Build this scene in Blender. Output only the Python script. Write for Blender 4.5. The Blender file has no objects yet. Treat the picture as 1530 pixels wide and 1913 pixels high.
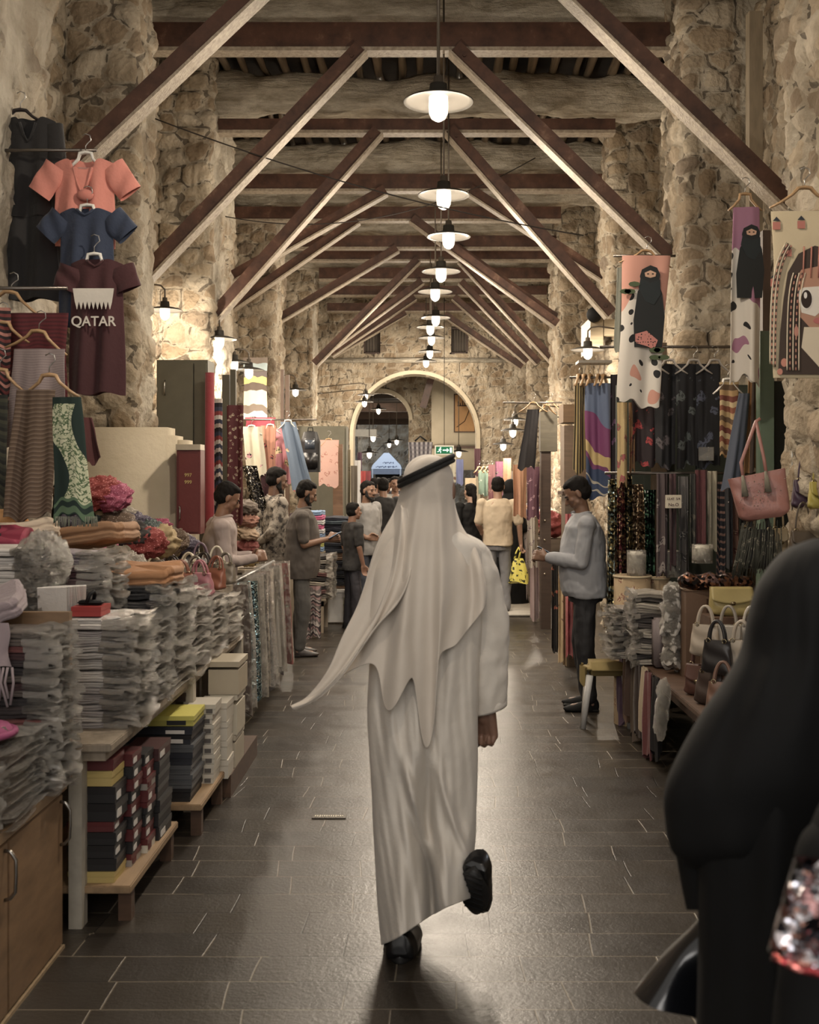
import bpy, bmesh, math, random
import numpy as np
from mathutils import Vector, Matrix, Euler
random.seed(7)
R = random.Random(11)
PI = math.pi
S = bpy.context.scene
COL = S.collection
# ---------------------------------------------------------------- camera, world, exposure
F = 2100.0; XV, YV, EYE = 800.0, 893.0, 1.70
cam = bpy.data.cameras.new('camera'); camo = bpy.data.objects.new('camera', cam); COL.objects.link(camo)
camo.location = (0, 0, EYE); camo.rotation_euler = (PI/2, 0, 0)
cam.sensor_width = 36; cam.sensor_height = 36; cam.lens = 36*F/1913
cam.shift_x = (765-XV)/1913; cam.shift_y = (YV-956.5)/1913
cam.clip_start = .05; cam.clip_end = 300
cam.dof.use_dof = True; cam.dof.focus_distance = 9.0; cam.dof.aperture_fstop = 5.6
S.camera = camo
vs = S.view_settings
vs.view_transform = 'Standard'; vs.look = 'None'; vs.gamma = 1; vs.use_curve_mapping = False
vs.exposure = 0.28
S.cycles.max_bounces = 6; S.cycles.transparent_max_bounces = 24; S.cycles.caustics_reflective = False; S.cycles.caustics_refractive = False
S.cycles.sample_clamp_indirect = 4
W = bpy.data.worlds.new('world'); S.world = W; W.use_nodes = True
bg = W.node_tree.nodes['Background']; bg.inputs[0].default_value = (1, .93, .84, 1); bg.inputs[1].default_value = .55
LAMP_W = 72.0
WALL_W = 50.0
LAMP_C = (1.0, .86, .69)
def area(name, loc, rot, size, sizey, energy, color):
    l = bpy.data.lights.new(name, 'AREA'); l.shape = 'RECTANGLE'; l.size = size; l.size_y = sizey; l.energy = energy; l.color = color
    o = bpy.data.objects.new(name, l); COL.objects.link(o); o.location = loc; o.rotation_euler = rot
    return o
# daylight entering through the side doorways of the hall and from the open court at the far end
area('doorway_daylight', (2.6, 5.6, 3.2), (0, math.radians(62), 0), 1.2, 1.6, 80, (.80, .87, 1))
area('court_daylight', (-1.6, 41.3, 3.75), (math.radians(58), 0, 0), 2, .4, 90, (.74, .85, 1))
area('front_fill', (0, -3.5, 3.6), (math.radians(66), 0, 0), 3.4, 2.4, 95, (1, .95, .90))  # unseen fill added behind the viewer to brighten the near hall frontally

def P(px, py, d): return Vector(((px-XV)*d/F, d, EYE-(py-YV)*d/F))
def X(px, d): return (px-XV)*d/F
def Z(py, d): return EYE-(py-YV)*d/F

# ---------------------------------------------------------------- node materials
class NT:
    def __init__(s, name):
        s.m = bpy.data.materials.new(name); s.m.use_nodes = True; s.t = s.m.node_tree; s.t.nodes.clear()
        s.out = s.n('ShaderNodeOutputMaterial'); s.b = s.n('ShaderNodeBsdfPrincipled'); s.l(s.b.outputs[0], s.out.inputs[0])
    def n(s, ty, **k):
        x = s.t.nodes.new(ty)
        for a, v in k.items():
            if a.startswith('i_'): x.inputs[a[2:].replace('_', ' ')].default_value = v
            else: setattr(x, a, v)
        return x
    def l(s, a, b): s.t.links.new(a, b)
    def coord(s, kind='UV', scale=(1, 1, 1), rot=(0, 0, 0)):
        c = s.n('ShaderNodeTexCoord'); mp = s.n('ShaderNodeMapping'); mp.inputs['Scale'].default_value = scale; mp.inputs['Rotation'].default_value = rot
        s.l(c.outputs[kind], mp.inputs[0]); return mp.outputs[0]
    def math(s, op, a, b=None, clamp=False):
        m = s.n('ShaderNodeMath', operation=op); m.use_clamp = clamp
        for i, v in enumerate((a, b)):
            if v is None: continue
            if isinstance(v, (int, float)): m.inputs[i].default_value = v
            else: s.l(v, m.inputs[i])
        return m.outputs[0]
    def ramp(s, fac, stops, const=False):
        r = s.n('ShaderNodeValToRGB'); cr = r.color_ramp
        if const: cr.interpolation = 'CONSTANT'
        while len(cr.elements) < len(stops): cr.elements.new(.5)
        for e, (p, c) in zip(cr.elements, stops):
            e.position = p; e.color = (*c, 1)
        s.l(fac, r.inputs[0]); return r.outputs[0]
    def mix(s, fac, a, b, mode='MIX'):
        m = s.n('ShaderNodeMix', data_type='RGBA', blend_type=mode)
        for i, v in ((0, fac), (6, a), (7, b)):
            if isinstance(v, (int, float)): m.inputs[i].default_value = v
            elif isinstance(v, tuple): m.inputs[i].default_value = (*v[:3], 1)
            else: s.l(v, m.inputs[i])
        return m.outputs[2]
    def noise(s, vec, scale, detail=3, rough=.55):
        x = s.n('ShaderNodeTexNoise'); x.inputs['Scale'].default_value = scale; x.inputs['Detail'].default_value = detail; x.inputs['Roughness'].default_value = rough
        s.l(vec, x.inputs['Vector']); return x.outputs['Fac']
    def vor(s, vec, scale, feature='F1', out='Distance', rnd=1.0):
        x = s.n('ShaderNodeTexVoronoi', feature=feature); x.inputs['Scale'].default_value = scale; x.inputs['Randomness'].default_value = rnd
        s.l(vec, x.inputs['Vector']); return x.outputs[out]
    def bump(s, h, st=.3, dist=.01):
        b = s.n('ShaderNodeBump'); b.inputs['Strength'].default_value = st; b.inputs['Distance'].default_value = dist
        s.l(h, b.inputs['Height']); s.l(b.outputs[0], s.b.inputs['Normal']); return b
    def col(s, c):
        if isinstance(c, tuple): s.b.inputs['Base Color'].default_value = (*c[:3], 1)
        else: s.l(c, s.b.inputs['Base Color'])
    def set(s, **k):
        for a, v in k.items(): s.b.inputs[a.replace('_', ' ')].default_value = v
        return s.m
MATS = {}
def sr(c):
    """sRGB 0-255 -> linear"""
    g = .3*c[0]+.59*c[1]+.11*c[2]; c = tuple(g+(v-g)*.76 for v in c)
    return tuple(((v/255)/12.92 if v/255 <= .04045 else ((v/255+.055)/1.055)**2.4) for v in c)
def cached(fn):
    def g(*a, **k):
        key = (fn.__name__, str(a), str(k))
        if key not in MATS: MATS[key] = fn(*a, **k)
        return MATS[key]
    return g
@cached
def solid(c, rough=.7, metal=0.0, var=.12, bscale=60, bst=.15, coat=0.0, spec=.5):
    t = NT('plain'); v = t.coord('Object'); c = sr(c)
    n = t.noise(v, 9, 3); t.col(t.mix(n, tuple(x*(1-var*1.6) for x in c), tuple(min(1, x*(1+var)) for x in c)))
    t.bump(t.noise(v, bscale, 3), bst, .004)
    t.set(Roughness=rough, Metallic=metal); t.b.inputs['Coat Weight'].default_value = coat; t.b.inputs['Specular IOR Level'].default_value = spec
    return t.m
@cached
def fabric(c, rough=.85, weave=500, fold=.35, sheen=.15):
    t = NT('fabric'); v = t.coord('UV'); o = t.coord('Object'); c = sr(c)
    n = t.noise(o, 6, 3); t.col(t.mix(n, tuple(x*.85 for x in c), tuple(min(1, x*1.1) for x in c)))
    t.bump(t.noise(o, 18, 3), fold, .012); t.set(Roughness=rough); t.b.inputs['Sheen Weight'].default_value = sheen
    return t.m
@cached
def stripes(cols, size=.3, axis=1, rough=.85, soft=False, warp=0.0):
    """bands of colour repeating every `size` metres along the uv axis"""
    t = NT('striped_fabric'); v = t.coord('UV'); sx = t.n('ShaderNodeSeparateXYZ'); t.l(v, sx.inputs[0])
    a = sx.outputs[axis]
    if warp: a = t.math('ADD', a, t.math('MULTIPLY', t.noise(v, 4), warp))
    fr = t.math('FRACT', t.math('DIVIDE', a, size))
    k = len(cols); t.col(t.ramp(fr, [(i/k, sr(c)) for i, c in enumerate(cols)], not soft)); t.bump(t.noise(t.coord('Object'), 30), .25, .006); t.set(Roughness=rough); return t.m
@cached
def dots(base, dot, scale=9, r=.28, rough=.8):
    t = NT('spotted_fabric'); v = t.coord('UV'); d = t.vor(v, scale, rnd=.55)
    t.col(t.mix(t.math('LESS_THAN', d, r), sr(base), sr(dot))); t.bump(t.noise(t.coord('Object'), 20), .3, .008); t.set(Roughness=rough); return t.m
@cached
def floral(base, c1, c2, scale=8, th=.36, rough=.8, obj=False):
    t = NT('flowered_fabric'); v = t.coord('Object' if obj else 'UV'); d = t.vor(v, scale); n = t.noise(v, scale*3.5, 2)
    m = t.math('ADD', d, t.math('MULTIPLY', n, .5)); f = t.math('LESS_THAN', m, th+.14); g = t.math('GREATER_THAN', t.noise(v, scale*5.3, 1), .54)
    x = t.mix(g, sr(c1), sr(c2)); t.col(t.mix(f, sr(base), x)); t.bump(t.noise(t.coord('Object'), 20), .3, .008); t.set(Roughness=rough); return t.m
@cached
def sequin(c1, c2, c3, scale=85, rough=.25, obj=False):
    t = NT('sequined_fabric'); v = t.coord('Object' if obj else 'UV')
    x = t.n('ShaderNodeTexVoronoi'); x.inputs['Scale'].default_value = scale; t.l(v, x.inputs['Vector'])
    sp = t.n('ShaderNodeSeparateColor'); t.l(x.outputs['Color'], sp.inputs[0])
    t.col(t.ramp(sp.outputs[0], [(0, sr(c1)), (.4, sr(c2)), (.75, sr(c3))], True))
    nm = t.n('ShaderNodeNewGeometry'); sc = t.n('ShaderNodeVectorMath', operation='SUBTRACT'); t.l(x.outputs['Color'], sc.inputs[0]); sc.inputs[1].default_value = (.5, .5, .5)
    s2 = t.n('ShaderNodeVectorMath', operation='SCALE'); t.l(sc.outputs[0], s2.inputs[0]); s2.inputs['Scale'].default_value = 1.0
    ad = t.n('ShaderNodeVectorMath', operation='ADD'); t.l(nm.outputs['Normal'], ad.inputs[0]); t.l(s2.outputs[0], ad.inputs[1])
    no = t.n('ShaderNodeVectorMath', operation='NORMALIZE'); t.l(ad.outputs[0], no.inputs[0]); t.l(no.outputs[0], t.b.inputs['Normal'])
    t.set(Roughness=rough, Metallic=.85); return t.m
@cached
def plaid(c1, c2, c3, size=.08):
    t = NT('checked_fabric'); v = t.coord('UV'); s = t.n('ShaderNodeSeparateXYZ'); t.l(v, s.inputs[0])
    a = t.math('LESS_THAN', t.math('FRACT', t.math('DIVIDE', s.outputs[0], size)), .5); b = t.math('LESS_THAN', t.math('FRACT', t.math('DIVIDE', s.outputs[1], size)), .5)
    x = t.mix(a, sr(c1), sr(c2)); y = t.mix(b, x, sr(c3)); t.col(t.mix(.5, x, y)); t.set(Roughness=.85); return t.m
@cached
def wood(c, rough=.5, sc=(1.2, 14, 14), dark=.6):
    t = NT('wood'); v = t.coord('Object', sc); c = sr(c); n = t.noise(v, 2.2, 5, .6); n2 = t.noise(t.coord('Object'), 3, 3)
    a = t.ramp(n, [(.3, tuple(x*dark for x in c)), (.65, c)]); t.col(t.mix(t.math('MULTIPLY', n2, .45), a, tuple(x*.6 for x in c)))
    t.bump(n, .25, .004); t.set(Roughness=rough); return t.m
@cached
def wrap():
    t = NT('clear_plastic'); tr = t.n('ShaderNodeBsdfTransparent'); tr.inputs[0].default_value = (.95, .95, .94, 1)
    g = t.n('ShaderNodeBsdfGlossy'); g.inputs['Roughness'].default_value = .24; g.inputs[0].default_value = (1, .97, .93, 1)
    df = t.n('ShaderNodeBsdfTranslucent'); df.inputs[0].default_value = (.95, .92, .87, 1); d2_ = t.n('ShaderNodeBsdfDiffuse'); d2_.inputs[0].default_value = (.9, .87, .82, 1)
    v = t.coord('Object'); n = t.noise(v, 26, 4, .7); b = t.n('ShaderNodeBump'); b.inputs['Strength'].default_value = 1; b.inputs['Distance'].default_value = .035; t.l(n, b.inputs['Height'])
    t.l(b.outputs[0], g.inputs['Normal']); t.l(b.outputs[0], df.inputs['Normal'])
    m = t.n('ShaderNodeMixShader'); m.inputs[0].default_value = .24; mm = t.n('ShaderNodeMixShader'); mm.inputs[0].default_value = .5; t.l(df.outputs[0], mm.inputs[1]); t.l(d2_.outputs[0], mm.inputs[2]); t.l(g.outputs[0], m.inputs[1]); t.l(mm.outputs[0], m.inputs[2])
    fr = t.n('ShaderNodeFresnel'); fr.inputs[0].default_value = 1.5; t.l(b.outputs[0], fr.inputs['Normal'])
    fa = t.math('ADD', t.math('MULTIPLY', fr.outputs[0], .8), t.math('MULTIPLY', t.math('GREATER_THAN', t.noise(v, 23, 2), .50), .26), True)
    m2 = t.n('ShaderNodeMixShader'); t.l(fa, m2.inputs[0]); t.l(tr.outputs[0], m2.inputs[1]); t.l(m.outputs[0], m2.inputs[2]); t.l(m2.outputs[0], t.out.inputs[0])
    return t.m
@cached
def sleeved(c, var=.2):
    """folded cloth under taut clear film: glossy coat with crumpled normal"""
    t = NT('cloth_under_film'); v = t.coord('Object'); c = sr(c); n = t.noise(v, 5, 4); t.col(t.mix(n, tuple(x*(1-var*1.6) for x in c), tuple(min(1, x*(1+var)) for x in c)))
    t.bump(t.noise(v, 14, 4), .4, .02); b = t.n('ShaderNodeBump'); b.inputs['Strength'].default_value = 1; b.inputs['Distance'].default_value = .05; t.l(t.noise(v, 9, 5, .7), b.inputs['Height']); t.l(b.outputs[0], t.b.inputs['Coat Normal'])
    t.set(Roughness=.7); t.b.inputs['Coat Weight'].default_value = .75; t.b.inputs['Coat Roughness'].default_value = .2; return t.m
@cached
def emit(c, st):
    t = NT('glowing'); e = t.n('ShaderNodeEmission'); e.inputs[0].default_value = (*c, 1); e.inputs[1].default_value = st; t.l(e.outputs[0], t.out.inputs[0]); return t.m
@cached
def skin(c): 
    t = NT('skin'); v = t.coord('Object'); c = sr(c); n = t.noise(v, 14, 3); t.col(t.mix(n, tuple(x*.8 for x in c), tuple(x*1.1 for x in c))); t.bump(t.noise(v, 90, 2), .15, .002); t.set(Roughness=.5); t.b.inputs['Subsurface Weight'].default_value = .08; t.b.inputs['Subsurface Scale'].default_value = .02; return t.m
@cached
def jar():
    t = NT('lamp_glass'); tr = t.n('ShaderNodeBsdfTransparent'); g = t.n('ShaderNodeBsdfGlossy'); g.inputs['Roughness'].default_value = .08
    fr = t.n('ShaderNodeFresnel'); m = t.n('ShaderNodeMixShader'); t.l(t.math('MULTIPLY', fr.outputs[0], 1.6, True), m.inputs[0]); t.l(tr.outputs[0], m.inputs[1]); t.l(g.outputs[0], m.inputs[2])
    e = t.n('ShaderNodeEmission'); e.inputs[0].default_value = (*LAMP_C, 1); e.inputs[1].default_value = .55; a = t.n('ShaderNodeAddShader'); t.l(m.outputs[0], a.inputs[0]); t.l(e.outputs[0], a.inputs[1]); t.l(a.outputs[0], t.out.inputs[0]); return t.m

# ---------------------------------------------------------------- mesh helpers
class M:
    """collects quads; uv per vertex"""
    def __init__(s): s.v = []; s.f = []; s.u = []; s.mi = []
    def add(s, v, f, u=None, mi=0):
        b = len(s.v); s.v += [tuple(p) for p in v]; s.f += [tuple(i+b for i in q) for q in f]; s.mi += [mi]*len(f)
        s.u += list(u) if u is not None else [(p[0], p[2]) for p in v]
        return s
    def box(s, x0, x1, y0, y1, z0, z1, c=.0, mi=0, tf=None):
        if c <= 0:
            v = [(x, y, z) for z in (z0, z1) for y in (y0, y1) for x in (x0, x1)]
            f = [(0, 2, 3, 1), (4, 5, 7, 6), (0, 1, 5, 4), (2, 6, 7, 3), (0, 4, 6, 2), (1, 3, 7, 5)]
        else:
            bm = bmesh.new(); bmesh.ops.create_cube(bm, size=1)
            for q in bm.verts: q.co = Vector(((x0+x1)/2+q.co.x*(x1-x0), (y0+y1)/2+q.co.y*(y1-y0), (z0+z1)/2+q.co.z*(z1-z0)))
            bmesh.ops.bevel(bm, geom=bm.edges[:], offset=min(c, (x1-x0)*.45, (y1-y0)*.45, (z1-z0)*.45), segments=2, affect='EDGES')
            bm.verts.index_update(); v = [tuple(q.co) for q in bm.verts]; f = [tuple(q.index for q in g.verts) for g in bm.faces]; bm.free()
        if tf: v = [tuple(tf(Vector(p))) for p in v]
        return s.add(v, f, mi=mi)
    def grid(s, fn, nu, nv, closeu=False, mi=0, uv=None):
        v = []; u = []
        for j in range(nv+1):
            for i in range(nu+1 if not closeu else nu):
                a, b = i/nu, j/nv; v.append(tuple(fn(a, b))); u.append(uv(a, b) if uv else (a, b))
        w = nu if closeu else nu+1; f = []
        for j in range(nv):
            for i in range(nu):
                i2 = (i+1) % w if closeu else i+1
                f.append((j*w+i, j*w+i2, (j+1)*w+i2, (j+1)*w+i))
        return s.add(v, f, u, mi)
    def loft(s, rings, cap=True, mi=0):
        n = len(rings[0]); v = [p for r in rings for p in r]; f = []
        for j in range(len(rings)-1):
            for i in range(n): f.append((j*n+i, j*n+(i+1) % n, (j+1)*n+(i+1) % n, (j+1)*n+i))
        if cap: f.append(tuple(range(n-1, -1, -1))); f.append(tuple((len(rings)-1)*n+i for i in range(n)))
        return s.add(v, f, mi=mi)
    def tube(s, pts, r, n=8, mi=0, cap=True, flat=None):
        pts = [Vector(p) for p in pts]; rings = []; up = None
        for i, p in enumerate(pts):
            t = (pts[min(i+1, len(pts)-1)]-pts[max(i-1, 0)]).normalized()
            if up is None: up = Vector((0, 0, 1)) if abs(t.z) < .9 else Vector((0, 1, 0))
            a = t.cross(up)
            if a.length < 1e-4: a = t.orthogonal()
            a.normalize(); b = a.cross(t).normalized(); up = b
            rr = r[i] if isinstance(r, (list, tuple)) else r; fb = flat if flat else 1
            rings.append([p+a*rr*math.cos(2*PI*k/n)+b*rr*fb*math.sin(2*PI*k/n) for k in range(n)])
        return s.loft(rings, cap, mi)
    def lathe(s, prof, n=20, c=(0, 0, 0), mi=0):
        rings = [[(c[0]+r*math.cos(2*PI*k/n), c[1]+r*math.sin(2*PI*k/n), c[2]+z) for k in range(n)] for r, z in prof]
        return s.loft(rings, False, mi)
    def ell(s, c, r, n=16, m=10, rot=None, mi=0):
        v = []; f = []
        for j in range(1, m):
            for i in range(n):
                a, b = 2*PI*i/n, PI*j/m; q = Vector((r[0]*math.sin(b)*math.cos(a), r[1]*math.sin(b)*math.sin(a), r[2]*math.cos(b)))
                if rot: q = rot @ q
                v.append(Vector(c)+q)
        t = Vector((0, 0, r[2])); t = rot @ t if rot else t
        v.append(Vector(c)+t); v.append(Vector(c)-t); T = len(v)-2
        for j in range(m-2):
            for i in range(n): f.append((j*n+i, (j+1)*n+i, (j+1)*n+(i+1) % n, j*n+(i+1) % n))
        for i in range(n): f.append((T, i, (i+1) % n)); f.append((T+1, (m-2)*n+(i+1) % n, (m-2)*n+i))
        return s.add(v, f, mi=mi)
    def cap(s, a, b, ra, rb, n=14):
        """closed tapered capsule"""
        a, b = Vector(a), Vector(b); t = (b-a); L = t.length or 1e-5; t = t/L; x = t.orthogonal().normalized(); y = t.cross(x); rings = []
        for k in range(1, 4): an = PI/2*k/4; rings.append((a-t*ra*math.cos(an), ra*math.sin(an)))
        rings += [(a, ra), (b, rb)]
        for k in range(3, 0, -1): an = PI/2*k/4; rings.append((b+t*rb*math.cos(an), rb*math.sin(an)))
        return s.loft([[c+x*r*math.cos(2*PI*k/n)+y*r*math.sin(2*PI*k/n) for k in range(n)] for c, r in rings])
    def poly(s, pts, y0, y1, mi=0):
        """outline in x,z extruded in y"""
        n = len(pts); v = [(x, y0, z) for x, z in pts]+[(x, y1, z) for x, z in pts]
        f = [tuple(range(n)), tuple(range(2*n-1, n-1, -1))]+[(i, i+n, (i+1) % n+n, (i+1) % n) for i in range(n)]
        return s.add(v, f, mi=mi)
def mesh(m, smooth=True, recalc=True):
    me = bpy.data.meshes.new('m'); me.from_pydata([tuple(p) for p in m.v], [], m.f)
    uvl = me.uv_layers.new(name='UVMap'); li = np.empty(len(me.loops), dtype=np.int32); me.loops.foreach_get('vertex_index', li)
    uv = np.array(m.u, dtype=np.float32)[li]; uvl.data.foreach_set('uv', uv.ravel())
    if any(m.mi): me.polygons.foreach_set('material_index', m.mi)
    if recalc:
        bm = bmesh.new(); bm.from_mesh(me); bmesh.ops.recalc_face_normals(bm, faces=bm.faces[:]); bm.to_mesh(me); bm.free()
    if smooth: me.shade_smooth()
    me.update(); return me
def obj(name, m, mat=None, parent=None, smooth=True, label=None, loc=None, recalc=True):
    me = m if isinstance(m, bpy.types.Mesh) else mesh(m, smooth, recalc)
    o = bpy.data.objects.new(name, me); COL.objects.link(o)
    if mat is not None and not isinstance(mat, (list, tuple)): mat = [mat]
    if mat:
        if len(me.materials) == 0:
            for q in mat: me.materials.append(q)
        else:
            for i, q in enumerate(mat):
                o.material_slots[i].link = 'OBJECT'; o.material_slots[i].material = q
    if parent: o.parent = parent
    if label: o['label'] = label
    if loc is not None: o.location = loc
    return o
def sharp(m, name, mat, parent=None, **k): return obj(name, m, mat, parent, smooth=False, **k)
def tag(o, label, cat, group=None, kind=None):
    o['label'] = label; o['category'] = cat
    if group: o['group'] = group
    if kind: o['kind'] = kind
    return o
def thing(name, label, cat, loc=(0, 0, 0), rz=0, group=None):
    o = bpy.data.objects.new(name, None); COL.objects.link(o); o.location = loc; o.rotation_euler = (0, 0, rz); o.empty_display_size = .1
    return tag(o, label, cat, group)
def struct(o): o['kind'] = 'structure'; return o
def kids(o): return [c for c in COL.objects if c.parent == o]
def dup(root, loc, label, rz=None, group=None):
    r = root.copy(); COL.objects.link(r); r.location = loc
    if rz is not None: r.rotation_euler = (0, 0, rz)
    r['label'] = label
    if group: r['group'] = group
    for ch in KIDS.get(root.name, []):
        c = ch.copy(); COL.objects.link(c); c.parent = r; KIDS.setdefault(r.name, []).append(c)
        for g in KIDS.get(ch.name, []):
            d = g.copy(); COL.objects.link(d); d.parent = c; KIDS.setdefault(c.name, []).append(d)
    return r
KIDS = {}
_obj = obj
def obj(name, m, mat=None, parent=None, **k):
    o = _obj(name, m, mat, parent, **k)
    if parent: KIDS.setdefault(parent.name, []).append(o)
    return o
def ordi(i):
    w = ['topmost', 'second', 'third', 'fourth', 'fifth', 'sixth', 'seventh', 'eighth', 'ninth', 'tenth', 'eleventh', 'twelfth', 'thirteenth', 'fourteenth', 'fifteenth', 'sixteenth', 'seventeenth', 'eighteenth', 'nineteenth', 'twentieth', 'twenty-first', 'twenty-second', 'twenty-third', 'twenty-fourth', 'twenty-fifth', 'twenty-sixth', 'twenty-seventh', 'twenty-eighth']
    return w[i]
def remesh(m, voxel, sm=6, disp=None):
    me = mesh(m, True); o = bpy.data.objects.new('tmp', me); COL.objects.link(o)
    r = o.modifiers.new('r', 'REMESH'); r.mode = 'VOXEL'; r.voxel_size = voxel; r.use_smooth_shade = True
    if sm: s = o.modifiers.new('s', 'SMOOTH'); s.factor = .5; s.iterations = sm
    dg = bpy.context.evaluated_depsgraph_get(); out = bpy.data.meshes.new_from_object(o.evaluated_get(dg)); bpy.data.objects.remove(o); bpy.data.meshes.remove(me)
    if disp:
        n = len(out.vertices); co = np.empty(n*3, np.float32); out.vertices.foreach_get('co', co); co = co.reshape(-1, 3)
        no = np.empty(n*3, np.float32); out.vertices.foreach_get('normal', no); no = no.reshape(-1, 3)
        co = co+no*disp(co, no)[:, None]; out.vertices.foreach_set('co', co.ravel().astype(np.float32)); out.update()
    return out
# numpy value noise
def _h(ix, iy, iz, s=0):
    n = (ix.astype(np.int64)*374761393+iy.astype(np.int64)*668265263+iz.astype(np.int64)*2147483647+s*974634777) & 0xffffffff
    n = ((n ^ (n >> 13))*1274126177) & 0xffffffff; n = (n ^ (n >> 16)) & 0xffffffff
    return n/4294967295.0
def vnoise(x, y, z, s=0):
    ix, iy, iz = np.floor(x), np.floor(y), np.floor(z); fx, fy, fz = x-ix, y-iy, z-iz
    fx, fy, fz = fx*fx*(3-2*fx), fy*fy*(3-2*fy), fz*fz*(3-2*fz); r = 0
    for a in (0, 1):
        for b in (0, 1):
            for c in (0, 1):
                w = (fx if a else 1-fx)*(fy if b else 1-fy)*(fz if c else 1-fz); r = r+w*_h(ix+a, iy+b, iz+c, s)
    return r*2-1
def fbm(x, y, z, o=4, s=0):
    r = 0; a = 1
    for i in range(o): r = r+a*vnoise(x, y, z, s+i); x, y, z = x*2.03, y*2.03, z*2.03; a *= .5
    return r
def folds(amp, fx=14, fz=3, seed=0):
    return lambda co, no: amp*fbm(co[:, 0]*fx, co[:, 1]*fx, co[:, 2]*fz, 3, seed).astype(np.float32)
# ================================================================ THE SETTING
from mathutils import noise as MN
def stone_mat(name='rubble', light=(222, 208, 182), mid=(194, 176, 146), dark=(150, 128, 100)):
    t = NT(name); v = t.coord('Object'); a = t.n('ShaderNodeAttribute', attribute_name='mortar'); c = t.n('ShaderNodeAttribute', attribute_name='cellr'); p = t.n('ShaderNodeAttribute', attribute_name='plaster')
    st = t.ramp(c.outputs['Fac'], [(0, sr(dark)), (.25, sr((176, 150, 116))), (.45, sr(mid)), (.7, sr(light)), (.85, sr((204, 180, 144))), (1, sr((140, 122, 102)))])
    n = t.noise(v, 7, 6, .65); st = t.mix(t.math('MULTIPLY', n, .6), st, sr((156, 136, 108)), 'MIX')
    stain = t.ramp(t.noise(v, 2.3, 5, .6), [(.40, (.42, .37, .31)), (.58, (1, 1, 1))]); mor = t.mix(t.noise(v, 12, 4), sr((168, 152, 126)), sr((214, 202, 178)))
    x = t.mix(t.math('MULTIPLY', t.math('GREATER_THAN', a.outputs['Fac'], .35), .65), st, mor); crk = t.math('MULTIPLY', t.math('GREATER_THAN', t.math('ADD', a.outputs['Fac'], t.math('MULTIPLY', t.noise(v, 5, 3), .9)), 1.22), .7); x = t.mix(crk, x, sr((70, 56, 42))); x = t.mix(p.outputs['Fac'], x, t.mix(n, sr((190, 178, 154)), sr((212, 202, 182))))
    x = t.mix(.55, x, stain, 'MULTIPLY'); t.col(x)
    w = t.n('ShaderNodeTexWave'); w.inputs['Scale'].default_value = 2.2; w.inputs['Distortion'].default_value = 14; w.inputs['Detail'].default_value = 4; t.l(v, w.inputs['Vector'])
    h = t.math('ADD', t.math('ADD', t.noise(v, 11, 8, .7), t.math('MULTIPLY', w.outputs['Fac'], .30)), t.math('MULTIPLY', t.vor(v, 26), .35)); t.bump(h, 1.0, .04); t.set(Roughness=.9); return t.m
STONE = stone_mat()
def stone_field(u, z, seed=0, sx=.25, sz=.17):
    """coursed rubble: returns (height, mortar mask, cell random)"""
    wu = u+.05*fbm(u*4, z*4, u*0, 2, seed); wz = z+.04*fbm(u*4, z*4, u*0+9, 2, seed+5)
    gx, gz = wu/sx, wz/sz; ix, iz = np.floor(gx), np.floor(gz); f1 = np.full(u.shape, 9.); f2 = f1.copy(); cr = np.zeros(u.shape)
    for dx in (-1, 0, 1):
        for dz in (-1, 0, 1):
            cx, cz = ix+dx, iz+dz; px = cx+.5+(_h(cx, cz, cx*0, seed)-.5)*.85; pz = cz+.5+(_h(cx, cz, cx*0, seed+1)-.5)*.8; d = np.hypot(gx-px, gz-pz); rr = _h(cx, cz, cx*0, seed+2)
            b = d < f1; f2 = np.where(b, f1, np.minimum(f2, d)); cr = np.where(b, rr, cr); f1 = np.where(b, d, f1)
    e = f2-f1; mor = 1-np.clip(e/.32, 0, 1); hgt = np.clip(e/.26, 0, 1)**.7; return hgt*(.5+.8*cr), mor, cr
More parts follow.
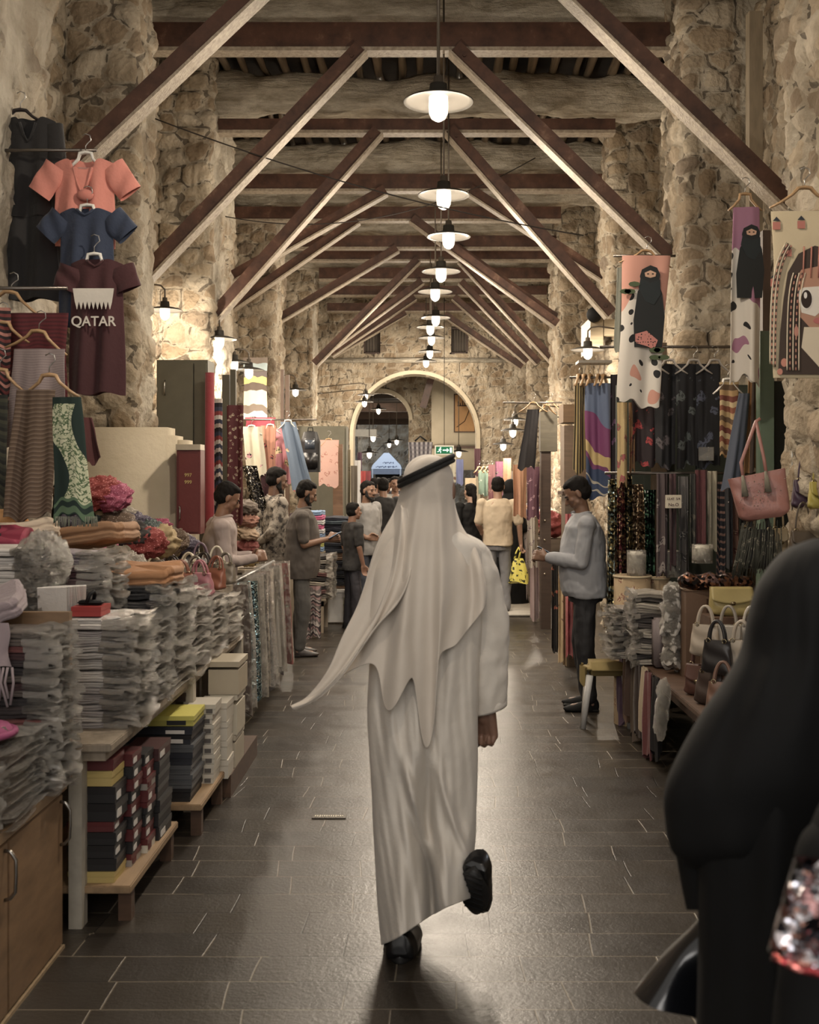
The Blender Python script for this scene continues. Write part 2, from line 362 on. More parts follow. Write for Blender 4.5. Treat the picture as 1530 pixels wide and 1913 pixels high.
def sheet(name, path, z0, z1, res, seed, rel=.055, plast=None, hole=None, dirn=1, mat=None):
    """stone wall following a polyline in plan (rounded corners), displaced along its smoothed normal"""
    pts = []; L = 0
    for (a, b) in zip(path[:-1], path[1:]):
        a, b = np.array(a), np.array(b); n = max(1, int(np.linalg.norm(b-a)/res))
        for k in range(n): pts.append(a+(b-a)*k/n)
    pts.append(np.array(path[-1])); p = np.array(pts); q = p.copy()
    for _ in range(2): q[1:-1] = (q[:-2]+2*q[1:-1]+q[2:])/4
    t = np.gradient(q, axis=0); t = t/np.linalg.norm(t, axis=1)[:, None]; nr = np.stack([t[:, 1], -t[:, 0]], 1)*dirn
    for _ in range(3): nr[1:-1] = (nr[:-2]+nr[1:-1]*2+nr[2:])/4
    nr /= np.linalg.norm(nr, axis=1)[:, None]
    s = np.concatenate([[0], np.cumsum(np.linalg.norm(np.diff(p, axis=0), axis=1))]); nz = int((z1-z0)/res); zz = np.linspace(z0, z1, nz+1)
    U, ZZ = np.meshgrid(s, zz); h, mor, cr = stone_field(U, ZZ, seed); pl = np.zeros_like(U)
    if plast is not None: pl = plast(U, ZZ, np.broadcast_to(q[:, 0], U.shape), np.broadcast_to(q[:, 1], U.shape))
    big = .03*fbm(U*1.7, ZZ*1.7, U*0, 3, seed+20); fine = .018*fbm(U*11, ZZ*11, U*0, 4, seed+30)
    D = (rel*h+fine)*(1-.75*pl)+big+pl*.02
    Xs = q[:, 0][None, :]+nr[:, 0][None, :]*D; Ys = q[:, 1][None, :]+nr[:, 1][None, :]*D
    co = np.stack([Xs, Ys, ZZ], -1).reshape(-1, 3); nu = len(s); J, I = np.meshgrid(np.arange(nz), np.arange(nu-1), indexing='ij'); a = (J*nu+I).ravel()
    fc = np.stack([a, a+1, a+nu+1, a+nu], 1)
    if hole is not None:
        cu = (U[:-1, :-1]+U[1:, 1:]).ravel()/2; cz = (ZZ[:-1, :-1]+ZZ[1:, 1:]).ravel()/2; cx = ((q[:-1, 0]+q[1:, 0])/2)[None, :].repeat(nz, 0).ravel(); fc = fc[~hole(cx, cz)]
    me = bpy.data.meshes.new(name); me.vertices.add(len(co)); me.vertices.foreach_set('co', co.ravel()); me.loops.add(fc.size); me.loops.foreach_set('vertex_index', fc.ravel().astype(np.int32))
    me.polygons.add(len(fc)); me.polygons.foreach_set('loop_start', np.arange(0, fc.size, 4, dtype=np.int32)); me.update(calc_edges=True); me.shade_smooth()
    for nm, ar in (('mortar', mor), ('cellr', cr), ('plaster', pl)):
        at = me.attributes.new(nm, 'FLOAT', 'POINT'); at.data.foreach_set('value', ar.ravel().astype(np.float32))
    me.materials.append(mat or STONE); o = bpy.data.objects.new(name, me); COL.objects.link(o); return struct(o)
WL, WR, BAY = -2.25, 2.07, .55
Ls = [(5.2, 6.65), (8.55, 9.1), (11.5, 12.8), (16.2, 17.2), (21.6, 22.6)]
Rs = [(5.2, 6.45), (8.95, 9.7), (12.6, 13.25), (17.4, 18.8), (22.4, 23.2)]
def wpath(w, b, spans, y0, y1):
    p = [(b, y0)]
    for a, c in spans: p += [(b, a), (w, a), (w, c), (b, c)]
    return p+[(b, y1)]
def plasterL(U, Zz, x, y):   # smoother rendered inner faces of the piers
    m = np.zeros_like(U)
    for a, c in Ls: m = np.maximum(m, ((y > a+.12) & (y < c-.02) & (x > WL-.12)).astype(float))
    return np.clip(m*(.6+.9*fbm(U*3, Zz*3, U*0, 3, 77)), 0, 1)
def plasterR(U, Zz, x, y):
    m = ((y > 8.9) & (y < 9.75) & (x > WR+.42) & (x < WR+.56)).astype(float); return np.clip(m*1.2, 0, 1)
sheet('wall_left', wpath(WL, WL-BAY, Ls, 1.0, 24.5), 0, 6.3, .03, 3, plast=plasterL)
sheet('wall_right', wpath(WR, WR+BAY, Rs, 1.0, 24.5), 0, 6.3, .03, 8, plast=plasterR, dirn=-1)
# end wall with its arch
AX, AR, AS = -.29, 1.34, 2.62
def archhole(x, z): return ((np.abs(x-AX) < AR) & (z < AS)) | (((x-AX)**2+(z-AS)**2 < AR**2) & (z >= AS))
def winhole(x, z): return ((np.abs(x-X(696, 24.5)) < .19) | (np.abs(x-X(857, 24.5)) < .18)) & (z > Z(662, 24.5)) & (z < Z(612, 24.5))
sheet('wall_end', [(-2.9, 24.5), (2.9, 24.5)], 0, 6.3, .045, 13, rel=.03, dirn=1, hole=lambda x, z: archhole(x, z) | winhole(x, z))
PLA = NT('lime_plaster'); v_ = PLA.coord('Object'); PLA.col(PLA.mix(PLA.ramp(PLA.noise(PLA.coord('Object', (.6, 3, 3)), 4, 6, .7), [(.36, (0, 0, 0)), (.6, (1, 1, 1))]), sr((170, 156, 130)), sr((226, 216, 194)))); PLA.bump(PLA.math('ADD', PLA.noise(v_, 9, 7, .65), PLA.math('MULTIPLY', PLA.noise(PLA.coord('Object', (.5, 4, 4)), 5, 5, .7), 1.2)), 1.0, .05); PLA.set(Roughness=.9); PLA = PLA.m
m = M()
PLB = NT('smooth_plaster'); v_ = PLB.coord('Object'); PLB.col(PLB.mix(PLB.noise(v_, 2.5, 5, .6), sr((176, 160, 130)), sr((214, 200, 170)))); PLB.bump(PLB.noise(v_, 7, 6, .6), .5, .02); PLB.set(Roughness=.9); PLB = PLB.m
def rev(a, b):
    pts = [(AX-AR, 0)]+[(AX-AR*math.cos(PI*k/40), AS+AR*math.sin(PI*k/40)) for k in range(41)]+[(AX+AR, 0)]; i = min(int(a*42+.5), 42); return (pts[i][0], 24.42+b*.62, pts[i][1])
m.grid(rev, 42, 3)
pts = [(AX-AR, 0)]+[(AX-AR*math.cos(PI*k/40), AS+AR*math.sin(PI*k/40)) for k in range(41)]+[(AX+AR, 0)]
m.grid(lambda a, b: ((pts[int(a*42+.5)][0]-AX)*(1+b*.06)+AX, 24.41, (pts[int(a*42+.5)][1]) if pts[int(a*42+.5)][1] <= AS else AS+(pts[int(a*42+.5)][1]-AS)*(1+b*.06)), 42, 1)
struct(obj('trim_1', m, PLB))
m = M().box(-2.6, 2.4, 24.36, 24.5, Z(678, 24.5), Z(670, 24.5), .02); struct(obj('trim_2', m, PLA))
m = M()
for pxc in (696, 857):
    xc = X(pxc, 24.5); z0, z1 = Z(662, 24.5), Z(612, 24.5)
    w = thing('barred_window', 'small barred window high in the end wall, '+('left' if pxc < 800 else 'right')+' of the lamp row', 'window', (xc, 24.5, z0))
    f = M(); f.box(-.2, -.16, -.03, .08, 0, z1-z0).box(.16, .2, -.03, .08, 0, z1-z0).box(-.2, .2, -.03, .08, z1-z0-.04, z1-z0).box(-.2, .2, -.03, .08, 0, .04); obj('window_frame', f, wood((70, 45, 32)), w, smooth=False)
    for k in range(5): obj('bar', M().tube([(-.12+.06*k, .02, .03), (-.12+.06*k, .02, z1-z0-.03)], .008, 6), solid((60, 50, 44)), w)
    obj('shutter', M().box(-.16, .16, .1, .13, 0, z1-z0), solid((92, 80, 66)), w, smooth=False)
# floor
t = NT('slate_paving'); v = t.coord('Object'); br = t.n('ShaderNodeTexBrick'); br.offset = .42; br.offset_frequency = 2; br.squash = .8; br.squash_frequency = 3
nv = t.n('ShaderNodeVectorMath', operation='ADD'); mp = t.n('ShaderNodeCombineXYZ'); t.l(t.math('MULTIPLY', t.noise(v, .7, 1), .25), mp.inputs[0]); t.l(t.math('MULTIPLY', t.noise(v, 2.4, 1), .012), mp.inputs[1]); t.l(v, nv.inputs[0]); t.l(mp.outputs[0], nv.inputs[1]); t.l(nv.outputs[0], br.inputs['Vector'])
br.inputs['Scale'].default_value = 1; br.inputs['Brick Width'].default_value = .47; br.inputs['Row Height'].default_value = .2; br.inputs['Mortar Size'].default_value = .0032; br.inputs['Mortar Smooth'].default_value = .3; br.inputs['Bias'].default_value = -.1
br.inputs['Color1'].default_value = (*sr((62, 53, 42)), 1); br.inputs['Color2'].default_value = (*sr((42, 36, 31)), 1); br.inputs['Mortar'].default_value = (*sr((150, 138, 120)), 1)
n = t.noise(v, 5, 6, .6); c = t.mix(t.math('MULTIPLY', n, .6), br.outputs['Color'], sr((46, 40, 34))); dk = t.ramp(t.noise(v, 1.1, 3), [(.4, (.4, .4, .4)), (.62, (1, 1, 1))])
md = t.mix(t.math('GREATER_THAN', t.noise(v, .9, 2), .52), sr((112, 100, 82)), sr((24, 21, 19))); c = t.mix(br.outputs['Fac'], c, md); t.col(c)
h = t.math('SUBTRACT', t.math('ADD', t.noise(v, 55, 4, .7), t.math('MULTIPLY', t.noise(v, 4, 3), 1.2)), t.math('MULTIPLY', br.outputs['Fac'], 2.5)); t.bump(h, .28, .006)
rr = t.n('ShaderNodeMapRange'); rr.inputs[3].default_value = .22; rr.inputs[4].default_value = .48; t.l(n, rr.inputs[0]); t.l(rr.outputs[0], t.b.inputs['Roughness']); FLOOR = t.m
m = M(); m.add([(-4, -4, 0), (4, -4, 0), (4, 60, 0), (-4, 60, 0)], [(0, 1, 2, 3)]); struct(obj('floor', m, FLOOR, smooth=False, recalc=False))
# small metal drain cover let into the floor
g = thing('floor_grate', 'small engraved metal drain cover set in the paving', 'grate', P(615, 1527, 3570/634))
sharp(M().box(-.085, .085, -.03, .03, .002, .006), 'plate', solid((84, 76, 66), .45, .6), g)
for k in range(13):
    x = -.068+k*.0113; h = R.uniform(.008, .02); sharp(M().box(x-.0025, x+.0025, -h, h*.7, .006, .009), 'rib', solid((226, 216, 190), .4, .3), g)
# ceiling matting, poles, plaster beams
m = M().grid(lambda a, b: (-3+a*6, 1+b*23.6, 6.14+.02*math.sin(a*40)), 60, 4); t = NT('reed_matting'); v = t.coord('Object', (3, 60, 1)); t.col(t.mix(t.noise(v, 2, 4), sr((30, 25, 22)), sr((74, 62, 50)))); t.bump(t.noise(v, 3, 3), .7, .02); t.set(Roughness=.95)
struct(obj('ceiling', m, t.m))
POLE = wood((150, 130, 106), .45, (9, .8, 9), .35)
for k in range(25):
    x0 = -2.55+k*.205+R.uniform(-.03, .03); r = R.uniform(.035, .05); ph = R.random()*6
    pts = [(x0+.035*math.sin(y*1.9+ph)+.02*math.sin(y*4.3+ph), y, 6.05+.02*math.sin(y*2.7+ph*2)) for y in np.arange(2.5, 24.3, .35)]
    o = obj('ceiling_pole', M().tube(pts, [r*(1+.14*math.sin(i*1.7+ph)) for i in range(len(pts))], 9), POLE)
    tag(o, f'dark rounded ceiling pole under the roof matting, {ordi(k)} from the left wall' if k else 'dark rounded ceiling pole under the roof matting, nearest the left wall', 'pole', 'dark poles carrying the roof matting')
TD = [7.75, 9.75, 12.0, 14.4, 16.1, 18.0, 19.1, 20.9, 22.4, 23.6]
for i, d in enumerate(TD):
    zb = 5.6 if i else 5.55; zt = 6.0
    def fn(a, b, d=d, zb=zb, zt=zt, i=i):
        x = -2.9+a*5.8; k = b*2*PI; y = d+.12+.2*math.cos(k); z = (zb+zt)/2+(zt-zb)/2*max(-1, min(1, 1.25*math.sin(k)))
        s = .03*math.sin(x*2.3+i*2+b*5)+.02*math.sin(x*6.1+i)+.03*MN.noise(Vector((x*3, b*6, i*5)))+.015*MN.noise(Vector((x*11, b*14, i*5))); return (x, y+s*math.cos(k), z+s*math.sin(k)*1.0+.02*math.sin(x*9+b*17+i))
    struct(obj(f'trim_{i+3}', M().grid(fn, 200, 28, uv=None), PLA))
# ================================================================ ROOF TRUSSES
t = NT('red_painted_steel'); v = t.coord('Object'); n = t.noise(v, 5, 5, .65); t.col(t.ramp(n, [(.35, sr((68, 40, 28))), (.6, sr((98, 60, 42))), (.8, sr((146, 110, 84)))])); t.set(Roughness=.5); t.bump(t.noise(v, 30, 3), .2, .004); RED = t.m
t = NT('worn_underside'); v = t.coord('Object'); t.col(t.mix(t.noise(v, 26, 4), sr((96, 76, 60)), sr((205, 188, 160)))); t.bump(t.noise(v, 60, 4), .7, .008); t.set(Roughness=.6); WORN = t.m
TR = [  # depth, beam px (left, right, top, bottom), left strut (top, foot), right strut (top, foot)
 (7.7, (200, 1440, -190, -110), ((585, -110), (20, 425)), ((1010, -65), (1500, 415))),
 (9.7, (270, 1257, 42, 92), ((675, 95), (262, 528)), ((850, 95), (1272, 506))),
 (11.95, (402, 1128, 222, 246), ((706, 248), (396, 598)), ((840, 246), (1140, 588))),
 (14.35, (405, 1130, 325, 355), ((720, 357), (396, 540)), ((878, 357), (1140, 527))),
 (16.05, (412, 1032, 386, 411), ((668, 412), (396, 600)), ((770, 410), (1040, 606))),
 (17.9, (545, 1036, 440, 463), ((742, 465), (522, 596)), ((851, 463), (1040, 596))),
 (19.05, (590, 1036, 465, 486), ((780, 486), (588, 680)), ((861, 487), (1042, 684))),
 (20.85, (608, 1030, 500, 522), ((788, 526), (612, 655)), ((861, 527), (1006, 678))),
 (22.3, (618, 1010, 534, 552), ((775, 556), (618, 662)), ((848, 556), (985, 676))),
 (23.5, (622, 1000, 566, 582), ((758, 585), (620, 664)), ((831, 588), (975, 686)))]
def bar(m, a, b, w, y0, y1, mi=0):
    a, b = Vector(a), Vector(b); t = (b-a).normalized(); n = Vector((-t.z, 0, t.x))*w/2
    v = [p+q+Vector((0, y, 0)) for p in (a, b) for q in (n, -n) for y in (y0, y1)]
    m.add(v, [(0, 1, 3, 2), (4, 6, 7, 5), (0, 4, 5, 1), (2, 3, 7, 6), (0, 2, 6, 4), (1, 5, 7, 3)], mi=mi)
places = ['nearest the viewer, its beam above the frame', 'first whose cross beam is fully in view, behind the nearest lamp', 'second visible cross beam, under a dark strip of poles', 'third visible cross beam, behind the second hanging lamp', 'fourth visible cross beam, its left strut low beside the wall', 'fifth visible cross beam', 'sixth visible cross beam, close behind the fifth', 'seventh visible cross beam', 'eighth visible cross beam near the end', 'farthest, just before the end wall']
for i, (d, (xl, xr, yt, yb), ls, rs) in enumerate(TR):
    d -= .16
    g = thing('roof_truss', 'red-brown steel roof truss, '+places[i], 'truss', (-.17, d, 3.4), group='roof trusses'); o0 = g.location.copy()
    k = .12
    b = M().box(X(xl, d)-k-o0.x, X(xr, d)+k-o0.x, -.01, .09, Z(yb, d)+.012-3.4, Z(yt, d)-3.4); sharp(b, 'cross_beam', RED, g)
    b = M().box(X(xl, d)-k-o0.x, X(xr, d)+k-o0.x, -.03, .13, Z(yb, d)-.02-3.4, Z(yb, d)+.012-3.4); sharp(b, 'lower_flange', WORN, g)
    for (tp, ft) in (ls, rs):
        a = P(*tp, d)-o0; c = P(*ft, d)-o0; a.y = c.y = 0; s = M(); bar(s, a, c, .125, -.10, -.04); st = sharp(s, 'strut', RED, g)
        tt = (c-a).normalized(); nn = Vector((-tt.z, 0, tt.x)); nn = nn if nn.z < 0 else -nn; s = M(); bar(s, a+nn*.07, c+nn*.07, .02, -.15, .02)
        e = sharp(s, 'strut_flange', WORN, st)
        for q in (.04, .96): 
            p = a+(c-a)*q; sharp(M().tube([p+Vector((0, -.12, 0)), p+Vector((0, -.09, 0))], .018, 6), 'bolt', RED, st)
# ================================================================ LAMPS
ENAM = solid((52, 49, 44), .45, 0, .04, 20, .03, spec=.25); ENAM2 = solid((96, 86, 74), .5, .3)
BULB = emit(LAMP_C, 30); JAR = jar()
def lamp_parts(g, s=1.0, z=0.0, tilt=None):
    prof = [(.03, .105), (.055, .10), (.06, .04), (.075, .03), (.13, .022), (.2, .002), (.225, -.012), (.222, -.017), (.195, -.004), (.13, .014), (.07, .02), (.05, .02)]
    obj('lamp_shade', M().lathe([(r*s, q*s) for r, q in prof], 32), ENAM, g)
    obj('socket', M().lathe([(.001, .15*s), (.03*s, .15*s), (.034*s, .10*s), (.05*s, .095*s), (.05*s, .02*s), (.001, .02*s)], 16), ENAM2, g)
    obj('glass_cover', M().lathe([(.062*s, .02*s), (.064*s, -.05*s), (.06*s, -.09*s), (.045*s, -.12*s), (.02*s, -.135*s), (.001, -.138*s)], 18), JAR, g)
    obj('bulb', M().ell((0, 0, -.04*s), (.026*s, .026*s, .042*s), 12, 8), BULB, g)
def plight(g, e, z=-.1, size=.05):
    l = bpy.data.lights.new('bulb_light', 'POINT'); l.energy = e; l.color = LAMP_C; l.shadow_soft_size = size; o = bpy.data.objects.new('bulb_light', l); COL.objects.link(o); o.parent = g; o.location = (0, 0, z-.055)
    s_ = bpy.data.lights.new('bulb_downlight', 'SPOT'); s_.energy = e*.75; s_.color = LAMP_C; s_.spot_size = math.radians(158); s_.spot_blend = .35; s_.shadow_soft_size = size; q = bpy.data.objects.new('bulb_downlight', s_); COL.objects.link(q); q.parent = g; q.location = (0, 0, z-.055); return o
PL = [(819, 187, 7.16), (829, 362, 9.6), (838, 440, 11.35), (824, 505, 12.9), (813, 543, 14.5), (814, 592, 16.9), (804, 610, 18.0), (806, 630, 19.3), (803, 656, 21.4), (796, 674, 23.2)]
wl = ['nearest and largest', 'second', 'third', 'fourth', 'fifth', 'sixth', 'seventh', 'eighth', 'ninth', 'farthest and smallest']
for i, (px, py, d) in enumerate(PL):
    p = P(px, py, d); g = thing('pendant_lamp', f'white enamel pendant lamp, {wl[i]} in the row down the hall', 'lamp', p, group='pendant lamps down the hall'); lamp_parts(g); plight(g, LAMP_W)
    obj('cord', M().tube([(0, 0, .14), (0, 0, 6.08-p.z)], .011 if i == 0 else .008, 6), ENAM2, g)
for i, d in enumerate((4.6, 1.6)):
    g = thing('pendant_lamp', f'white enamel pendant lamp overhead above the frame, {["ahead of","behind"][i]} the viewer', 'lamp', (.05, d, 4.12), group='pendant lamps down the hall'); lamp_parts(g); plight(g, LAMP_W*(1.0 if i == 0 else .4)); obj('cord', M().tube([(0, 0, .14), (0, 0, 1.8)], .01, 6), ENAM2, g)
# wall lamps: px, py, d, side, arm length
WLs = [(308, 578, 10.8, -1, .3, 'beside the stone pier above the green cupboard'), (410, 632, 11.7, -1, .3, 'tilted, above the rolled red rug'), (437, 676, 12.9, -1, .3, 'left one of the close pair over the rug stall'), (465, 690, 13.1, -1, .3, 'right one of the close pair beside the striped towel'), (552, 728, 17.8, -1, .3, 'above the black backpack'),
       (1098, 652, 11.9, 1, .3, 'over the coloured dresses on the right wall'), (962, 783, 17.0, 1, .3, 'upper of the stacked pair at the far right stalls'), (958, 803, 16.4, 1, .3, 'lower of the stacked pair at the far right stalls'), (940, 829, 18.2, 1, .2, 'small and bright, low at the far right stalls'), (683, 737, 23.4, -1, .2, 'upper one beside the arch'), (681, 750, 22.6, -1, .2, 'second one beside the arch')]
for px, py, d, sd, al, wh in WLs:
    p = P(px, py, d); g = thing('wall_lamp', 'white enamel wall lamp '+wh, 'lamp', p, group='wall lamps over the stalls'); s = 66*d/2100/.45 if d < 12 else 1.0; s = min(.8, max(.55, s)); lamp_parts(g, s); plight(g, WALL_W*(.45 if px in (437, 465, 552) else 1 if d < 15 else .6), -.08, .04)
    wx = (WL if sd < 0 else WR)-p.x; wx = sd*min(abs(wx)+.3, .9)
    obj('bracket', M().tube([(0, 0, .13*s), (0, 0, .19), (sd*.04, 0, .23), (sd*.12, 0, .24), (wx, .0, .16)], .009, 6), ENAM2, g); obj('wall_plate', M().lathe([(.001, 0), (.05, 0), (.05, .02), (.001, .02)], 12, (wx, 0, .15)), ENAM2, g)
# loose wiring under the beams
for k, (a, b, sag, wh) in enumerate([(P(290, 222, 9.4), P(1090, 440, 9.5), .1, 'slack between the first two trusses'), (P(400, 400, 12.2), P(1000, 295, 12.2), .35, 'in a shallow arc behind the first lamp')]):
    pts = [a.lerp(b, q/24)-Vector((0, 0, sag*4*(q/24)*(1-q/24))) for q in range(25)]
    tag(obj('cable', M().tube(pts, .006, 5), solid((52, 44, 38))), 'thin dark cable hanging '+wh, 'cable')
# ================================================================ PEOPLE
def hand(m, wr, d, th, curl=.5, s=1.0, spread=.1):
    """palm, four jointed fingers and a thumb; d = direction of the fingers, th = thumb side"""
    wr = Vector(wr); d = Vector(d).normalized(); th = Vector(th); th = (th-d*th.dot(d)).normalized(); n = d.cross(th)   # n: towards the palm
    if isinstance(curl, tuple): n = n*curl[1]; curl = curl[0]
    B = lambda a, b, c: wr+d*a*s+th*b*s+n*c*s
    m.cap(B(-.02, 0, 0), B(.03, .004, 0), .026*s, .026*s)
    for b in (-.03, -.01, .012, .032): m.cap(B(.02, b*.6, 0), B(.085, b, 0), .019*s, .0135*s, 10)
    for i, (b, L) in enumerate(((.032, .070), (.011, .078), (-.011, .072), (-.031, .056))):
        p = B(.085, b, 0); an = 0; seg = (L*.46, L*.32, L*.26); r = .0105
        for q in range(3):
            an += curl*(1.0 if q else .8)*1.15; v = d*math.cos(an)+n*math.sin(an)+th*spread*(1.5-i)*.15; e = p+v*seg[q]*s*1.1; m.cap(p, e, r*s, (r-.0012)*s, 10); p = e; r -= .0012
    p = B(.02, .025, .004); e = B(.055, .058, .018); m.cap(p, e, .0155*s, .0125*s, 10); f = B(.085, .062-.02*curl, .03+.01*curl); m.cap(e, f, .012*s, .0105*s, 10); g = B(.105, .05-.03*curl, .038+.012*curl); m.cap(f, g, .0105*s, .0092*s, 10)
def head_geo(m, c, yaw=0, pitch=0, s=1.0, roll=0):
    Rm = Euler((pitch, roll, yaw)).to_matrix(); Q = lambda x, y, z: Vector(c)+Rm @ Vector((x*s, y*s, z*s))
    E = lambda p, r: m.ell(Q(*p), tuple(q*s for q in r), 20, 14, Rm)
    E((0, -.012, .03), (.076, .096, .088)); E((0, .018, -.015), (.064, .076, .088)); m.cap(Q(0, .058, -.082), Q(0, .064, -.092), .024*s, .020*s); m.cap(Q(-.036, .012, -.072), Q(0, .058, -.088), .024*s, .022*s); m.cap(Q(.036, .012, -.072), Q(0, .058, -.088), .024*s, .022*s)
    m.cap(Q(-.038, .074, .025), Q(.038, .074, .025), .0125*s, .0125*s); m.cap(Q(0, .086, .012), Q(0, .108, -.026), .0085*s, .0135*s); E((-.013, .096, -.03), (.009, .010, .008)); E((.013, .096, -.03), (.009, .010, .008))
    m.cap(Q(-.017, .083, -.052), Q(.017, .083, -.052), .0082*s, .0082*s); m.cap(Q(-.014, .082, -.062), Q(.014, .082, -.062), .0088*s, .0088*s)
    for k in (-1, 1): E((k*.042, .058, -.016), (.022, .022, .022)); m.ell(Q(k*.079, -.006, -.004), (.010*s, .020*s, .033*s), 12, 8, Rm); m.cap(Q(k*.03, .055, -.06), Q(k*.045, .03, -.05), .022*s, .022*s)
    return Q, Rm
def rings(lst, n=28, pw=2.3):
    """elliptic rings (z, rx, ry, cx, cy)"""
    out = []
    for z, rx, ry, cx, cy in lst:
        r = []
        for k in range(n):
            a = 2*PI*k/n; c, s_ = math.cos(a), math.sin(a); r.append((cx+rx*math.copysign(abs(c)**(2/pw), c), cy+ry*math.copysign(abs(s_)**(2/pw), s_), z))
        out.append(r)
    return out
DEFARM = dict(L=((-.19, 0, 1.40), (-.235, -.01, 1.12), (-.235, .05, .88), (0, .15, -1), (0, 1, 0), .35), R=((.19, 0, 1.40), (.235, -.01, 1.12), (.235, .05, .88), (0, .15, -1), (0, 1, 0), .35))
def person(label, loc, rz, h=1.72, arms=None, yaw=0, pitch=0, skinc=(150, 104, 76), hair=(22, 18, 16), top=None, bottom=None, shoe=None, sleeve='long', beard=False, vox=.008, legs=None, build=1.0, lean=0.0, hem=.80, longhair=False, hairtop=.0, seated=False, collar=False, fat=1.0):
    k = h/1.72; g = thing('person', label, 'person', loc, rz); g.scale = (k, k, k); A = dict(DEFARM)
    if arms: A.update(arms)
    legs = legs or (((-.09, 0, .92), (-.10, .015, .50), (-.105, -.02, .09), .12), ((.09, 0, .92), (.10, .015, .50), (.105, -.02, .09), .12))
    b = M(); hc = Vector((0, .03+lean, 1.60)); Q, Rm = head_geo(b, hc, yaw, pitch)
    b.cap((0, -.01+lean*.6, 1.42), (0, .005+lean, 1.53), .056, .054)
    b.loft(rings([(.84, .13, .10, 0, 0), (.95, .15, .105, 0, 0), (1.08, .13, .095, 0, lean*.1), (1.25, .155, .105, 0, lean*.4), (1.38, .165, .10, 0, lean*.6), (1.44, .10, .07, 0, lean*.6)]))
    for sd in 'LR':
        sh, el, wr, d, th, cu = A[sd]; b.cap(sh, el, .047, .038); b.cap(el, wr, .038, .026); hand(b, wr, d, th, cu)
    for hp, kn, an, ft in legs: b.cap(hp, kn, .062, .050); b.cap(kn, an, .050, .034); b.cap((an[0], an[1]-.02, .045+an[2]-.09), (an[0]*1.15, an[1]+ft, .032+an[2]-.09), .036, .026)
    obj('body', remesh(b, vox if vox < .0085 else .009, 2), skin(skinc), g)
    # clothes
    if top:
        s = M(); s.loft(rings([(hem, .175*build, .125*build*fat, 0, -.005), (.88, .182*build, .132*build*fat, 0, .01), (.98, .172*build, .135*build*fat, 0, .02), (1.10, .165*build, .130*build*fat, 0, .02+lean*.15), (1.25, .185, .128*fat, 0, lean*.4), (1.36, .195, .115*(fat+1)/2, 0, lean*.55), (1.42, .155, .09, 0, lean*.6), (1.45, .08, .070, 0, lean*.7)]))
        for sd in 'LR':
            sh, el, wr, d, th, cu = A[sd]; sh, el, wr = Vector(sh), Vector(el), Vector(wr); s.ell(sh, (.072, .072, .066))
            if sleeve == 'long': s.cap(sh, el, .066, .054); s.cap(el, el.lerp(wr, .9), .054, .040)
            else: s.cap(sh, sh.lerp(el, .82), .066, .062)
        obj('shirt', remesh(s, vox, 3, folds(.011, 9, 7, int(h*100))), top, g)
        if collar: obj('collar', M().tube([(.066*math.cos(a), lean*.8+.005+.068*math.sin(a), 1.452+.010*math.sin(a*2)) for a in np.linspace(-PI*1.42, PI*.42, 22)], .013, 8), top, g)
    if bottom:
        s = M(); s.loft(rings([(.80, .145*build, .105*build*(fat+1)/2, 0, 0), (.88, .15*build, .108*build*(fat+1)/2, 0, 0), (.93, .135*build, .10*build*(fat+1)/2, 0, 0)]))
        for hp, kn, an, ft in legs: s.cap((hp[0]*.85, hp[1], hp[2]-.04), kn, .088, .074*(fat+3)/4); s.cap(kn, (an[0], an[1], an[2]+.01), .074*(fat+3)/4, .058)
        obj('trousers', remesh(s, vox, 3, folds(.008, 12, 8, 5)), bottom, g)
    if shoe:
        for hp, kn, an, ft in legs:
            s = M(); z = an[2]-.09; s.loft([[(an[0]+(w*math.cos(q))*1.0+(yy*.12*(1 if an[0] > 0 else -1)), an[1]+yy, z+zz+hh*max(-.2, math.sin(q))) for q in np.linspace(0, 2*PI, 16, endpoint=False)] for yy, w, zz, hh in ((-.075, .02, .03, .03), (-.06, .036, .02, .07), (-.01, .042, .018, .075), (.06, .046, .016, .055), (.12, .046, .014, .040), (.165, .034, .014, .028), (.19, .012, .02, .012))])
            so = M().box(an[0]-.044, an[0]+.05, an[1]-.075, an[1]+.18, z+.0, z+.018, .008); x = obj('shoe', remesh(s, .006, 2), shoe, g); obj('sole', so, solid((30, 28, 26)), x)
    hr = M(); e = lambda p, r: hr.ell(Q(*p), r, 24, 16, Rm)
    e((0, -.028, .045), (.083, .092, .086)); e((0, -.04, .0), (.079, .075, .075)); e((0, .006, .088+hairtop), (.069, .062, .036))
    if longhair: hr.cap(Q(0, -.09, .03), Q(0, -.13, -.08), .04, .035); hr.cap(Q(0, -.13, -.08), Q(0, -.10, -.26), .035, .016)
    obj('hair', remesh(hr, .007, 2, folds(.004, 50, 30, 2)), solid(hair, .8, 0, .3, 180, .8, spec=.2), g)
    if beard:
        bd = M(); bd.cap(Q(-.05, .02, -.055), Q(0, .068, -.1), .026, .03); bd.cap(Q(.05, .02, -.055), Q(0, .068, -.1), .026, .03); bd.cap(Q(-.02, .088, -.042), Q(.02, .088, -.042), .008, .008); bd.cap(Q(-.066, .012, .0), Q(-.05, .03, -.06), .014, .024); bd.cap(Q(.066, .012, .0), Q(.05, .03, -.06), .014, .024)
        obj('beard', remesh(bd, .006, 2, folds(.003, 70, 70, 2)), solid(hair, .7, 0, .3, 180, .8), g)
    for q in (-1, 1):
        obj('eye', M().ell(Q(q*.031, .079, .003), (.0125, .008, .007), 12, 8, Rm), solid((44, 36, 32), .5, spec=.2), g)
        obj('eyebrow', M().tube([Q(q*.016, .089, .021), Q(q*.032, .088, .027), Q(q*.05, .076, .022)], .0045, 6), solid(hair, .8), g)
    return g
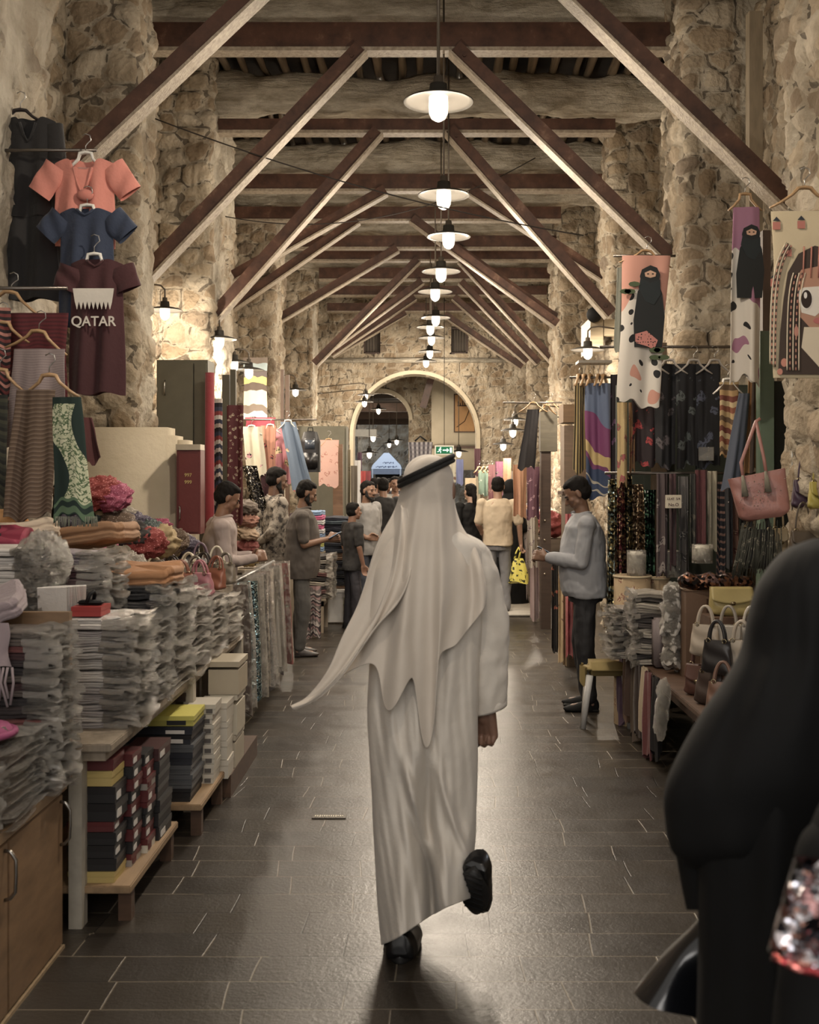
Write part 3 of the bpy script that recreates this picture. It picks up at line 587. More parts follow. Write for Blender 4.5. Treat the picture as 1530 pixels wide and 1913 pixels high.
def phone(label, loc, rot, size=(.07, .145, .009)):
    g = thing('mobile_phone', label, 'phone', loc); g.rotation_euler = rot; a, b, c = size
    obj('body', M().box(-a/2, a/2, -b/2, b/2, -c/2, c/2, .004), solid((26, 26, 28), .3), g); obj('screen', M().box(-a/2+.004, a/2-.004, -b/2+.008, b/2-.008, c/2, c/2+.001), emit((.6, .7, .8), .35), g, smooth=False)
    return g
from mathutils import noise as _mn
def NZ(x, y, z): return _mn.noise(Vector((x, y, z)))
# ---------------------------------------------------------------- the man in the white robe
DM = 4.0; MX = Vector((0.0, DM, 0))
g = thing('person', 'man in long white robe and headscarf walking away down the aisle, seen from behind', 'person', MX)
def mp(px, py, dy=0.0): return Vector(((px-XV)*(DM+dy)/F, dy, EYE-(py-YV)*(DM+dy)/F))
def catm(vals, t):
    n = len(vals)-1; x = t*n; i = min(int(x), n-1); f = x-i; p = [vals[max(0, min(n, i+k))] for k in (-1, 0, 1, 2)]
    return tuple(.5*((2*b)+(-a+c)*f+(2*a-5*b+4*c-d)*f*f+(-a+3*b-3*c+d)*f**3) for a, b, c, d in zip(*p))
THOBE = NT('white_robe_cloth'); v = THOBE.coord('Object'); THOBE.col(THOBE.mix(THOBE.noise(v, 4, 3), sr((204, 194, 180)), sr((222, 213, 200)))); THOBE.bump(THOBE.noise(v, 16, 4), .35, .012); THOBE.set(Roughness=.8); THOBE.b.inputs['Sheen Weight'].default_value = .2; THOBE = THOBE.m
GHU = NT('headscarf_cloth'); v = GHU.coord('Object'); GHU.col(GHU.mix(GHU.noise(v, 5, 3), sr((198, 184, 168)), sr((216, 204, 188)))); GHU.bump(GHU.noise(v, 22, 4), .25, .008); GHU.set(Roughness=.85); GHU.b.inputs['Sheen Weight'].default_value = .3; GHU = GHU.m
# body under the cloth: head, neck, torso, arms, legs
b = M(); Q, Rm = head_geo(b, mp(806, 915, .03), yaw=-.15, pitch=-.05); b.cap(mp(805, 1000, 0), mp(806, 950, .02), .06, .056)
b.loft(rings([(.86, .14, .11, .0, 0), (1.0, .14, .1, 0, 0), (1.2, .16, .11, .005, 0), (1.38, .17, .1, .01, 0), (1.46, .08, .07, .01, 0)]))
shR = mp(888, 1032, 0); elR = mp(913, 1190, .0); wrR = mp(906, 1322, .07); b.cap(shR, elR, .034, .03); b.cap(elR, wrR, .03, .028)
hand(b, wrR, (.02, .12, -1), (-.85, .5, 0), (1.0, -1), 1.18, .1)
b.cap(mp(735, 1040, 0), mp(716, 1170, .06), .034, .03); b.cap(mp(716, 1170, .06), mp(722, 1290, .2), .03, .026); hand(b, mp(722, 1290, .2), (0, .3, -1), (.6, .8, 0), (.6, 1), 1.0)
hpL, knL, anL = mp(760, 1310, 0), mp(745, 1520, .05), mp(742, 1722, -.02); hpR, knR, anR = mp(845, 1310, 0), mp(836, 1530, .08), mp(852, 1625, -.10)
b.cap(hpL, knL, .08, .055); b.cap(knL, anL, .052, .036); b.cap(hpR, knR, .08, .055); b.cap(knR, anR, .052, .036)
obj('body', remesh(b, .005, 1), skin((140, 100, 78)), g)
# robe: slanted rings (left px, left py, right px, right py, front-back radius, depth centre)
RB = [(778, 985, 842, 985, .075, .0), (742, 1000, 872, 1000, .10, .0), (716, 1030, 900, 1025, .12, 0), (700, 1090, 905, 1090, .135, 0), (694, 1160, 903, 1160, .14, 0), (690, 1240, 897, 1240, .15, 0), (686, 1330, 893, 1330, .155, 0), (690, 1410, 893, 1405, .155, .0), (694, 1480, 892, 1465, .16, .02), (697, 1550, 890, 1520, .165, .03), (701, 1620, 889, 1560, .17, .02), (705, 1690, 886, 1600, .175, .0), (712, 1764, 884, 1672, .175, -.03)]
def robe(a, b_):
    lx, ly, rx, ry, dr, dc = catm(RB, b_); th = 2*PI*a; c, s_ = math.cos(th), math.sin(th); u = (1+c)/2
    px = lx+(rx-lx)*u; py = ly+(ry-ly)*u
    low = max(0, b_-.30)/.70; bk = max(0, -s_)
    y = dc+dr*(abs(s_)**.9*math.copysign(1, s_)); 
    # walking folds: vertical pleats, a diagonal pull from the left hip to the trailing right calf, and a hollow between the legs
    f = .014*low*math.sin(u*17+b_*7+2*NZ(u*2, b_*3, 0)); f += .010*math.sin(u*9+b_*3)*min(1, b_*3)
    ctr = .46+.10*low; hol = math.exp(-((u-ctr)/.07)**2)*max(0, (b_-.58)/.42)*.24
    dg = u-(.25+1.0*(b_-.55)); f -= .065*math.exp(-(dg/.045)**2)*max(0, min(1, (b_-.5)*5))*max(0, min(1, (1.02-b_)*6)); dg2 = u-(.62+1.1*(b_-.62)); f -= .05*math.exp(-(dg2/.04)**2)*max(0, min(1, (b_-.55)*6)); dg3 = u-(.40+.9*(b_-.75)); f += .055*math.exp(-(dg3/.05)**2)*max(0, min(1, (b_-.62)*6))
    leg = -.05*math.exp(-((u-.2)/.16)**2)*max(0, (b_-.6)/.4)-.07*math.exp(-((u-.78)/.16)**2)*max(0, (b_-.6)/.4)
    wr_ = (.034*NZ(u*8+b_*3.5, b_*2.4, 2)+.016*NZ(u*19-b_*7, b_*4, 7))*min(1, b_*2)
    y += bk**.5*(f+hol+leg+wr_)
    if b_ > .93: py += 8*(b_-.93)/.07*math.sin(u*7+.4)*(.5)
    hemcut = max(0, (b_-.86)/.14); py += 0
    return mp(px, py, y)
m = M(); m.grid(robe, 150, 190, closeu=True, uv=lambda a, b: (a*1.6, b*1.5)); rb = obj('robe', m, THOBE, g); so = rb.modifiers.new('s', 'SOLIDIFY'); so.thickness = .004
# sleeve
SL = [(858, 996, 12), (872, 1012, 27), (884, 1040, 35), (896, 1090, 39), (906, 1150, 41), (911, 1210, 40), (914, 1265, 38), (914, 1325, 33)]
def slv(a, b_):
    cx, cy, r = catm(SL, b_); th = 2*PI*a; r = r/525; rip = 1+.13*NZ(math.cos(th)*1.3, math.sin(th)*1.3, b_*7)*min(1, b_*3)+.08*NZ(math.cos(th)*2+b_*3, math.sin(th)*2+5, b_*15)
    p = mp(cx, cy, .02+.05*b_); dz = .02*math.cos(th)*b_
    return (p.x+r*rip*math.cos(th), p.y+r*1.15*rip*math.sin(th), p.z+dz)
m = M(); m.grid(slv, 48, 90, closeu=True, uv=lambda a, b: (a*.5, b*.7)); sv = obj('sleeve', m, THOBE, g); so = sv.modifiers.new('s', 'SOLIDIFY'); so.thickness = .004
m = M(); c0 = mp(914, 1325, .07)
def cuff(a, b_): th = 2*PI*a; r = .064+.002*math.sin(b_*PI); return (c0.x+r*math.cos(th), c0.y+r*1.15*math.sin(th), c0.z+.018*math.cos(th)+.03*(1-b_)-.002)
m.grid(cuff, 40, 3, closeu=True); cf = obj('cuff', m, THOBE, g); cf.modifiers.new('s', 'SOLIDIFY').thickness = .004
m = M()
SLl = [(738, 1015, 24), (728, 1070, 28), (718, 1140, 28), (716, 1200, 27), (722, 1270, 26)]
def slv2(a, b_):
    cx, cy, r = catm(SLl, b_); th = 2*PI*a; p = mp(cx, cy, .03+.2*b_); r = r/525; return (p.x+r*math.cos(th), p.y+r*math.sin(th), p.z)
m.grid(slv2, 30, 20, closeu=True); obj('sleeve', m, THOBE, g)
# headscarf: a sheet given by columns from the crown to the hem: (px, py, depth)
HC = [
 [(812, 851, .03), (778, 860, .0), (755, 885, .02), (748, 915, .05), (735, 955, .04), (706, 1010, .03), (686, 1070, .02), (672, 1140, .0), (655, 1200, -.03), (640, 1250, -.06), (600, 1290, -.08)],
 [(812, 851, .03), (786, 858, -.04), (768, 885, -.05), (762, 915, -.03), (752, 955, -.03), (728, 1010, -.08), (708, 1070, -.12), (700, 1120, -.14), (698, 1165, -.155), (697, 1205, -.165), (692, 1240, -.17)],
 [(813, 851, .03), (796, 855, -.07), (782, 880, -.085), (776, 915, -.07), (768, 955, -.065), (758, 1010, -.115), (748, 1080, -.155), (740, 1150, -.17), (734, 1210, -.175), (730, 1270, -.18), (727, 1328, -.185)],
 [(813, 851, .03), (804, 854, -.085), (796, 880, -.10), (790, 915, -.085), (786, 955, -.075), (778, 1010, -.125), (772, 1080, -.165), (768, 1150, -.18), (766, 1190, -.185), (768, 1230, -.19), (770, 1268, -.195)],
 [(814, 851, .03), (814, 854, -.09), (808, 880, -.105), (805, 915, -.09), (804, 955, -.08), (800, 1010, -.13), (798, 1080, -.17), (797, 1160, -.185), (798, 1240, -.19), (798, 1320, -.195), (798, 1398, -.20)],
 [(814, 851, .03), (822, 855, -.08), (822, 880, -.095), (820, 915, -.085), (820, 955, -.075), (820, 1010, -.12), (822, 1070, -.16), (822, 1120, -.175), (822, 1165, -.18), (821, 1205, -.185), (820, 1240, -.19)],
 [(814, 851, .03), (831, 860, -.05), (834, 885, -.06), (834, 915, -.05), (836, 955, -.045), (842, 1005, -.09), (852, 1050, -.13), (856, 1095, -.15), (856, 1135, -.16), (853, 1170, -.165), (850, 1203, -.17)],
 [(814, 851, .03), (838, 867, -.01), (843, 890, -.015), (844, 915, -.005), (847, 950, -.005), (858, 995, -.045), (874, 1035, -.09), (884, 1070, -.115), (889, 1105, -.13), (890, 1135, -.135), (889, 1160, -.14)],
 [(815, 852, .04), (842, 876, .05), (848, 900, .05), (849, 925, .055), (852, 950, .06), (864, 985, .03), (884, 1015, -.01), (897, 1050, -.045), (905, 1085, -.06), (908, 1105, -.07), (907, 1122, -.08)]]
def scarf(a, b_):
    cols = [catm(c, b_) for c in HC]; p = catm(cols, a); px, py, dy = p; f = max(0, b_-.28)
    dy += -(.034*math.sin(a*19+1.0+.9*b_)+.012*math.sin(a*39+b_*3)+.014*math.sin(a*10+b_*5))*min(1, f*2.2)*.8
    px += 4*math.sin(a*30+b_*4)*f
    return mp(px, py, dy-.012)
m = M(); m.grid(scarf, 170, 130, uv=lambda a, b: (a, b)); sc_ = obj('headscarf', m, GHU, g); sc_.modifiers.new('s', 'SOLIDIFY').thickness = .003
# front of the headscarf closing the head on the far side
m = M(); m.ell(mp(800, 890, .04), (.088, .10, .079), 30, 18); m.loft([[mp(800+rr*math.cos(q)*525/1, py, .04+ry*math.sin(q)) for q in np.linspace(0, 2*PI, 30, endpoint=False)] for py, rr, ry in ((895, .084, .088), (930, .086, .085), (965, .09, .08), (995, .115, .09), (1020, .14, .10))], cap=False)
obj('headscarf_crown', m, GHU, g)
# flying corner swept back over the left shoulder, doubled cloth
WG = [[(744, 940, .03), (716, 1000, -.03), (692, 1060, -.05), (668, 1130, -.08), (640, 1188, -.11), (612, 1252, -.14), (575, 1300, -.15), (543, 1318, -.16)],
      [(748, 944, -.02), (736, 1006, -.10), (722, 1080, -.13), (698, 1150, -.15), (668, 1205, -.16), (626, 1264, -.17), (580, 1307, -.17), (545, 1322, -.17)],
      [(752, 948, -.04), (750, 1010, -.12), (738, 1080, -.17), (716, 1140, -.19), (682, 1198, -.19), (634, 1262, -.18), (584, 1308, -.17), (548, 1326, -.165)],
      [(760, 950, -.055), (768, 1012, -.115), (764, 1075, -.19), (742, 1125, -.21), (700, 1172, -.20), (640, 1258, -.18), (588, 1308, -.165), (552, 1327, -.16)]]
def wing(a, b_):
    p = catm([catm(c, b_) for c in WG], a); return mp(p[0], p[1], p[2]-.02*math.sin(a*13+b_*2)*math.sin(PI*min(1, b_*1.1)))
m = M(); m.grid(wing, 50, 80, uv=lambda a, b: (a, b)); w_ = obj('headscarf_corner', m, GHU, g); w_.modifiers.new('s', 'SOLIDIFY').thickness = .005
# black double cord
for dz in (0, .016):
    pts = []
    for k in range(49):
        q = 2*PI*k/48; c_, s_ = math.cos(q), math.sin(q); cx, cy = 796, 884; px = cx+50*c_; p = mp(px, cy-24*c_-dz*525, .012+.142*s_); pts.append(p)
    obj('head_cord', M().tube(pts, .0095, 8, cap=False), solid((22, 20, 20), .8, 0, .2, 200, .9), g)
# shoes
SO_ = [((.040+.010*math.sin((1-math.cos(q))*1.6))*math.sin(q), .05-.135*math.cos(q)) for q in np.linspace(0, 2*PI, 28, endpoint=False)]
SHOE = solid((20, 20, 22), .28, 0, .1, 30, .1, coat=.3)
def shoe_geo(side=1):
    s = M(); s.loft([[(w*math.cos(q), yy, zz+hh*max(-.25, math.sin(q))) for q in np.linspace(0, 2*PI, 20, endpoint=False)] for yy, w, zz, hh in ((-.09, .02, .035, .02), (-.08, .036, .03, .06), (-.04, .046, .025, .07), (.04, .05, .022, .05), (.10, .052, .02, .042), (.16, .044, .018, .032), (.2, .018, .02, .014))]); return s
s1 = obj('shoe', remesh(shoe_geo(), .005, 2), SHOE, g, loc=mp(750, 1768, 0)+Vector((0, .02, -.03))); s1.location.z = .0; s1.rotation_euler = (0, 0, -.05); s1.scale = (1.35, 1.1, 1.2); SOLE = mesh(M().loft([[(x*k_, y, z) for x, y in SO_] for z, k_ in ((0, .93), (.006, 1), (.018, 1), (.024, .93))])); obj('sole', SOLE, solid((34, 33, 33), .5), s1)
s2 = obj('shoe', s1.data, SHOE, g, loc=mp(884, 1654, -.16)); s2.rotation_euler = (-.95, .2, -.35); s2.scale = (1.15, .95, 1.1)
obj('sole', SOLE.copy(), solid((34, 33, 33), .5), s2)
for k in range(7): obj('sole_rib', M().box(-.03, .03, -.06+.033*k, -.052+.033*k, -.004, .002), solid((20, 20, 20), .5), s2, smooth=False)
# ---------------------------------------------------------------- women in black on the right
ABA = solid((15, 15, 16), .82, 0, .3, 12, .25, spec=.25)
def veil_body(name_label, d, spine, hd, vox=.01, extra=None):
    return
def wp(px, py, d): return P(px, py, d)
dw = 1.75; base = Vector((X(1500, dw), dw, 0)); g = thing('person', 'woman in plain black cloak and headscarf nearest the viewer at the right edge', 'person', base)
L = lambda px, py, dy=0: P(px, py, dw+dy)-base
b = M(); head_geo(b, L(1540, 1172, .03), s=.95); b.cap(L(1532, 1270), L(1535, 1210, .02), .055, .055); b.loft(rings([(.85, .15, .11, 0, 0), (1.05, .14, .1, 0, 0), (1.3, .16, .1, .02, 0), (1.36, .08, .07, .02, 0)]))
b.cap(L(1410, 1340), L(1335, 1480, 0), .045, .038); b.cap(L(1335, 1480), L(1350, 1640, .12), .036, .027); hand(b, L(1350, 1640, .12), (0, .4, -1), (.7, .7, 0), (1.1, 1), .95)
for q in (-.08, .08): b.cap((q, 0, .86), (q, .02, .48), .075, .05); b.cap((q, .02, .48), (q, 0, .06), .05, .035); b.cap((q, -.03, .035), (q, .15, .03), .035, .025)
obj('body', remesh(b, .007, 1), skin((150, 112, 90)), g)
CL = [(1372, 1262, .10), (1318, 1330, .13), (1262, 1420, .15), (1238, 1500, .16), (1292, 1600, .17), (1306, 1700, .17), (1304, 1850, .17), (1300, 2000, .18), (1290, 2300, .19), (1285, 2830, .20)]
s = M(); cx = .03
def cloak(a, b_):
    lx, py, dr = catm([(1420, 1250, .08), (1372, 1262, .11), (1332, 1310, .13), (1308, 1380, .14), (1303, 1480, .15), (1302, 1600, .155), (1304, 1750, .16), (1300, 1950, .17), (1292, 2250, .19), (1284, 2700, .2)], b_); th = 2*PI*a; c_, s_ = math.cos(th), math.sin(th)
    rx = 1690+ (lx-1300)*-.4; px = lx+(rx-lx)*(1+c_)/2; f = 1+.06*math.sin(th*7+b_*3)+.03*math.sin(th*13); return L(px, py, dr*s_*f)
s.grid(cloak, 90, 60, closeu=True); obj('cloak', s, ABA, g)
CP = [(1520, 1006, .03), (1462, 1030, .10), (1418, 1085, .135), (1396, 1150, .145), (1382, 1215, .15), (1352, 1270, .16), (1308, 1335, .17), (1268, 1405, .175), (1243, 1470, .175), (1242, 1530, .165), (1256, 1590, .15), (1296, 1622, .12)]
def cape(a, b_):
    lx, py, dr = catm(CP, b_); th = 2*PI*a; c_, s_ = math.cos(th), math.sin(th); px = 1545-(1545-lx)*c_; bk = 1+(.10*NZ(c_*3, b_*2.5, s_)+.05*NZ(c_*8+b_*3, b_*3, 4))*min(1, b_*3)
    if b_ > .8: py -= 60*(b_-.8)/.2*(1-abs(c_))*0
    return L(px+3*NZ(b_*6, c_*2, 1), py, dr*s_*bk)
s = M(); s.grid(cape, 90, 90, closeu=True); q = obj('headscarf', s, ABA, g); q.modifiers.new('s', 'SOLIDIFY').thickness = .004
s = M(); s.grid(lambda a, b_: (lambda p: L(p[0]+p[2]*math.cos(2*PI*a), p[1], .05+.055*math.sin(2*PI*a)))(catm([(1330, 1480, 70), (1318, 1560, 60), (1322, 1640, 52), (1330, 1700, 48)], b_)), 30, 16, closeu=True); obj('sleeve', s, ABA, g)
# her glossy handbag
hb = P(1335, 1800, 1.98); GB = solid((18, 20, 26), .22, .1, .2, 10, .35, coat=.6)
g = thing('handbag', 'glossy black handbag with metal trim held beside the black cloak', 'bag', (hb.x-.03, hb.y, hb.z-.08)); g.rotation_euler = (0, .45, .2)
m = M()
def hbf(a, b_):
    th = 2*PI*a; w = .118-.045*b_; c_, s_ = math.cos(th), math.sin(th); x = w*math.copysign(abs(c_)**.6, c_)+.045*b_; y = (.05-.018*b_)*math.copysign(abs(s_)**.7, s_)*(1+.2*math.sin(b_*9+th*2)); return (x, y, .24*b_+.02*math.cos(th)*(1-b_))
m.grid(hbf, 40, 24, closeu=True); m.loft([[hbf(k/40, q) for k in range(40)] if q >= 0 else [(0, 0, .0)]*40 for q in (-1, 0)], False); m.loft([[hbf(k/40, 1) for k in range(40)], [(.045, 0, .235)]*40], False); obj('body', m, GB, g)
obj('trim', M().box(-.03, .12, -.036, .036, .232, .246, .004), solid((170, 160, 130), .25, .9), g)
for y in (-.025, .025): obj('handle', M().tube([(.0, y, .24), (.02, y*.8, .32), (.06, 0, .35), (.1, y*.8, .32), (.12, y, .24)], .007, 8), GB, g)
obj('flap', M().grid(lambda a, b_: (-.06+.17*a+.02*b_, -.052-.004*math.sin(b_*3), .23-.13*b_-.02*math.sin(a*PI)*b_), 12, 8), GB, g); obj('clasp', M().box(.0, .03, -.062, -.055, .10, .12, .003), solid((180, 176, 168), .2, 1), g)
d2 = 1.36; base = Vector((X(1600, d2), d2, 0)); g = thing('person', 'woman in black cloak cut off by the right edge, carrying the sequined pouch', 'person', base)
L2 = lambda px, py, dy=0: P(px, py, d2+dy)-base
b = M(); head_geo(b, (.14, .03, 1.50)); b.cap((.14, 0, 1.34), (.14, .02, 1.42), .055, .055); b.loft(rings([(.8, .14, .1, .1, 0), (1.0, .13, .1, .12, 0), (1.25, .15, .1, .14, 0), (1.34, .07, .07, .14, 0)])); b.cap((.0, 0, 1.24), (-.04, .0, .98), .045, .037); b.cap((-.04, 0, .98), (.03, .12, .86), .035, .026); hand(b, (.03, .12, .86), (.6, .6, -.3), (0, 0, 1), (.9, 1))
for q in (.04, .2): b.cap((q, 0, .82), (q, .02, .46), .075, .05); b.cap((q, .02, .46), (q, 0, .06), .05, .035); b.cap((q, -.03, .035), (q, .15, .03), .035, .025)
obj('body', remesh(b, .008, 1), skin((150, 112, 90)), g)
s = M(); s.grid(lambda a, b_: ((lambda c_, s_, t: (t[0]+t[2]*c_, t[3]*s_*(1+.07*math.sin(a*50)), t[1]))(math.cos(2*PI*a), math.sin(2*PI*a), catm([(.14, 1.40, .09, .09), (.13, 1.33, .15, .11), (.12, 1.22, .185, .13), (.12, 1.0, .20, .14), (.12, .75, .205, .15), (.12, .4, .22, .17), (.12, .03, .24, .18)], b_))), 70, 40, closeu=True); obj('cloak', s, ABA, g)
s = M(); s.cap((-.005, 0, 1.23), (-.035, .0, 1.0), .068, .07, 20); s.cap((-.035, 0, 1.0), (0, .07, .90), .07, .055, 20); obj('sleeve', remesh(s, .008, 5, folds(.005, 8, 6, 4)), ABA, g)
s = M(); s.ell((.14, .0, 1.50), (.11, .125, .125), 20, 14); s.cap((.14, -.02, 1.45), (.12, -.03, 1.28), .11, .12, 20); obj('headscarf', remesh(s, .01, 6, folds(.008, 7, 8, 2)), ABA, g)
SQ = sequin((32, 28, 34), (120, 80, 78), (224, 214, 220), 70, .2, obj=True)
g = thing('sequined_pouch', 'pouch of silver, pink and copper sequins hanging at the lower right edge', 'bag', P(1542, 1706, 1.10)); g.scale = (.85, .85, .85); g.rotation_euler = (0, math.radians(10), 0)
m = M(); m.grid(lambda a, b_: ((.045+.012*(1-b_))*math.copysign(abs(math.cos(2*PI*a))**.6, math.cos(2*PI*a)), .022*math.sin(2*PI*a)*(1+.2*math.sin(b_*PI)), -.055+.11*b_), 40, 30, closeu=True); obj('body', m, SQ, g)
m = M(); k = 0
for j in range(15):
    for i in range(14):
        z = -.052+.0072*j; x = -.05+.0075*i+(.0037 if j % 2 else 0); y = -.0235-.002*R.random(); rr = .0034; tx = R.uniform(-.6, .6); tz = R.uniform(-.9, .3)
        m.add([(x+rr*math.cos(q), y+rr*(tx*math.cos(q)+tz*math.sin(q))*.6, z+rr*math.sin(q)*.8) for q in np.linspace(0, 2*PI, 8, endpoint=False)], [tuple(range(8))])
o = obj('sequins', m, sequin((190, 190, 205), (214, 150, 130), (235, 232, 240), 140, .15, obj=True), g, smooth=False, recalc=False); o['kind'] = 'stuff'
obj('edging', M().tube([(-.058, -.018, -.053), (-.03, -.026, -.058), (0, -.026, -.06), (.03, -.026, -.058), (.058, -.018, -.053)], .005, 8), sequin((214, 70, 74), (240, 130, 120), (190, 50, 60), 160, .2, obj=True), g)
# ---------------------------------------------------------------- shoppers and sellers
BLK = solid((16, 16, 17), .75, spec=.3)
PHA = dict(L=((-.19, 0, 1.38), (-.21, .04, 1.10), (-.08, .29, 1.13), (.35, .8, .15), (.3, -.2, 1), (.7, 1)), R=((.19, 0, 1.38), (.21, .04, 1.10), (.08, .29, 1.12), (-.35, .8, .15), (-.3, -.2, 1), (.7, -1)))
px_ = P(1082, 1325, 8.26)
person('man in light blue-grey shirt and black trousers leaning over his phone beside sequined dresses', (px_.x+.05, 8.3, 0), math.radians(86), 1.70, arms=PHA, pitch=-.55, skinc=(126, 88, 66), top=solid((150, 152, 158), .75, 0, .06, 20, .3), bottom=solid((34, 34, 38), .7), shoe=BLK, collar=True, lean=.03, vox=.007, build=1.05, hem=.84, fat=1.28)
phone('phone held by the man in the blue-grey shirt', (px_.x-.24, 8.32, 1.16), (.5, 0, math.radians(88)))
pp = P(562, 1225, 10.8)
PH2 = dict(L=((-.19, 0, 1.38), (-.21, .03, 1.10), (-.06, .28, 1.14), (.3, .85, .2), (.3, -.2, 1), (.6, 1)), R=((.19, 0, 1.38), (.21, .02, 1.10), (.05, .27, 1.15), (-.3, .85, .2), (-.3, -.2, 1), (.6, -1)))
person('bearded man in grey polo shirt and jeans reading his phone in the left aisle', (pp.x, 10.8, 0), math.radians(-80), 1.67, arms=PH2, pitch=-.45, skinc=(140, 100, 76), top=solid((92, 84, 78), .85), bottom=solid((96, 94, 92), .85, 0, .3, 12), shoe=solid((48, 36, 30), .4), sleeve='short', beard=True, vox=.007, lean=.03, build=1.05, collar=True, hem=.76, fat=1.25)
phone('phone in the hands of the man in the grey polo shirt', (pp.x+.33, 10.78, 1.15), (.5, 0, math.radians(-80)))
pp = P(512, 1230, 11.3); BH = dict(L=((-.19, 0, 1.38), (-.22, -.06, 1.12), (-.06, -.14, 1.04), (1, -.1, -.3), (0, 0, 1), .5), R=((.19, 0, 1.38), (.23, -.10, 1.12), (.05, -.16, 1.02), (-1, -.1, -.2), (0, 0, 1), .5))
t = NT('camouflage_shirt'); v = t.coord('Object'); t.col(t.ramp(t.noise(v, 18, 3), [(0, sr((60, 54, 50))), (.42, sr((122, 112, 100))), (.52, sr((158, 148, 134)))], True)); t.set(Roughness=.85)
person('bearded man in mottled grey shirt standing with hands behind his back', (pp.x, 11.3, 0), math.radians(-62), 1.80, arms=BH, pitch=-.3, yaw=-.1, skinc=(120, 84, 64), top=t.m, bottom=solid((46, 44, 46), .8), shoe=BLK, beard=True, collar=True, hem=.74)
pp = P(412, 1330, 8.3)
person('man in pinkish shirt bending over the heap of handbags', (-1.62, 8.64, 0), math.radians(-72), 1.66, arms=PHA, pitch=-.5, skinc=(140, 98, 74), top=solid((168, 150, 144), .8), bottom=solid((46, 42, 44), .8), shoe=BLK, collar=True, lean=.05)
pp = P(930, 1145, 14.1); BG_ = dict(L=((-.2, 0, 1.39), (-.25, .0, 1.13), (-.20, .16, 1.0), (.3, 1, 0), (0, 0, 1), .5), R=((.2, 0, 1.39), (.27, -.02, 1.12), (.29, .04, .87), (0, .15, -1), (0, 1, 0), (.9, 1)))
person('man in beige t-shirt and grey trousers walking away with a yellow bag', (pp.x, 14.1, 0), math.radians(-4), 1.71, arms=BG_, skinc=(170, 128, 104), top=solid((196, 176, 146), .85), bottom=solid((120, 120, 124), .8), shoe=BLK, sleeve='short', build=1.08, vox=.009, hem=.86, legs=(((-.09, 0, .92), (-.10, .03, .50), (-.10, .1, .10), .12), ((.09, 0, .92), (.10, .01, .50), (.105, -.10, .09), .12)))
bgp = P(969, 1050, 14.0); g = thing('carrier_bag', 'thin yellow plastic carrier bag in the hand of the beige t-shirt man', 'bag', (bgp.x, 14.0, .40))
YEL = NT('printed_yellow_plastic'); v = YEL.coord('Object'); YEL.col(YEL.mix(YEL.math('GREATER_THAN', YEL.noise(v, 22, 2), .60), sr((226, 212, 78)), sr((50, 52, 30)))); YEL.set(Roughness=.35); YEL = YEL.m
m = M(); m.grid(lambda a, b_: (.115*(1-.55*b_**2)*math.cos(2*PI*a)*(1+.1*math.sin(a*30+b_*5)), .06*(1-.5*b_)*math.sin(2*PI*a)*(1+.15*math.sin(a*22)), .30*b_+.02*math.sin(a*12)*(1-b_)), 36, 14, closeu=True); m.loft([[(.115*math.cos(2*PI*a/36), .06*math.sin(2*PI*a/36), .02*math.sin(a/3)) for a in range(36)], [(0, 0, -.01)]*36], False); obj('body', m, YEL, g)
for q in (-.03, .02): obj('handle', M().tube([(q-.02, 0, .29), (q, 0, .38), (.0, 0, .44)], [.016, .010, .006], 8), YEL, g)
pp = P(880, 1150, 15.2)
person('woman in black top with long tied hair beside the beige t-shirt man', (pp.x, 15.2, 0), math.radians(30), 1.62, skinc=(176, 136, 112), top=BLK, bottom=solid((50, 52, 60), .8), shoe=BLK, longhair=True, vox=.009, hem=.82, sleeve='short')
def veiled(label, loc, rz, h, cloth, vox=.011):
    k = h/1.65; g = thing('person', label, 'person', loc, rz); g.scale = (k, k, k); b = M(); head_geo(b, (0, .03, 1.53)); b.cap((0, 0, 1.36), (0, .01, 1.46), .05, .05); b.loft(rings([(.8, .14, .1, 0, 0), (1.0, .13, .1, 0, 0), (1.3, .15, .1, 0, 0), (1.38, .08, .07, 0, 0)]))
    for q in (-1, 1): b.cap((q*.17, 0, 1.33), (q*.21, .03, 1.05), .045, .036); b.cap((q*.21, .03, 1.05), (q*.15, .22, 1.0), .035, .026); hand(b, (q*.15, .22, 1.0), (-q*.4, .8, 0), (0, 0, 1), .5); b.cap((q*.09, 0, .8), (q*.09, .02, .46), .07, .05); b.cap((q*.09, .02, .46), (q*.09, 0, .06), .05, .03); b.cap((q*.09, -.03, .03), (q*.09, .14, .03), .033, .024)
    obj('body', remesh(b, .009, 1), skin((168, 130, 108)), g); s = M(); s.loft(rings([(.03, .25, .22, 0, 0), (.5, .22, .18, 0, 0), (.9, .19, .15, 0, 0), (1.2, .18, .13, 0, 0), (1.33, .17, .11, 0, 0), (1.40, .09, .08, 0, 0)]))
    for q in (-1, 1): s.cap((q*.17, 0, 1.32), (q*.21, .03, 1.05), .065, .06); s.cap((q*.21, .03, 1.05), (q*.16, .19, 1.0), .06, .05)
    obj('cloak', remesh(s, vox, 4, folds(.012, 8, 3, 3)), cloth, g); s = M(); s.ell((0, -.015, 1.55), (.10, .105, .125), 20, 14); s.cap((0, -.01, 1.48), (0, -.02, 1.33), .095, .15, 20); s.cap((0, .03, 1.42), (0, .06, 1.30), .08, .10, 20); obj('headscarf', remesh(s, .009, 4, folds(.007, 10, 8, 1)), cloth, g)
    for q in (-1, 1): obj('eye', M().ell((q*.031, .109, 1.533), (.0125, .008, .007), 10, 6), solid((52, 42, 36), .2), g)
pp = P(955, 1140, 15.0); veiled('woman in black cloak and headscarf browsing right of the beige t-shirt man', (pp.x, 15.0, 0), math.radians(-60), 1.66, ABA)
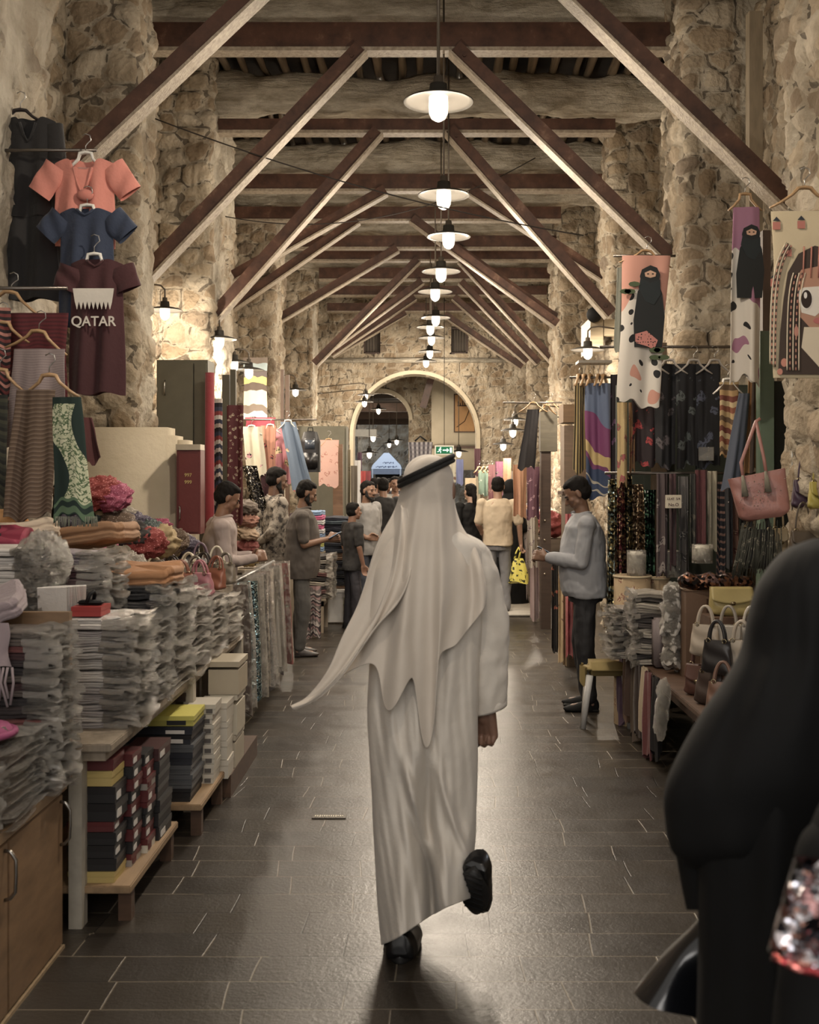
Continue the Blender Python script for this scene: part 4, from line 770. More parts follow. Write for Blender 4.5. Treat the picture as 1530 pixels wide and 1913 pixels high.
pp = P(685, 1120, 13.6); GT = solid((150, 148, 146), .85)
person('bearded man in pale grey t-shirt facing the stalls left of the robed man', (pp.x, 13.6, 0), math.radians(-125), 1.66, arms=dict(L=DEFARM['L'], R=((.19, 0, 1.38), (.28, -.06, 1.14), (.14, .12, 1.02), (-.6, .6, 0), (0, 0, 1), .5)), pitch=-.1, skinc=(140, 100, 76), top=GT, bottom=solid((60, 66, 80), .8), shoe=BLK, sleeve='short', beard=True, vox=.009)
pp = P(658, 1150, 12.7)
person('short youth in dark t-shirt crouched against the stacked jeans', (pp.x, 12.7, 0), math.radians(-60), 1.42, skinc=(140, 98, 76), top=solid((46, 44, 44), .85), bottom=solid((54, 52, 60), .8), shoe=BLK, sleeve='short', vox=.009)
far = [(716, 15.8, 1.70, (30, 28, 28), 20, 'in black shirt'), (738, 17.5, 1.72, (150, 146, 140), 190, 'in pale shirt'), (700, 19.5, 1.70, (60, 46, 40), 0, 'in brown shirt'), (724, 21.5, 1.66, (120, 40, 44), 170, 'in red shirt'), (752, 20.2, 1.74, (44, 48, 60), 10, 'in navy shirt'), (708, 26.5, 1.70, (40, 40, 44), 160, 'in charcoal shirt beyond the arch'), (735, 28.5, 1.72, (170, 160, 150), 0, 'in cream shirt beyond the arch'), (726, 32, 1.68, (30, 30, 34), 0, 'in black beyond the arch, farthest')]
for px, d, h, c, r_, wh in far:
    person('distant visitor '+wh+', left of the robed man', (X(px, d), d, 0), math.radians(r_), h, skinc=(140, 100, 78), top=solid(c, .85), bottom=solid((50, 50, 58), .85), shoe=BLK, vox=.012)
# ================================================================ BUILDERS FOR THE GOODS
def unit_fold(seed):
    m = M(); r = random.Random(seed); ph = [r.random()*6 for _ in range(6)]
    def fn(a, b):
        th = 2*PI*a; c, s_ = math.cos(th), math.sin(th); e = .28; x = .5*math.copysign(abs(c)**e, c); y = .5*math.copysign(abs(s_)**e, s_); z = -.5+b
        gr = 1-.05*math.exp(-((b-.5)/.07)**2)-.07*(abs(b-.5)*2)**6-.02*math.exp(-((b-.22)/.05)**2); wv = .16*math.sin(x*7+ph[0])*math.cos(y*6+ph[1])+.06*math.sin(x*19+ph[2]+y*15)
        n = 1+.015*math.sin(a*60+ph[3])+.01*math.sin(a*131+ph[4]+b*9); return (x*gr*n, y*gr*n, z+wv)
    m.grid(fn, 64, 14, closeu=True, uv=lambda a, b: (a*1.6, b*.05)); N = 64
    for b in (0, 1):
        m.loft([[fn(i/N, b) for i in range(N)], [(fn(i/N, b)[0]*.5, fn(i/N, b)[1]*.5, fn(i/N, b)[2]) for i in range(N)], [(0, 0, -.5+b)]*N], False)
    return mesh(m)
def unit_wrap(seed):
    """clear sleeve: hugs the garment, sticks out crumpled towards +x"""
    m = M(); r = random.Random(seed); ph = [r.random()*6 for _ in range(8)]
    def fn(a, b):
        x = .38+.23*b; th = 2*PI*a; c, s_ = math.cos(th), math.sin(th); end = b; y = .515*math.copysign(abs(c)**.35, c); z = .56*math.copysign(abs(s_)**.6, s_)*(1-.1*end)
        z += .09*math.sin(x*23+ph[0]+a*9)+.06*math.sin(y*31+ph[1])+end*(.42*math.sin(a*25+ph[2]+b*40)+.3*math.sin(a*47+ph[3])); y += end*.05*math.sin(a*31+ph[4]); return (x+end*.05*math.sin(a*21+ph[5]), y, z)
    m.grid(fn, 40, 7, closeu=True); return mesh(m, smooth=False)
UF = [unit_fold(i) for i in range(5)]; UW = [unit_wrap(i+9) for i in range(5)]
for q in UF+UW: q.materials.append(None)
WRAPM = wrap()
def stack(x0, x1, y0, y1, z0, z1, n, mats, what, where, group, cat='clothes', wrapped=True, side=1, jit=.012, wob=.03, rz=0):
    """n folded pieces, each its own object, the plastic sleeve its part"""
    h = (z1-z0)/n
    for i in range(n):
        mt, cn = mats[R.randrange(len(mats))] if len(mats) != n else mats[i]
        o = _obj('folded_garment', R.choice(UF)); o.material_slots[0].link = 'OBJECT'; o.material_slots[0].material = mt
        o.location = ((x0+x1)/2+R.uniform(-jit, jit), (y0+y1)/2+R.uniform(-jit, jit), z0+h*(i+.5)); o.scale = (x1-x0, y1-y0, h*.98); o.rotation_euler = (R.uniform(-wob, wob)*.5, R.uniform(-wob, wob)*.5, rz+R.uniform(-wob, wob))
        tag(o, f'{cn} {what}, {ordi(n-1-i)} {where}', cat, group)
        if wrapped:
            w = _obj('plastic_sleeve', R.choice(UW), None, o); w.material_slots[0].link = 'OBJECT'; w.material_slots[0].material = WRAPM; w.scale = (side*1.0, 1.02, 1.1)
def unit_heap(seed):
    m = M(); m.ell((0, 0, 0), (.5, .5, .5), 48, 30); me = mesh(m); n = len(me.vertices); co = np.empty(n*3, np.float32); me.vertices.foreach_get('co', co); co = co.reshape(-1, 3)
    x, y, z = co[:, 0]*3+seed*7, co[:, 1]*3, co[:, 2]*3; wx = x+.8*vnoise(x, y, z, seed); rd = 1-abs(vnoise(wx*1.8, y*1.8, z*1.8, seed+3)); d = .28*(rd**2-.45)+.10*fbm(x*2, y*2, z*2, 3, seed); co = co*(1+d[:, None]*1.2); me.vertices.foreach_set('co', co.ravel().astype(np.float32)); me.materials.append(None); me.update(); return me
UH = [unit_heap(i) for i in range(6)]
def bundle(loc, size, mt, label, group=None, name='crumpled_scarf', cat='scarf', rz=None):
    o = _obj(name, R.choice(UH) if size[2] > .11 else R.choice(UF)); o.material_slots[0].link = 'OBJECT'; o.material_slots[0].material = mt; o.location = loc; o.scale = size; o.rotation_euler = (R.uniform(-.4, .4), R.uniform(-.4, .4), R.uniform(0, 6) if rz is None else rz)
    return tag(o, label, cat, group)
def carton(label, x0, x1, y0, y1, z0, z1, c, lidc=None, sticker=None, group=None, name='shoe_box', face='y', rz=0, text=None):
    g = thing(name, label, 'box', ((x0+x1)/2, (y0+y1)/2, z0), rz, group); w, d, h = (x1-x0)/2, (y1-y0)/2, z1-z0; lidc = lidc or c
    sharp(M().box(-w*.975, w*.975, -d*.975, d*.975, 0, h*.75), 'base', solid(c, .6, 0, .08, 20, .05), g); lh = min(h*.45, .03)
    sharp(M().box(-w, w, -d, d, h-lh, h-.001), 'lid', solid(lidc, .45, 0, .06, 20, .05), g)
    if sticker:
        if face == 'y': sharp(M().box(w*.35, w*.8, -d*1.01-.001, -d*.95, h*.12, h*.55), 'size_label', solid(sticker, .6), g)
        else: sharp(M().box(w*.97, w*1.0+.0015, -d*.75, -d*.1, h*.15, h*.6) if face == 'x' else M().box(-w*1.0-.0015, -w*.97, -d*.75, -d*.1, h*.15, h*.6), 'size_label', solid(sticker, .6), g)
    return g
def hanger(loc, w=.40, rz=0, label='wooden clothes hanger', mt=None, group=None, tilt=0):
    g = thing('clothes_hanger', label, 'hanger', loc, rz, group); g.rotation_euler = (0, tilt, rz); mt = mt or wood((196, 150, 98), .45, (14, 3, 3)); w /= 2
    pts = [(-w, 0, -.10), (-w*.7, 0, -.075), (-w*.35, 0, -.035), (-.03, 0, -.004), (0, 0, .0), (.03, 0, -.004), (w*.35, 0, -.035), (w*.7, 0, -.075), (w, 0, -.10)]
    obj('arms', M().tube(pts, [.009, .012, .013, .016, .017, .016, .013, .012, .009], 8, flat=.6), mt, g)
    obj('hook', M().tube([(0, 0, 0), (0, 0, .035), (.012, 0, .05), (.028, 0, .065), (.022, 0, .09), (0, 0, .098), (-.018, 0, .088)], .0028, 6), solid((170, 166, 160), .3, .9), g); return g
def cloth(name, label, cat, cx, y, zt, zb, wt, wb=None, mt=None, nf=5, amp=.02, th=.012, hemv=.02, group=None, rz=0, lean=0, grow=.3, skew=0, seed=None, res=70, top=None):
    """hanging piece of cloth, closed shell with vertical folds; origin at its top centre"""
    wb = wb or wt; L = zt-zb; r = random.Random(seed or R.random()); p = [r.random()*6 for _ in range(6)]; m = M()
    def fn(a, b, q=False):
        t = 2*PI*a; c, s_ = math.cos(t), math.sin(t); u = c; w = (wt+(wb-wt)*b)/2*(1-.03*math.sin(b*7+p[0])); gr = min(1, grow+b*1.2)
        x = w*u*(1-.05*gr)+lean*b+skew*b*b; f = amp*gr*(math.sin(u*nf*PI/1.0*.5*2*.5+p[1]+b*.8)+.45*math.sin(u*nf*2.3+p[2]-b*1.3)+.25*math.sin(u*nf*4.1+p[3]))
        z = -L*b+(hemv*math.sin(u*3+p[4])+hemv*.5*math.sin(u*8+p[5]))*b; z += (top(u)*(1-b) if top else 0); return (x, f+th*s_, z)
    m.grid(fn, res, 34, closeu=True, uv=lambda a, b: (wt/2*math.cos(2*PI*a), -L*b)); o = obj(name, m, mt, None, loc=(cx, y, zt)); o.rotation_euler = (0, 0, rz); return tag(o, label, cat, group)
def cpx(name, label, cat, xl, xr, yt, yb, d, mt, xlb=None, xrb=None, **k):
    """hanging cloth given by its photo extent at distance d"""
    xlb = xl if xlb is None else xlb; xrb = xr if xrb is None else xrb; c0 = (xl+xr)/2; c1 = (xlb+xrb)/2
    return cloth(name, label, cat, X(c0, d), d, Z(yt, d), Z(yb, d), (xr-xl)*d/F, (xrb-xlb)*d/F, mt, lean=(c1-c0)*d/F, **k)
def text(s, size, mt, parent, loc, rot=(PI/2, 0, 0), name='lettering', depth=.001, xs=1):
    c = bpy.data.curves.new('t', 'FONT'); c.body = s; c.size = size; c.extrude = depth; c.align_x = 'CENTER'; c.align_y = 'CENTER'; c.offset = size*.012
    o = bpy.data.objects.new('t', c); COL.objects.link(o); me = bpy.data.meshes.new_from_object(o.evaluated_get(bpy.context.evaluated_depsgraph_get())); bpy.data.objects.remove(o)
    me.materials.clear(); o = _obj(name, me, mt, parent, loc=loc); o.rotation_euler = rot; o.scale = (xs, 1, 1); return o
def tee(label, px, pyt, pyb, d, wpx, mt, slv=.20, flare=1.05, rz=0, ang=.55, longs=False, vneck=.06, name='t_shirt', cat='shirt', belt=False, nf=2):
    """hanging shirt: torso shell with neckline, two open sleeves"""
    cx, zt, zb = X(px, d), Z(pyt, d), Z(pyb, d); w = wpx*d/F/2; L = zt-zb; g = thing(name, label, cat, (cx, d, zb), rz); m = M()
    def fn(a, b):
        t = 2*PI*a; c, s_ = math.cos(t), math.sin(t); u = c; bw = w*(1+(flare-1)*b)*(1-.03*math.sin(b*6)); sl = .32*w*abs(u)**1.2*max(0, 1-b*3.2); nk = (vneck*math.exp(-(u/.28)**2)*(1 if s_ < 0 else .15))*max(0, 1-b*7)
        gr = min(1, b*2+.15); return (bw*u, .035*s_*(1-.4*abs(u))+.014*gr*math.sin(u*nf*3.1+1+b)+.008*gr*math.sin(u*9+b*3), L*(1-b)-sl-nk+.008*math.sin(u*5)*b)
    m.grid(fn, 70, 44, closeu=True, uv=lambda a, b: (w*math.cos(2*PI*a), -L*b)); obj('torso', m, mt, g)
    for q in (-1, 1):
        s = M(); ln = slv if not longs else L*.82
        def sf(a, b, q=q):
            t = 2*PI*a; an = ang if not longs else 1.47; x0, z0 = q*w*.90, L-.30*w; cx_, cz = x0+q*math.cos(an)*ln*b, z0-.02-math.sin(an)*ln*b; r = .072*(1-.1*b) if not longs else .052*(1-.1*b); nx, nz = q*math.sin(an), math.cos(an)
            return (cx_+nx*r*math.cos(t), .028*math.sin(t)+.006*math.sin(b*9+t*2), cz+nz*r*math.cos(t))
        s.grid(sf, 26, 16, closeu=True); obj('sleeve', s, mt, g)
    s = M(); pts = [fn(a, .0) for a in [k/40 for k in range(41)] if abs(math.cos(2*PI*a)) < .42 and math.sin(2*PI*a) < 0]
    pts = [(p[0], p[1]-.003, p[2]) for p in pts]
    if len(pts) > 2: obj('neckband', s.tube(pts, .007, 6), mt, g)
    if belt:
        s = M(); s.grid(lambda a, b: (fn(a, .5+b*.06)[0]*1.03, fn(a, .5+b*.06)[1]*1.25, fn(a, .5+b*.06)[2]), 60, 2, closeu=True); obj('belt', s, mt, g)
    return g, w, L
def bag(label, loc, w, d, h, mt, rz=0, flap=None, hh=.14, tilt=0, name='handbag', taper=.8, trim=(176, 160, 120), two=True, group=None, strap=False):
    g = thing(name, label, 'bag', loc, rz, group); g.rotation_euler = (tilt, 0, rz); m = M()
    def fn(a, b):
        t = 2*PI*a; c, s_ = math.cos(t), math.sin(t); k = 1-(1-taper)*b; bl = 1-.25*abs(b-.35)*1.2; rr = 1-.35*max(0, 1-b*8)**2; return (w/2*k*rr*math.copysign(abs(c)**.45, c), d/2*bl*rr*(1-.5*b)*math.copysign(abs(s_)**.6, s_)+.004*math.sin(b*12+t*3), h*b+.006*math.sin(t*2)*(1-b))
    m.grid(fn, 36, 16, closeu=True); m.loft([[fn(i/36, 0) for i in range(36)], [(0, 0, 0)]*36], False); m.loft([[fn(i/36, 1) for i in range(36)], [(0, 0, h*.985)]*36], False); obj('body', m, mt, g)
    if flap is not None:
        m = M(); m.grid(lambda a, b: (w*taper*(1+.12*b)/2*(2*a-1)*(1-.10*b*b), -d*.26-d*.28*b-.004, h*1.0-h*.55*b*(1-.25*(2*a-1)**2)), 14, 8); f = obj('flap', m, flap, g); f.modifiers.new('s', 'SOLIDIFY').thickness = .004
        obj('clasp', M().box(-.014, .014, -d*.56-.006, -d*.5-.004, h*.40, h*.52, .003), solid(trim, .25, .9), g)
    if hh:
        for y in ((-d*.2, d*.2) if two else (0,)):
            obj('handle', M().tube([(w*taper*.5*.62*math.cos(q), y*(1-.4*math.sin(q)), h-.01+hh*math.sin(q)) for q in np.linspace(0, PI, 15)], .007 if not strap else .005, 8, flat=.7), mt, g)
        for q in (-1, 1): obj('ring', M().tube([(q*w*taper*.31+.011*math.cos(k), -d*.22, h+.0+.011*math.sin(k)) for k in np.linspace(0, 2*PI, 13)], .0025, 6, cap=False), solid(trim, .25, .9), g)
    return g
def table(label, x0, x1, y0, y1, zt, mt, legs=True, name='display_table', th=.03, apron=.06, skirt=None, lw=.04):
    g = thing(name, label, 'table', ((x0+x1)/2, (y0+y1)/2, 0)); a, b = (x1-x0)/2, (y1-y0)/2
    obj('tabletop', M().box(-a, a, -b, b, zt-th, zt, .004), mt, g, smooth=False)
    if apron: sharp(M().box(-a+.03, a-.03, -b+.03, b-.03, zt-th-apron, zt-th), 'apron', mt, g)
    if legs:
        for i in (-1, 1):
            for j in (-1, 1): sharp(M().box(i*(a-.05)-lw/2, i*(a-.05)+lw/2, j*(b-.05)-lw/2, j*(b-.05)+lw/2, 0, zt-th), 'leg', mt, g)
    return g
# ================================================================ LEFT SIDE, NEAR: CABINET, COUNTERS, STACKS
PLY = wood((150, 112, 74), .55, (3, 3, 10), .62); OLD = wood((168, 150, 126), .7, (10, 10, 1.5), .5); DKW = wood((96, 64, 42), .6, (2, 10, 10), .5); BENCH = wood((170, 134, 92), .6, (10, 1.4, 10), .55)
g = thing('wooden_cabinet', 'brown plywood cabinet with metal pull handles at the lower left edge', 'cabinet', (-1.72, 3.3, 0))
sharp(M().box(-.38, .385, -.85, .77, 0, .57), 'body', PLY, g); sharp(M().box(-.40, .405, -.87, .79, .57, .605), 'top', wood((160, 124, 84), .5, (8, 2, 8)), g); sharp(M().box(-.38, .405, -.85, .77, 0, .012), 'base_strip', wood((180, 150, 110)), g)
for y0, y1, hy in ((-.30, .23, .20), (.24, .76, .73), (-.84, -.31, -.34)):
    dr = obj('door', M().box(.386, .40, y0, y1, .02, .56, .003), PLY, g, smooth=False)
    obj('handle', M().tube([(.40, hy, .54), (.42, hy, .535), (.436, hy, .51), (.438, hy-.004, .46), (.434, hy, .41), (.418, hy, .39), (.40, hy, .385)], .006, 8), solid((150, 146, 140), .25, .95), dr)
tag(sharp(M().box(-2.05, -1.305, 4.09, 4.12, .606, 1.212), 'plywood_divider', PLY), 'upright brown plywood board standing at the end of the near cabinet', 'board')
cm = [(sleeved(c), n) for c, n in (((66, 34, 36), 'maroon'), ((40, 34, 36), 'black'), ((92, 42, 36), 'rust red'), ((58, 46, 46), 'dark brown'), ((96, 84, 76), 'taupe'), ((120, 60, 56), 'brick red'))]
NEAR = 'dark folded shawls at the lower left'
stack(-1.82, -1.335, 3.87, 4.075, .61, 1.17, 22, cm, 'sleeved shawl', 'in the near pile against the plywood board', NEAR, 'shawl')
pm = [(sleeved(c), n) for c, n in (((190, 176, 160), 'cream'), ((176, 110, 96), 'salmon'), ((80, 48, 42), 'maroon'), ((150, 140, 128), 'grey'), ((120, 92, 76), 'brown'))]
stack(-1.80, -1.36, 3.42, 3.83, .61, .86, 12, pm, 'sleeved shawl', 'in the low pile on the cabinet, nearer the board', 'pale sleeved shawls on the near cabinet', 'shawl')
stack(-1.80, -1.36, 2.95, 3.38, .61, .80, 9, pm, 'sleeved shawl', 'in the low pile on the cabinet, at the frame edge', 'pale sleeved shawls on the near cabinet', 'shawl')
def cap_hat(label, loc, r, mt):
    g = thing('knitted_cap', label, 'hat', loc); m = M(); m.lathe([(.001, .05), (r*.5, .048), (r*.85, .035), (r, .012), (r*.98, 0), (r*.7, -.002), (.001, 0)], 30); obj('crown', m, mt, g); obj('brim', M().tube([(r*math.cos(q), r*math.sin(q), .012) for q in np.linspace(0, 2*PI, 31)], .012, 8, cap=False), mt, g); return g
cap_hat('magenta knitted cap on the sleeved shawls at the left edge', (-1.44, 3.60, .872), .11, floral((160, 62, 110), (86, 74, 70), (190, 90, 130), 10, .3, obj=True)); cap_hat('pink and white knitted cap in front of the magenta cap', (-1.42, 3.36, .872), .09, floral((206, 150, 150), (230, 214, 206), (190, 120, 130), 22, .5, obj=True))
MAUVE = fabric((150, 132, 136)); g = cloth('fringed_shawl', 'mauve shawl with twisted fringe draped over the near dark pile', 'shawl', -1.60, 3.84, 1.205, 1.03, .34, .36, MAUVE, 4, .012)
m = M()
for k in range(26):
    x = -.18+.0145*k; m.tube([(x, -.012, -.15), (x+R.uniform(-.01, .01), -.025, -.20), (x+R.uniform(-.02, .02), -.02, -.25-R.uniform(0, .05))], .0045, 5)
o = obj('fringe', m, MAUVE, g); o['kind'] = 'stuff'
bundle((-1.62, 3.96, 1.205), (.40, .22, .07), MAUVE, 'crumpled top of the mauve shawl over the near dark pile', rz=.1)
# table two with white stack etc
g = table('long pale wooden counter carrying the white and dark wrapped stacks', -2.12, -1.19, 4.22, 7.25, .70, OLD, legs=False, apron=.04)
for x, y in ((.44, -1.48), (.44, 0), (.44, 1.48), (-.44, -1.48), (-.44, 1.48)): sharp(M().box(x-.03-(.11 if x > 0 and y < -1 else 0), x+.02-(.11 if x > 0 and y < -1 else 0), y-.02, y+.05, 0, .67), 'leg', solid((176, 166, 148), .75, 0, .35, 12, .6), g)
WHT = [(sleeved((214, 206, 198), .1), 'white'), (sleeved((196, 190, 184), .1), 'off-white'), (sleeved((172, 164, 162), .1), 'pale grey')]
G = 'white garments in clear sleeves on the left counter'
stack(-1.78, -1.235, 4.48, 4.79, .70, 1.14, 19, WHT, 'sleeved robe', 'in the tall white pile on the left counter', G)
dm = [(sleeved(c), n) for c, n in (((48, 44, 46), 'black'), ((96, 84, 78), 'grey-brown'), ((84, 60, 74), 'plum'), ((130, 118, 106), 'beige'), ((60, 52, 50), 'dark grey'))]
G2 = 'dark garments in clear sleeves on the left counter'
stack(-1.70, -1.235, 4.83, 5.13, .70, 1.08, 14, dm, 'sleeved garment', 'in the mixed pile behind the tall white pile', G2)
DG = [(floral((44, 40, 40), (190, 180, 164), (90, 80, 76), 26, .22, obj=True), 'black speckled'), (sleeved((44, 42, 44)), 'black'), (sleeved((74, 70, 68)), 'charcoal'), (floral((60, 50, 48), (170, 150, 128), (120, 90, 80), 34, .3, obj=True), 'brown speckled')]
stack(-1.70, -1.235, 5.18, 5.62, .70, 1.20, 15, DG, 'sleeved garment', 'in the dark pile under the rust scarf', G2)
mx = [(sleeved(c), n) for c, n in (((150, 140, 126), 'beige'), ((60, 54, 52), 'charcoal'), ((110, 62, 60), 'maroon'), ((176, 166, 150), 'cream'), ((84, 76, 72), 'taupe'))]
stack(-1.62, -1.235, 5.67, 6.10, .70, 1.12, 15, mx, 'sleeved garment', 'in the fourth pile along the left counter', G2)
stack(-1.62, -1.235, 6.15, 6.58, .70, 1.03, 13, mx, 'sleeved garment', 'in the fifth pile along the left counter', G2)
stack(-1.62, -1.235, 6.63, 7.15, .70, .97, 11, mx, 'sleeved garment', 'in the last pile along the left counter', G2)
MP = [(floral((120, 96, 98), (84, 36, 48), (64, 40, 52), 60, .45, obj=True), 'maroon patterned'), (sleeved((92, 52, 60)), 'maroon'), (floral((150, 140, 146), (70, 44, 60), (90, 60, 74), 70, .4, obj=True), 'purple checked')]
tag(sharp(M().box(-2.1, -1.73, 4.84, 6.1, .70, 1.12), 'display_riser', OLD), 'pale wooden riser behind the sleeved piles on the left counter', 'riser')
stack(-2.02, -1.45, 4.86, 5.15, 1.12, 1.38, 9, MP, 'sleeved shawl', 'in the maroon pile behind the crumpled plastic', 'maroon patterned shawls on the left counter', 'shawl')
stack(-2.02, -1.60, 4.46, 4.79, 1.15, 1.42, 9, WHT, 'robe in crumpled plastic', 'in the short white pile above the plywood board', G)
tag(obj('crumpled_plastic', UH[1], WRAPM, None, loc=(-1.58, 4.6, 1.34)), 'mass of crumpled clear plastic bag on the short white pile', 'plastic').scale = (.17, .4, .26)
bundle((-1.42, 5.42, 1.235), (.44, .40, .085), solid((176, 118, 72), .85, 0, .2, 30, .4), 'rust orange scarf folded flat on the dark speckled pile', rz=.05)
bundle((-1.72, 5.6, 1.40), (.5, .5, .09), solid((168, 122, 84), .85, 0, .2, 30, .4), 'tan ribbed shawl lying above the maroon patterned pile', rz=.05)
bundle((-1.9, 5.25, 1.44), (.34, .3, .07), solid((206, 184, 156), .85), 'cream ribbed shawl lying left of the green paisley shawl end', rz=.3)
bundle((-1.93, 5.0, 1.42), (.30, .25, .07), solid((160, 44, 70), .8), 'crimson cloth under the cream ribbed shawl', rz=.1)
g = thing('neck_pillow', 'orange and peach rolled neck pillow at the left edge', 'pillow', (-2.02, 5.25, 1.50)); obj('roll', M().tube([(-.14, 0, 0), (-.1, 0, .012), (0, 0, .015), (.1, 0, .01), (.145, 0, -.01)], [.02, .04, .042, .038, .018], 14), floral((214, 150, 84), (206, 92, 70), (226, 176, 110), 7, .4, obj=True), g)
g = thing('folded_jersey', 'black folded jersey showing the outlined figure 0 at the left edge', 'shirt', (-2.02, 4.98, 1.40)); obj('cloth', M().box(-.14, .13, -.1, .1, 0, .085, .03), solid((26, 26, 28), .8), g); text('0', .07, solid((220, 214, 204)), g, (-.02, -.102, .042))
for k in range(9):
    o = sharp(M().box(-.055, .055, -.004, .004, 0, .13), 'folded_sheet', WHT[k % 2][0], loc=(-1.50, 4.49+.03*k, 1.145)); o.rotation_euler = (.35+.03*k, 0, .25+.1*math.sin(k)); tag(o, f'white folded headscarf standing on edge, {ordi(k).replace("topmost","nearest")} of the fan on the white pile', 'headscarf', 'white headscarves fanned on the counter')
g = carton('red shoe box holding a black sandal on the tall white pile', -1.43, -1.31, 4.5, 4.64, 1.145, 1.185, (176, 46, 42), name='shoe_box')
g = thing('sandal', 'black sandal lying in the small red box', 'shoe', (-1.37, 4.57, 1.188)); obj('sole', M().box(-.05, .05, -.03, .03, 0, .015, .006), BLK, g); obj('strap', M().tube([(-.01, -.03, .01), (0, -.02, .04), (.01, .0, .05), (.01, .02, .04), (0, .03, .01)], .008, 8), BLK, g)
# heap of scarves and bags on the higher back counter
tag(sharp(M().box(-2.1, -1.72, 6.15, 7.24, .70, 1.22), 'display_riser', OLD), 'tall wooden riser under the heap of scarves', 'riser'); tag(sharp(M().box(-2.1, -1.85, 7.37, 8.08, .92, 1.22), 'display_riser', OLD), 'short wooden riser under the rear of the scarf heap', 'riser')
hc = [((96, 74, 56), 'brown', 1), ((54, 48, 46), 'black', 0), ((150, 52, 48), 'red', 1), ((170, 70, 100), 'pink', 1), ((112, 104, 84), 'olive', 0), ((150, 140, 126), 'beige', 1), ((86, 78, 96), 'violet grey', 1), ((60, 74, 72), 'dark teal', 1), ((176, 150, 104), 'mustard', 0)]
k = 0
for row, (yy, zz, n) in enumerate(((6.25, 1.30, 6), (6.55, 1.42, 6), (6.95, 1.42, 6), (6.5, 1.60, 4), (7.35, 1.36, 6), (7.75, 1.32, 6))):
    for i in range(n):
        c, cn, pt = hc[k % 9]; k += 1; x = -2.04+.075*i+(.0 if row != 3 else -.02)+R.uniform(-.02, .02); z_ = zz+R.uniform(-.02, .03)-max(0, x+1.9)*.45
        mt = floral(c, tuple(min(255, v+90) for v in c), tuple(max(0, v-40) for v in c), 16, .4, obj=True) if pt else solid(c, .8)
        bundle((x, yy+R.uniform(-.06, .06), z_), (R.uniform(.16, .24), R.uniform(.18, .28), R.uniform(.13, .2)), mt, f'{cn} {"patterned " if pt else ""}scarf in the heap, {["front","second","third","top","fourth","rear"][row]} row, {ordi(i).replace("topmost","first")} from left', 'heaped scarves in front of the plaster block')
# lower heap towards the counter edge: handbags
bc = [((60, 50, 44), 'dark brown'), ((196, 120, 130), 'pink'), ((150, 132, 140), 'mauve'), ((120, 108, 92), 'khaki'), ((44, 40, 42), 'black'), ((206, 190, 160), 'cream'), ((150, 84, 60), 'tan'), ((90, 84, 100), 'slate')]
tag(sharp(M().box(-1.70, -1.25, 6.3, 7.2, .98, 1.02), 'display_board', OLD), 'thin board across the sleeved piles carrying the near handbags', 'board')
k = 0
for row, (yy, zz) in enumerate(((6.42, 1.03), (6.75, 1.03), (7.08, 1.03))):
    for i in range(4):
        c, cn = bc[(k*3+row) % 8]; k += 1
        bag(f'{cn} handbag in the bag heap, {["front","middle","rear"][row]} row, {ordi(i).replace("topmost","first")} from left', (-1.64+.115*i, yy, zz), .17, .09, .13, solid(c, .4, 0, .15, 40, .2), R.uniform(-.5, .5), flap=solid(c, .35) if k % 2 else None, hh=.08, tilt=R.uniform(-.3, .1), group='handbags heaped on the left counter')
STR = stripes(((206, 198, 186), (206, 198, 186), (50, 46, 46)), .07, 1)
table('low table under the second group of handbags, before the bending man', -2.1, -1.42, 7.36, 8.1, .92, OLD)
for i, (c, cn) in enumerate((((206, 120, 124), 'pink'), ((196, 150, 150), 'rose'), ((56, 48, 50), 'black'), ((176, 170, 160), 'pale grey'), ((120, 92, 110), 'purple'), ((212, 202, 176), 'cream'))):
    bag(f'{cn} soft handbag on the low table, {ordi(i).replace("topmost","first")} from left', (-1.88+.085*i, 7.62+.1*(i % 2), .92), .2, .1, .26-.03*(i % 3), solid(c, .45, 0, .15, 40, .2), R.uniform(-.4, .4), hh=.12, tilt=-.15, group='soft handbags before the bending man')
for i in range(3):
    bundle((-1.70+.11*i, 7.44, 1.03), (.17, .14, .26), floral(((190, 182, 170), (176, 168, 158), (150, 144, 140))[i], (44, 40, 42), (60, 56, 56), 6, .36, obj=True), f'fluffy grey and black plush piece, {["left","middle","right"][i]} of three on the low table', 'fluffy plush pieces', 'plush_piece', 'plush')
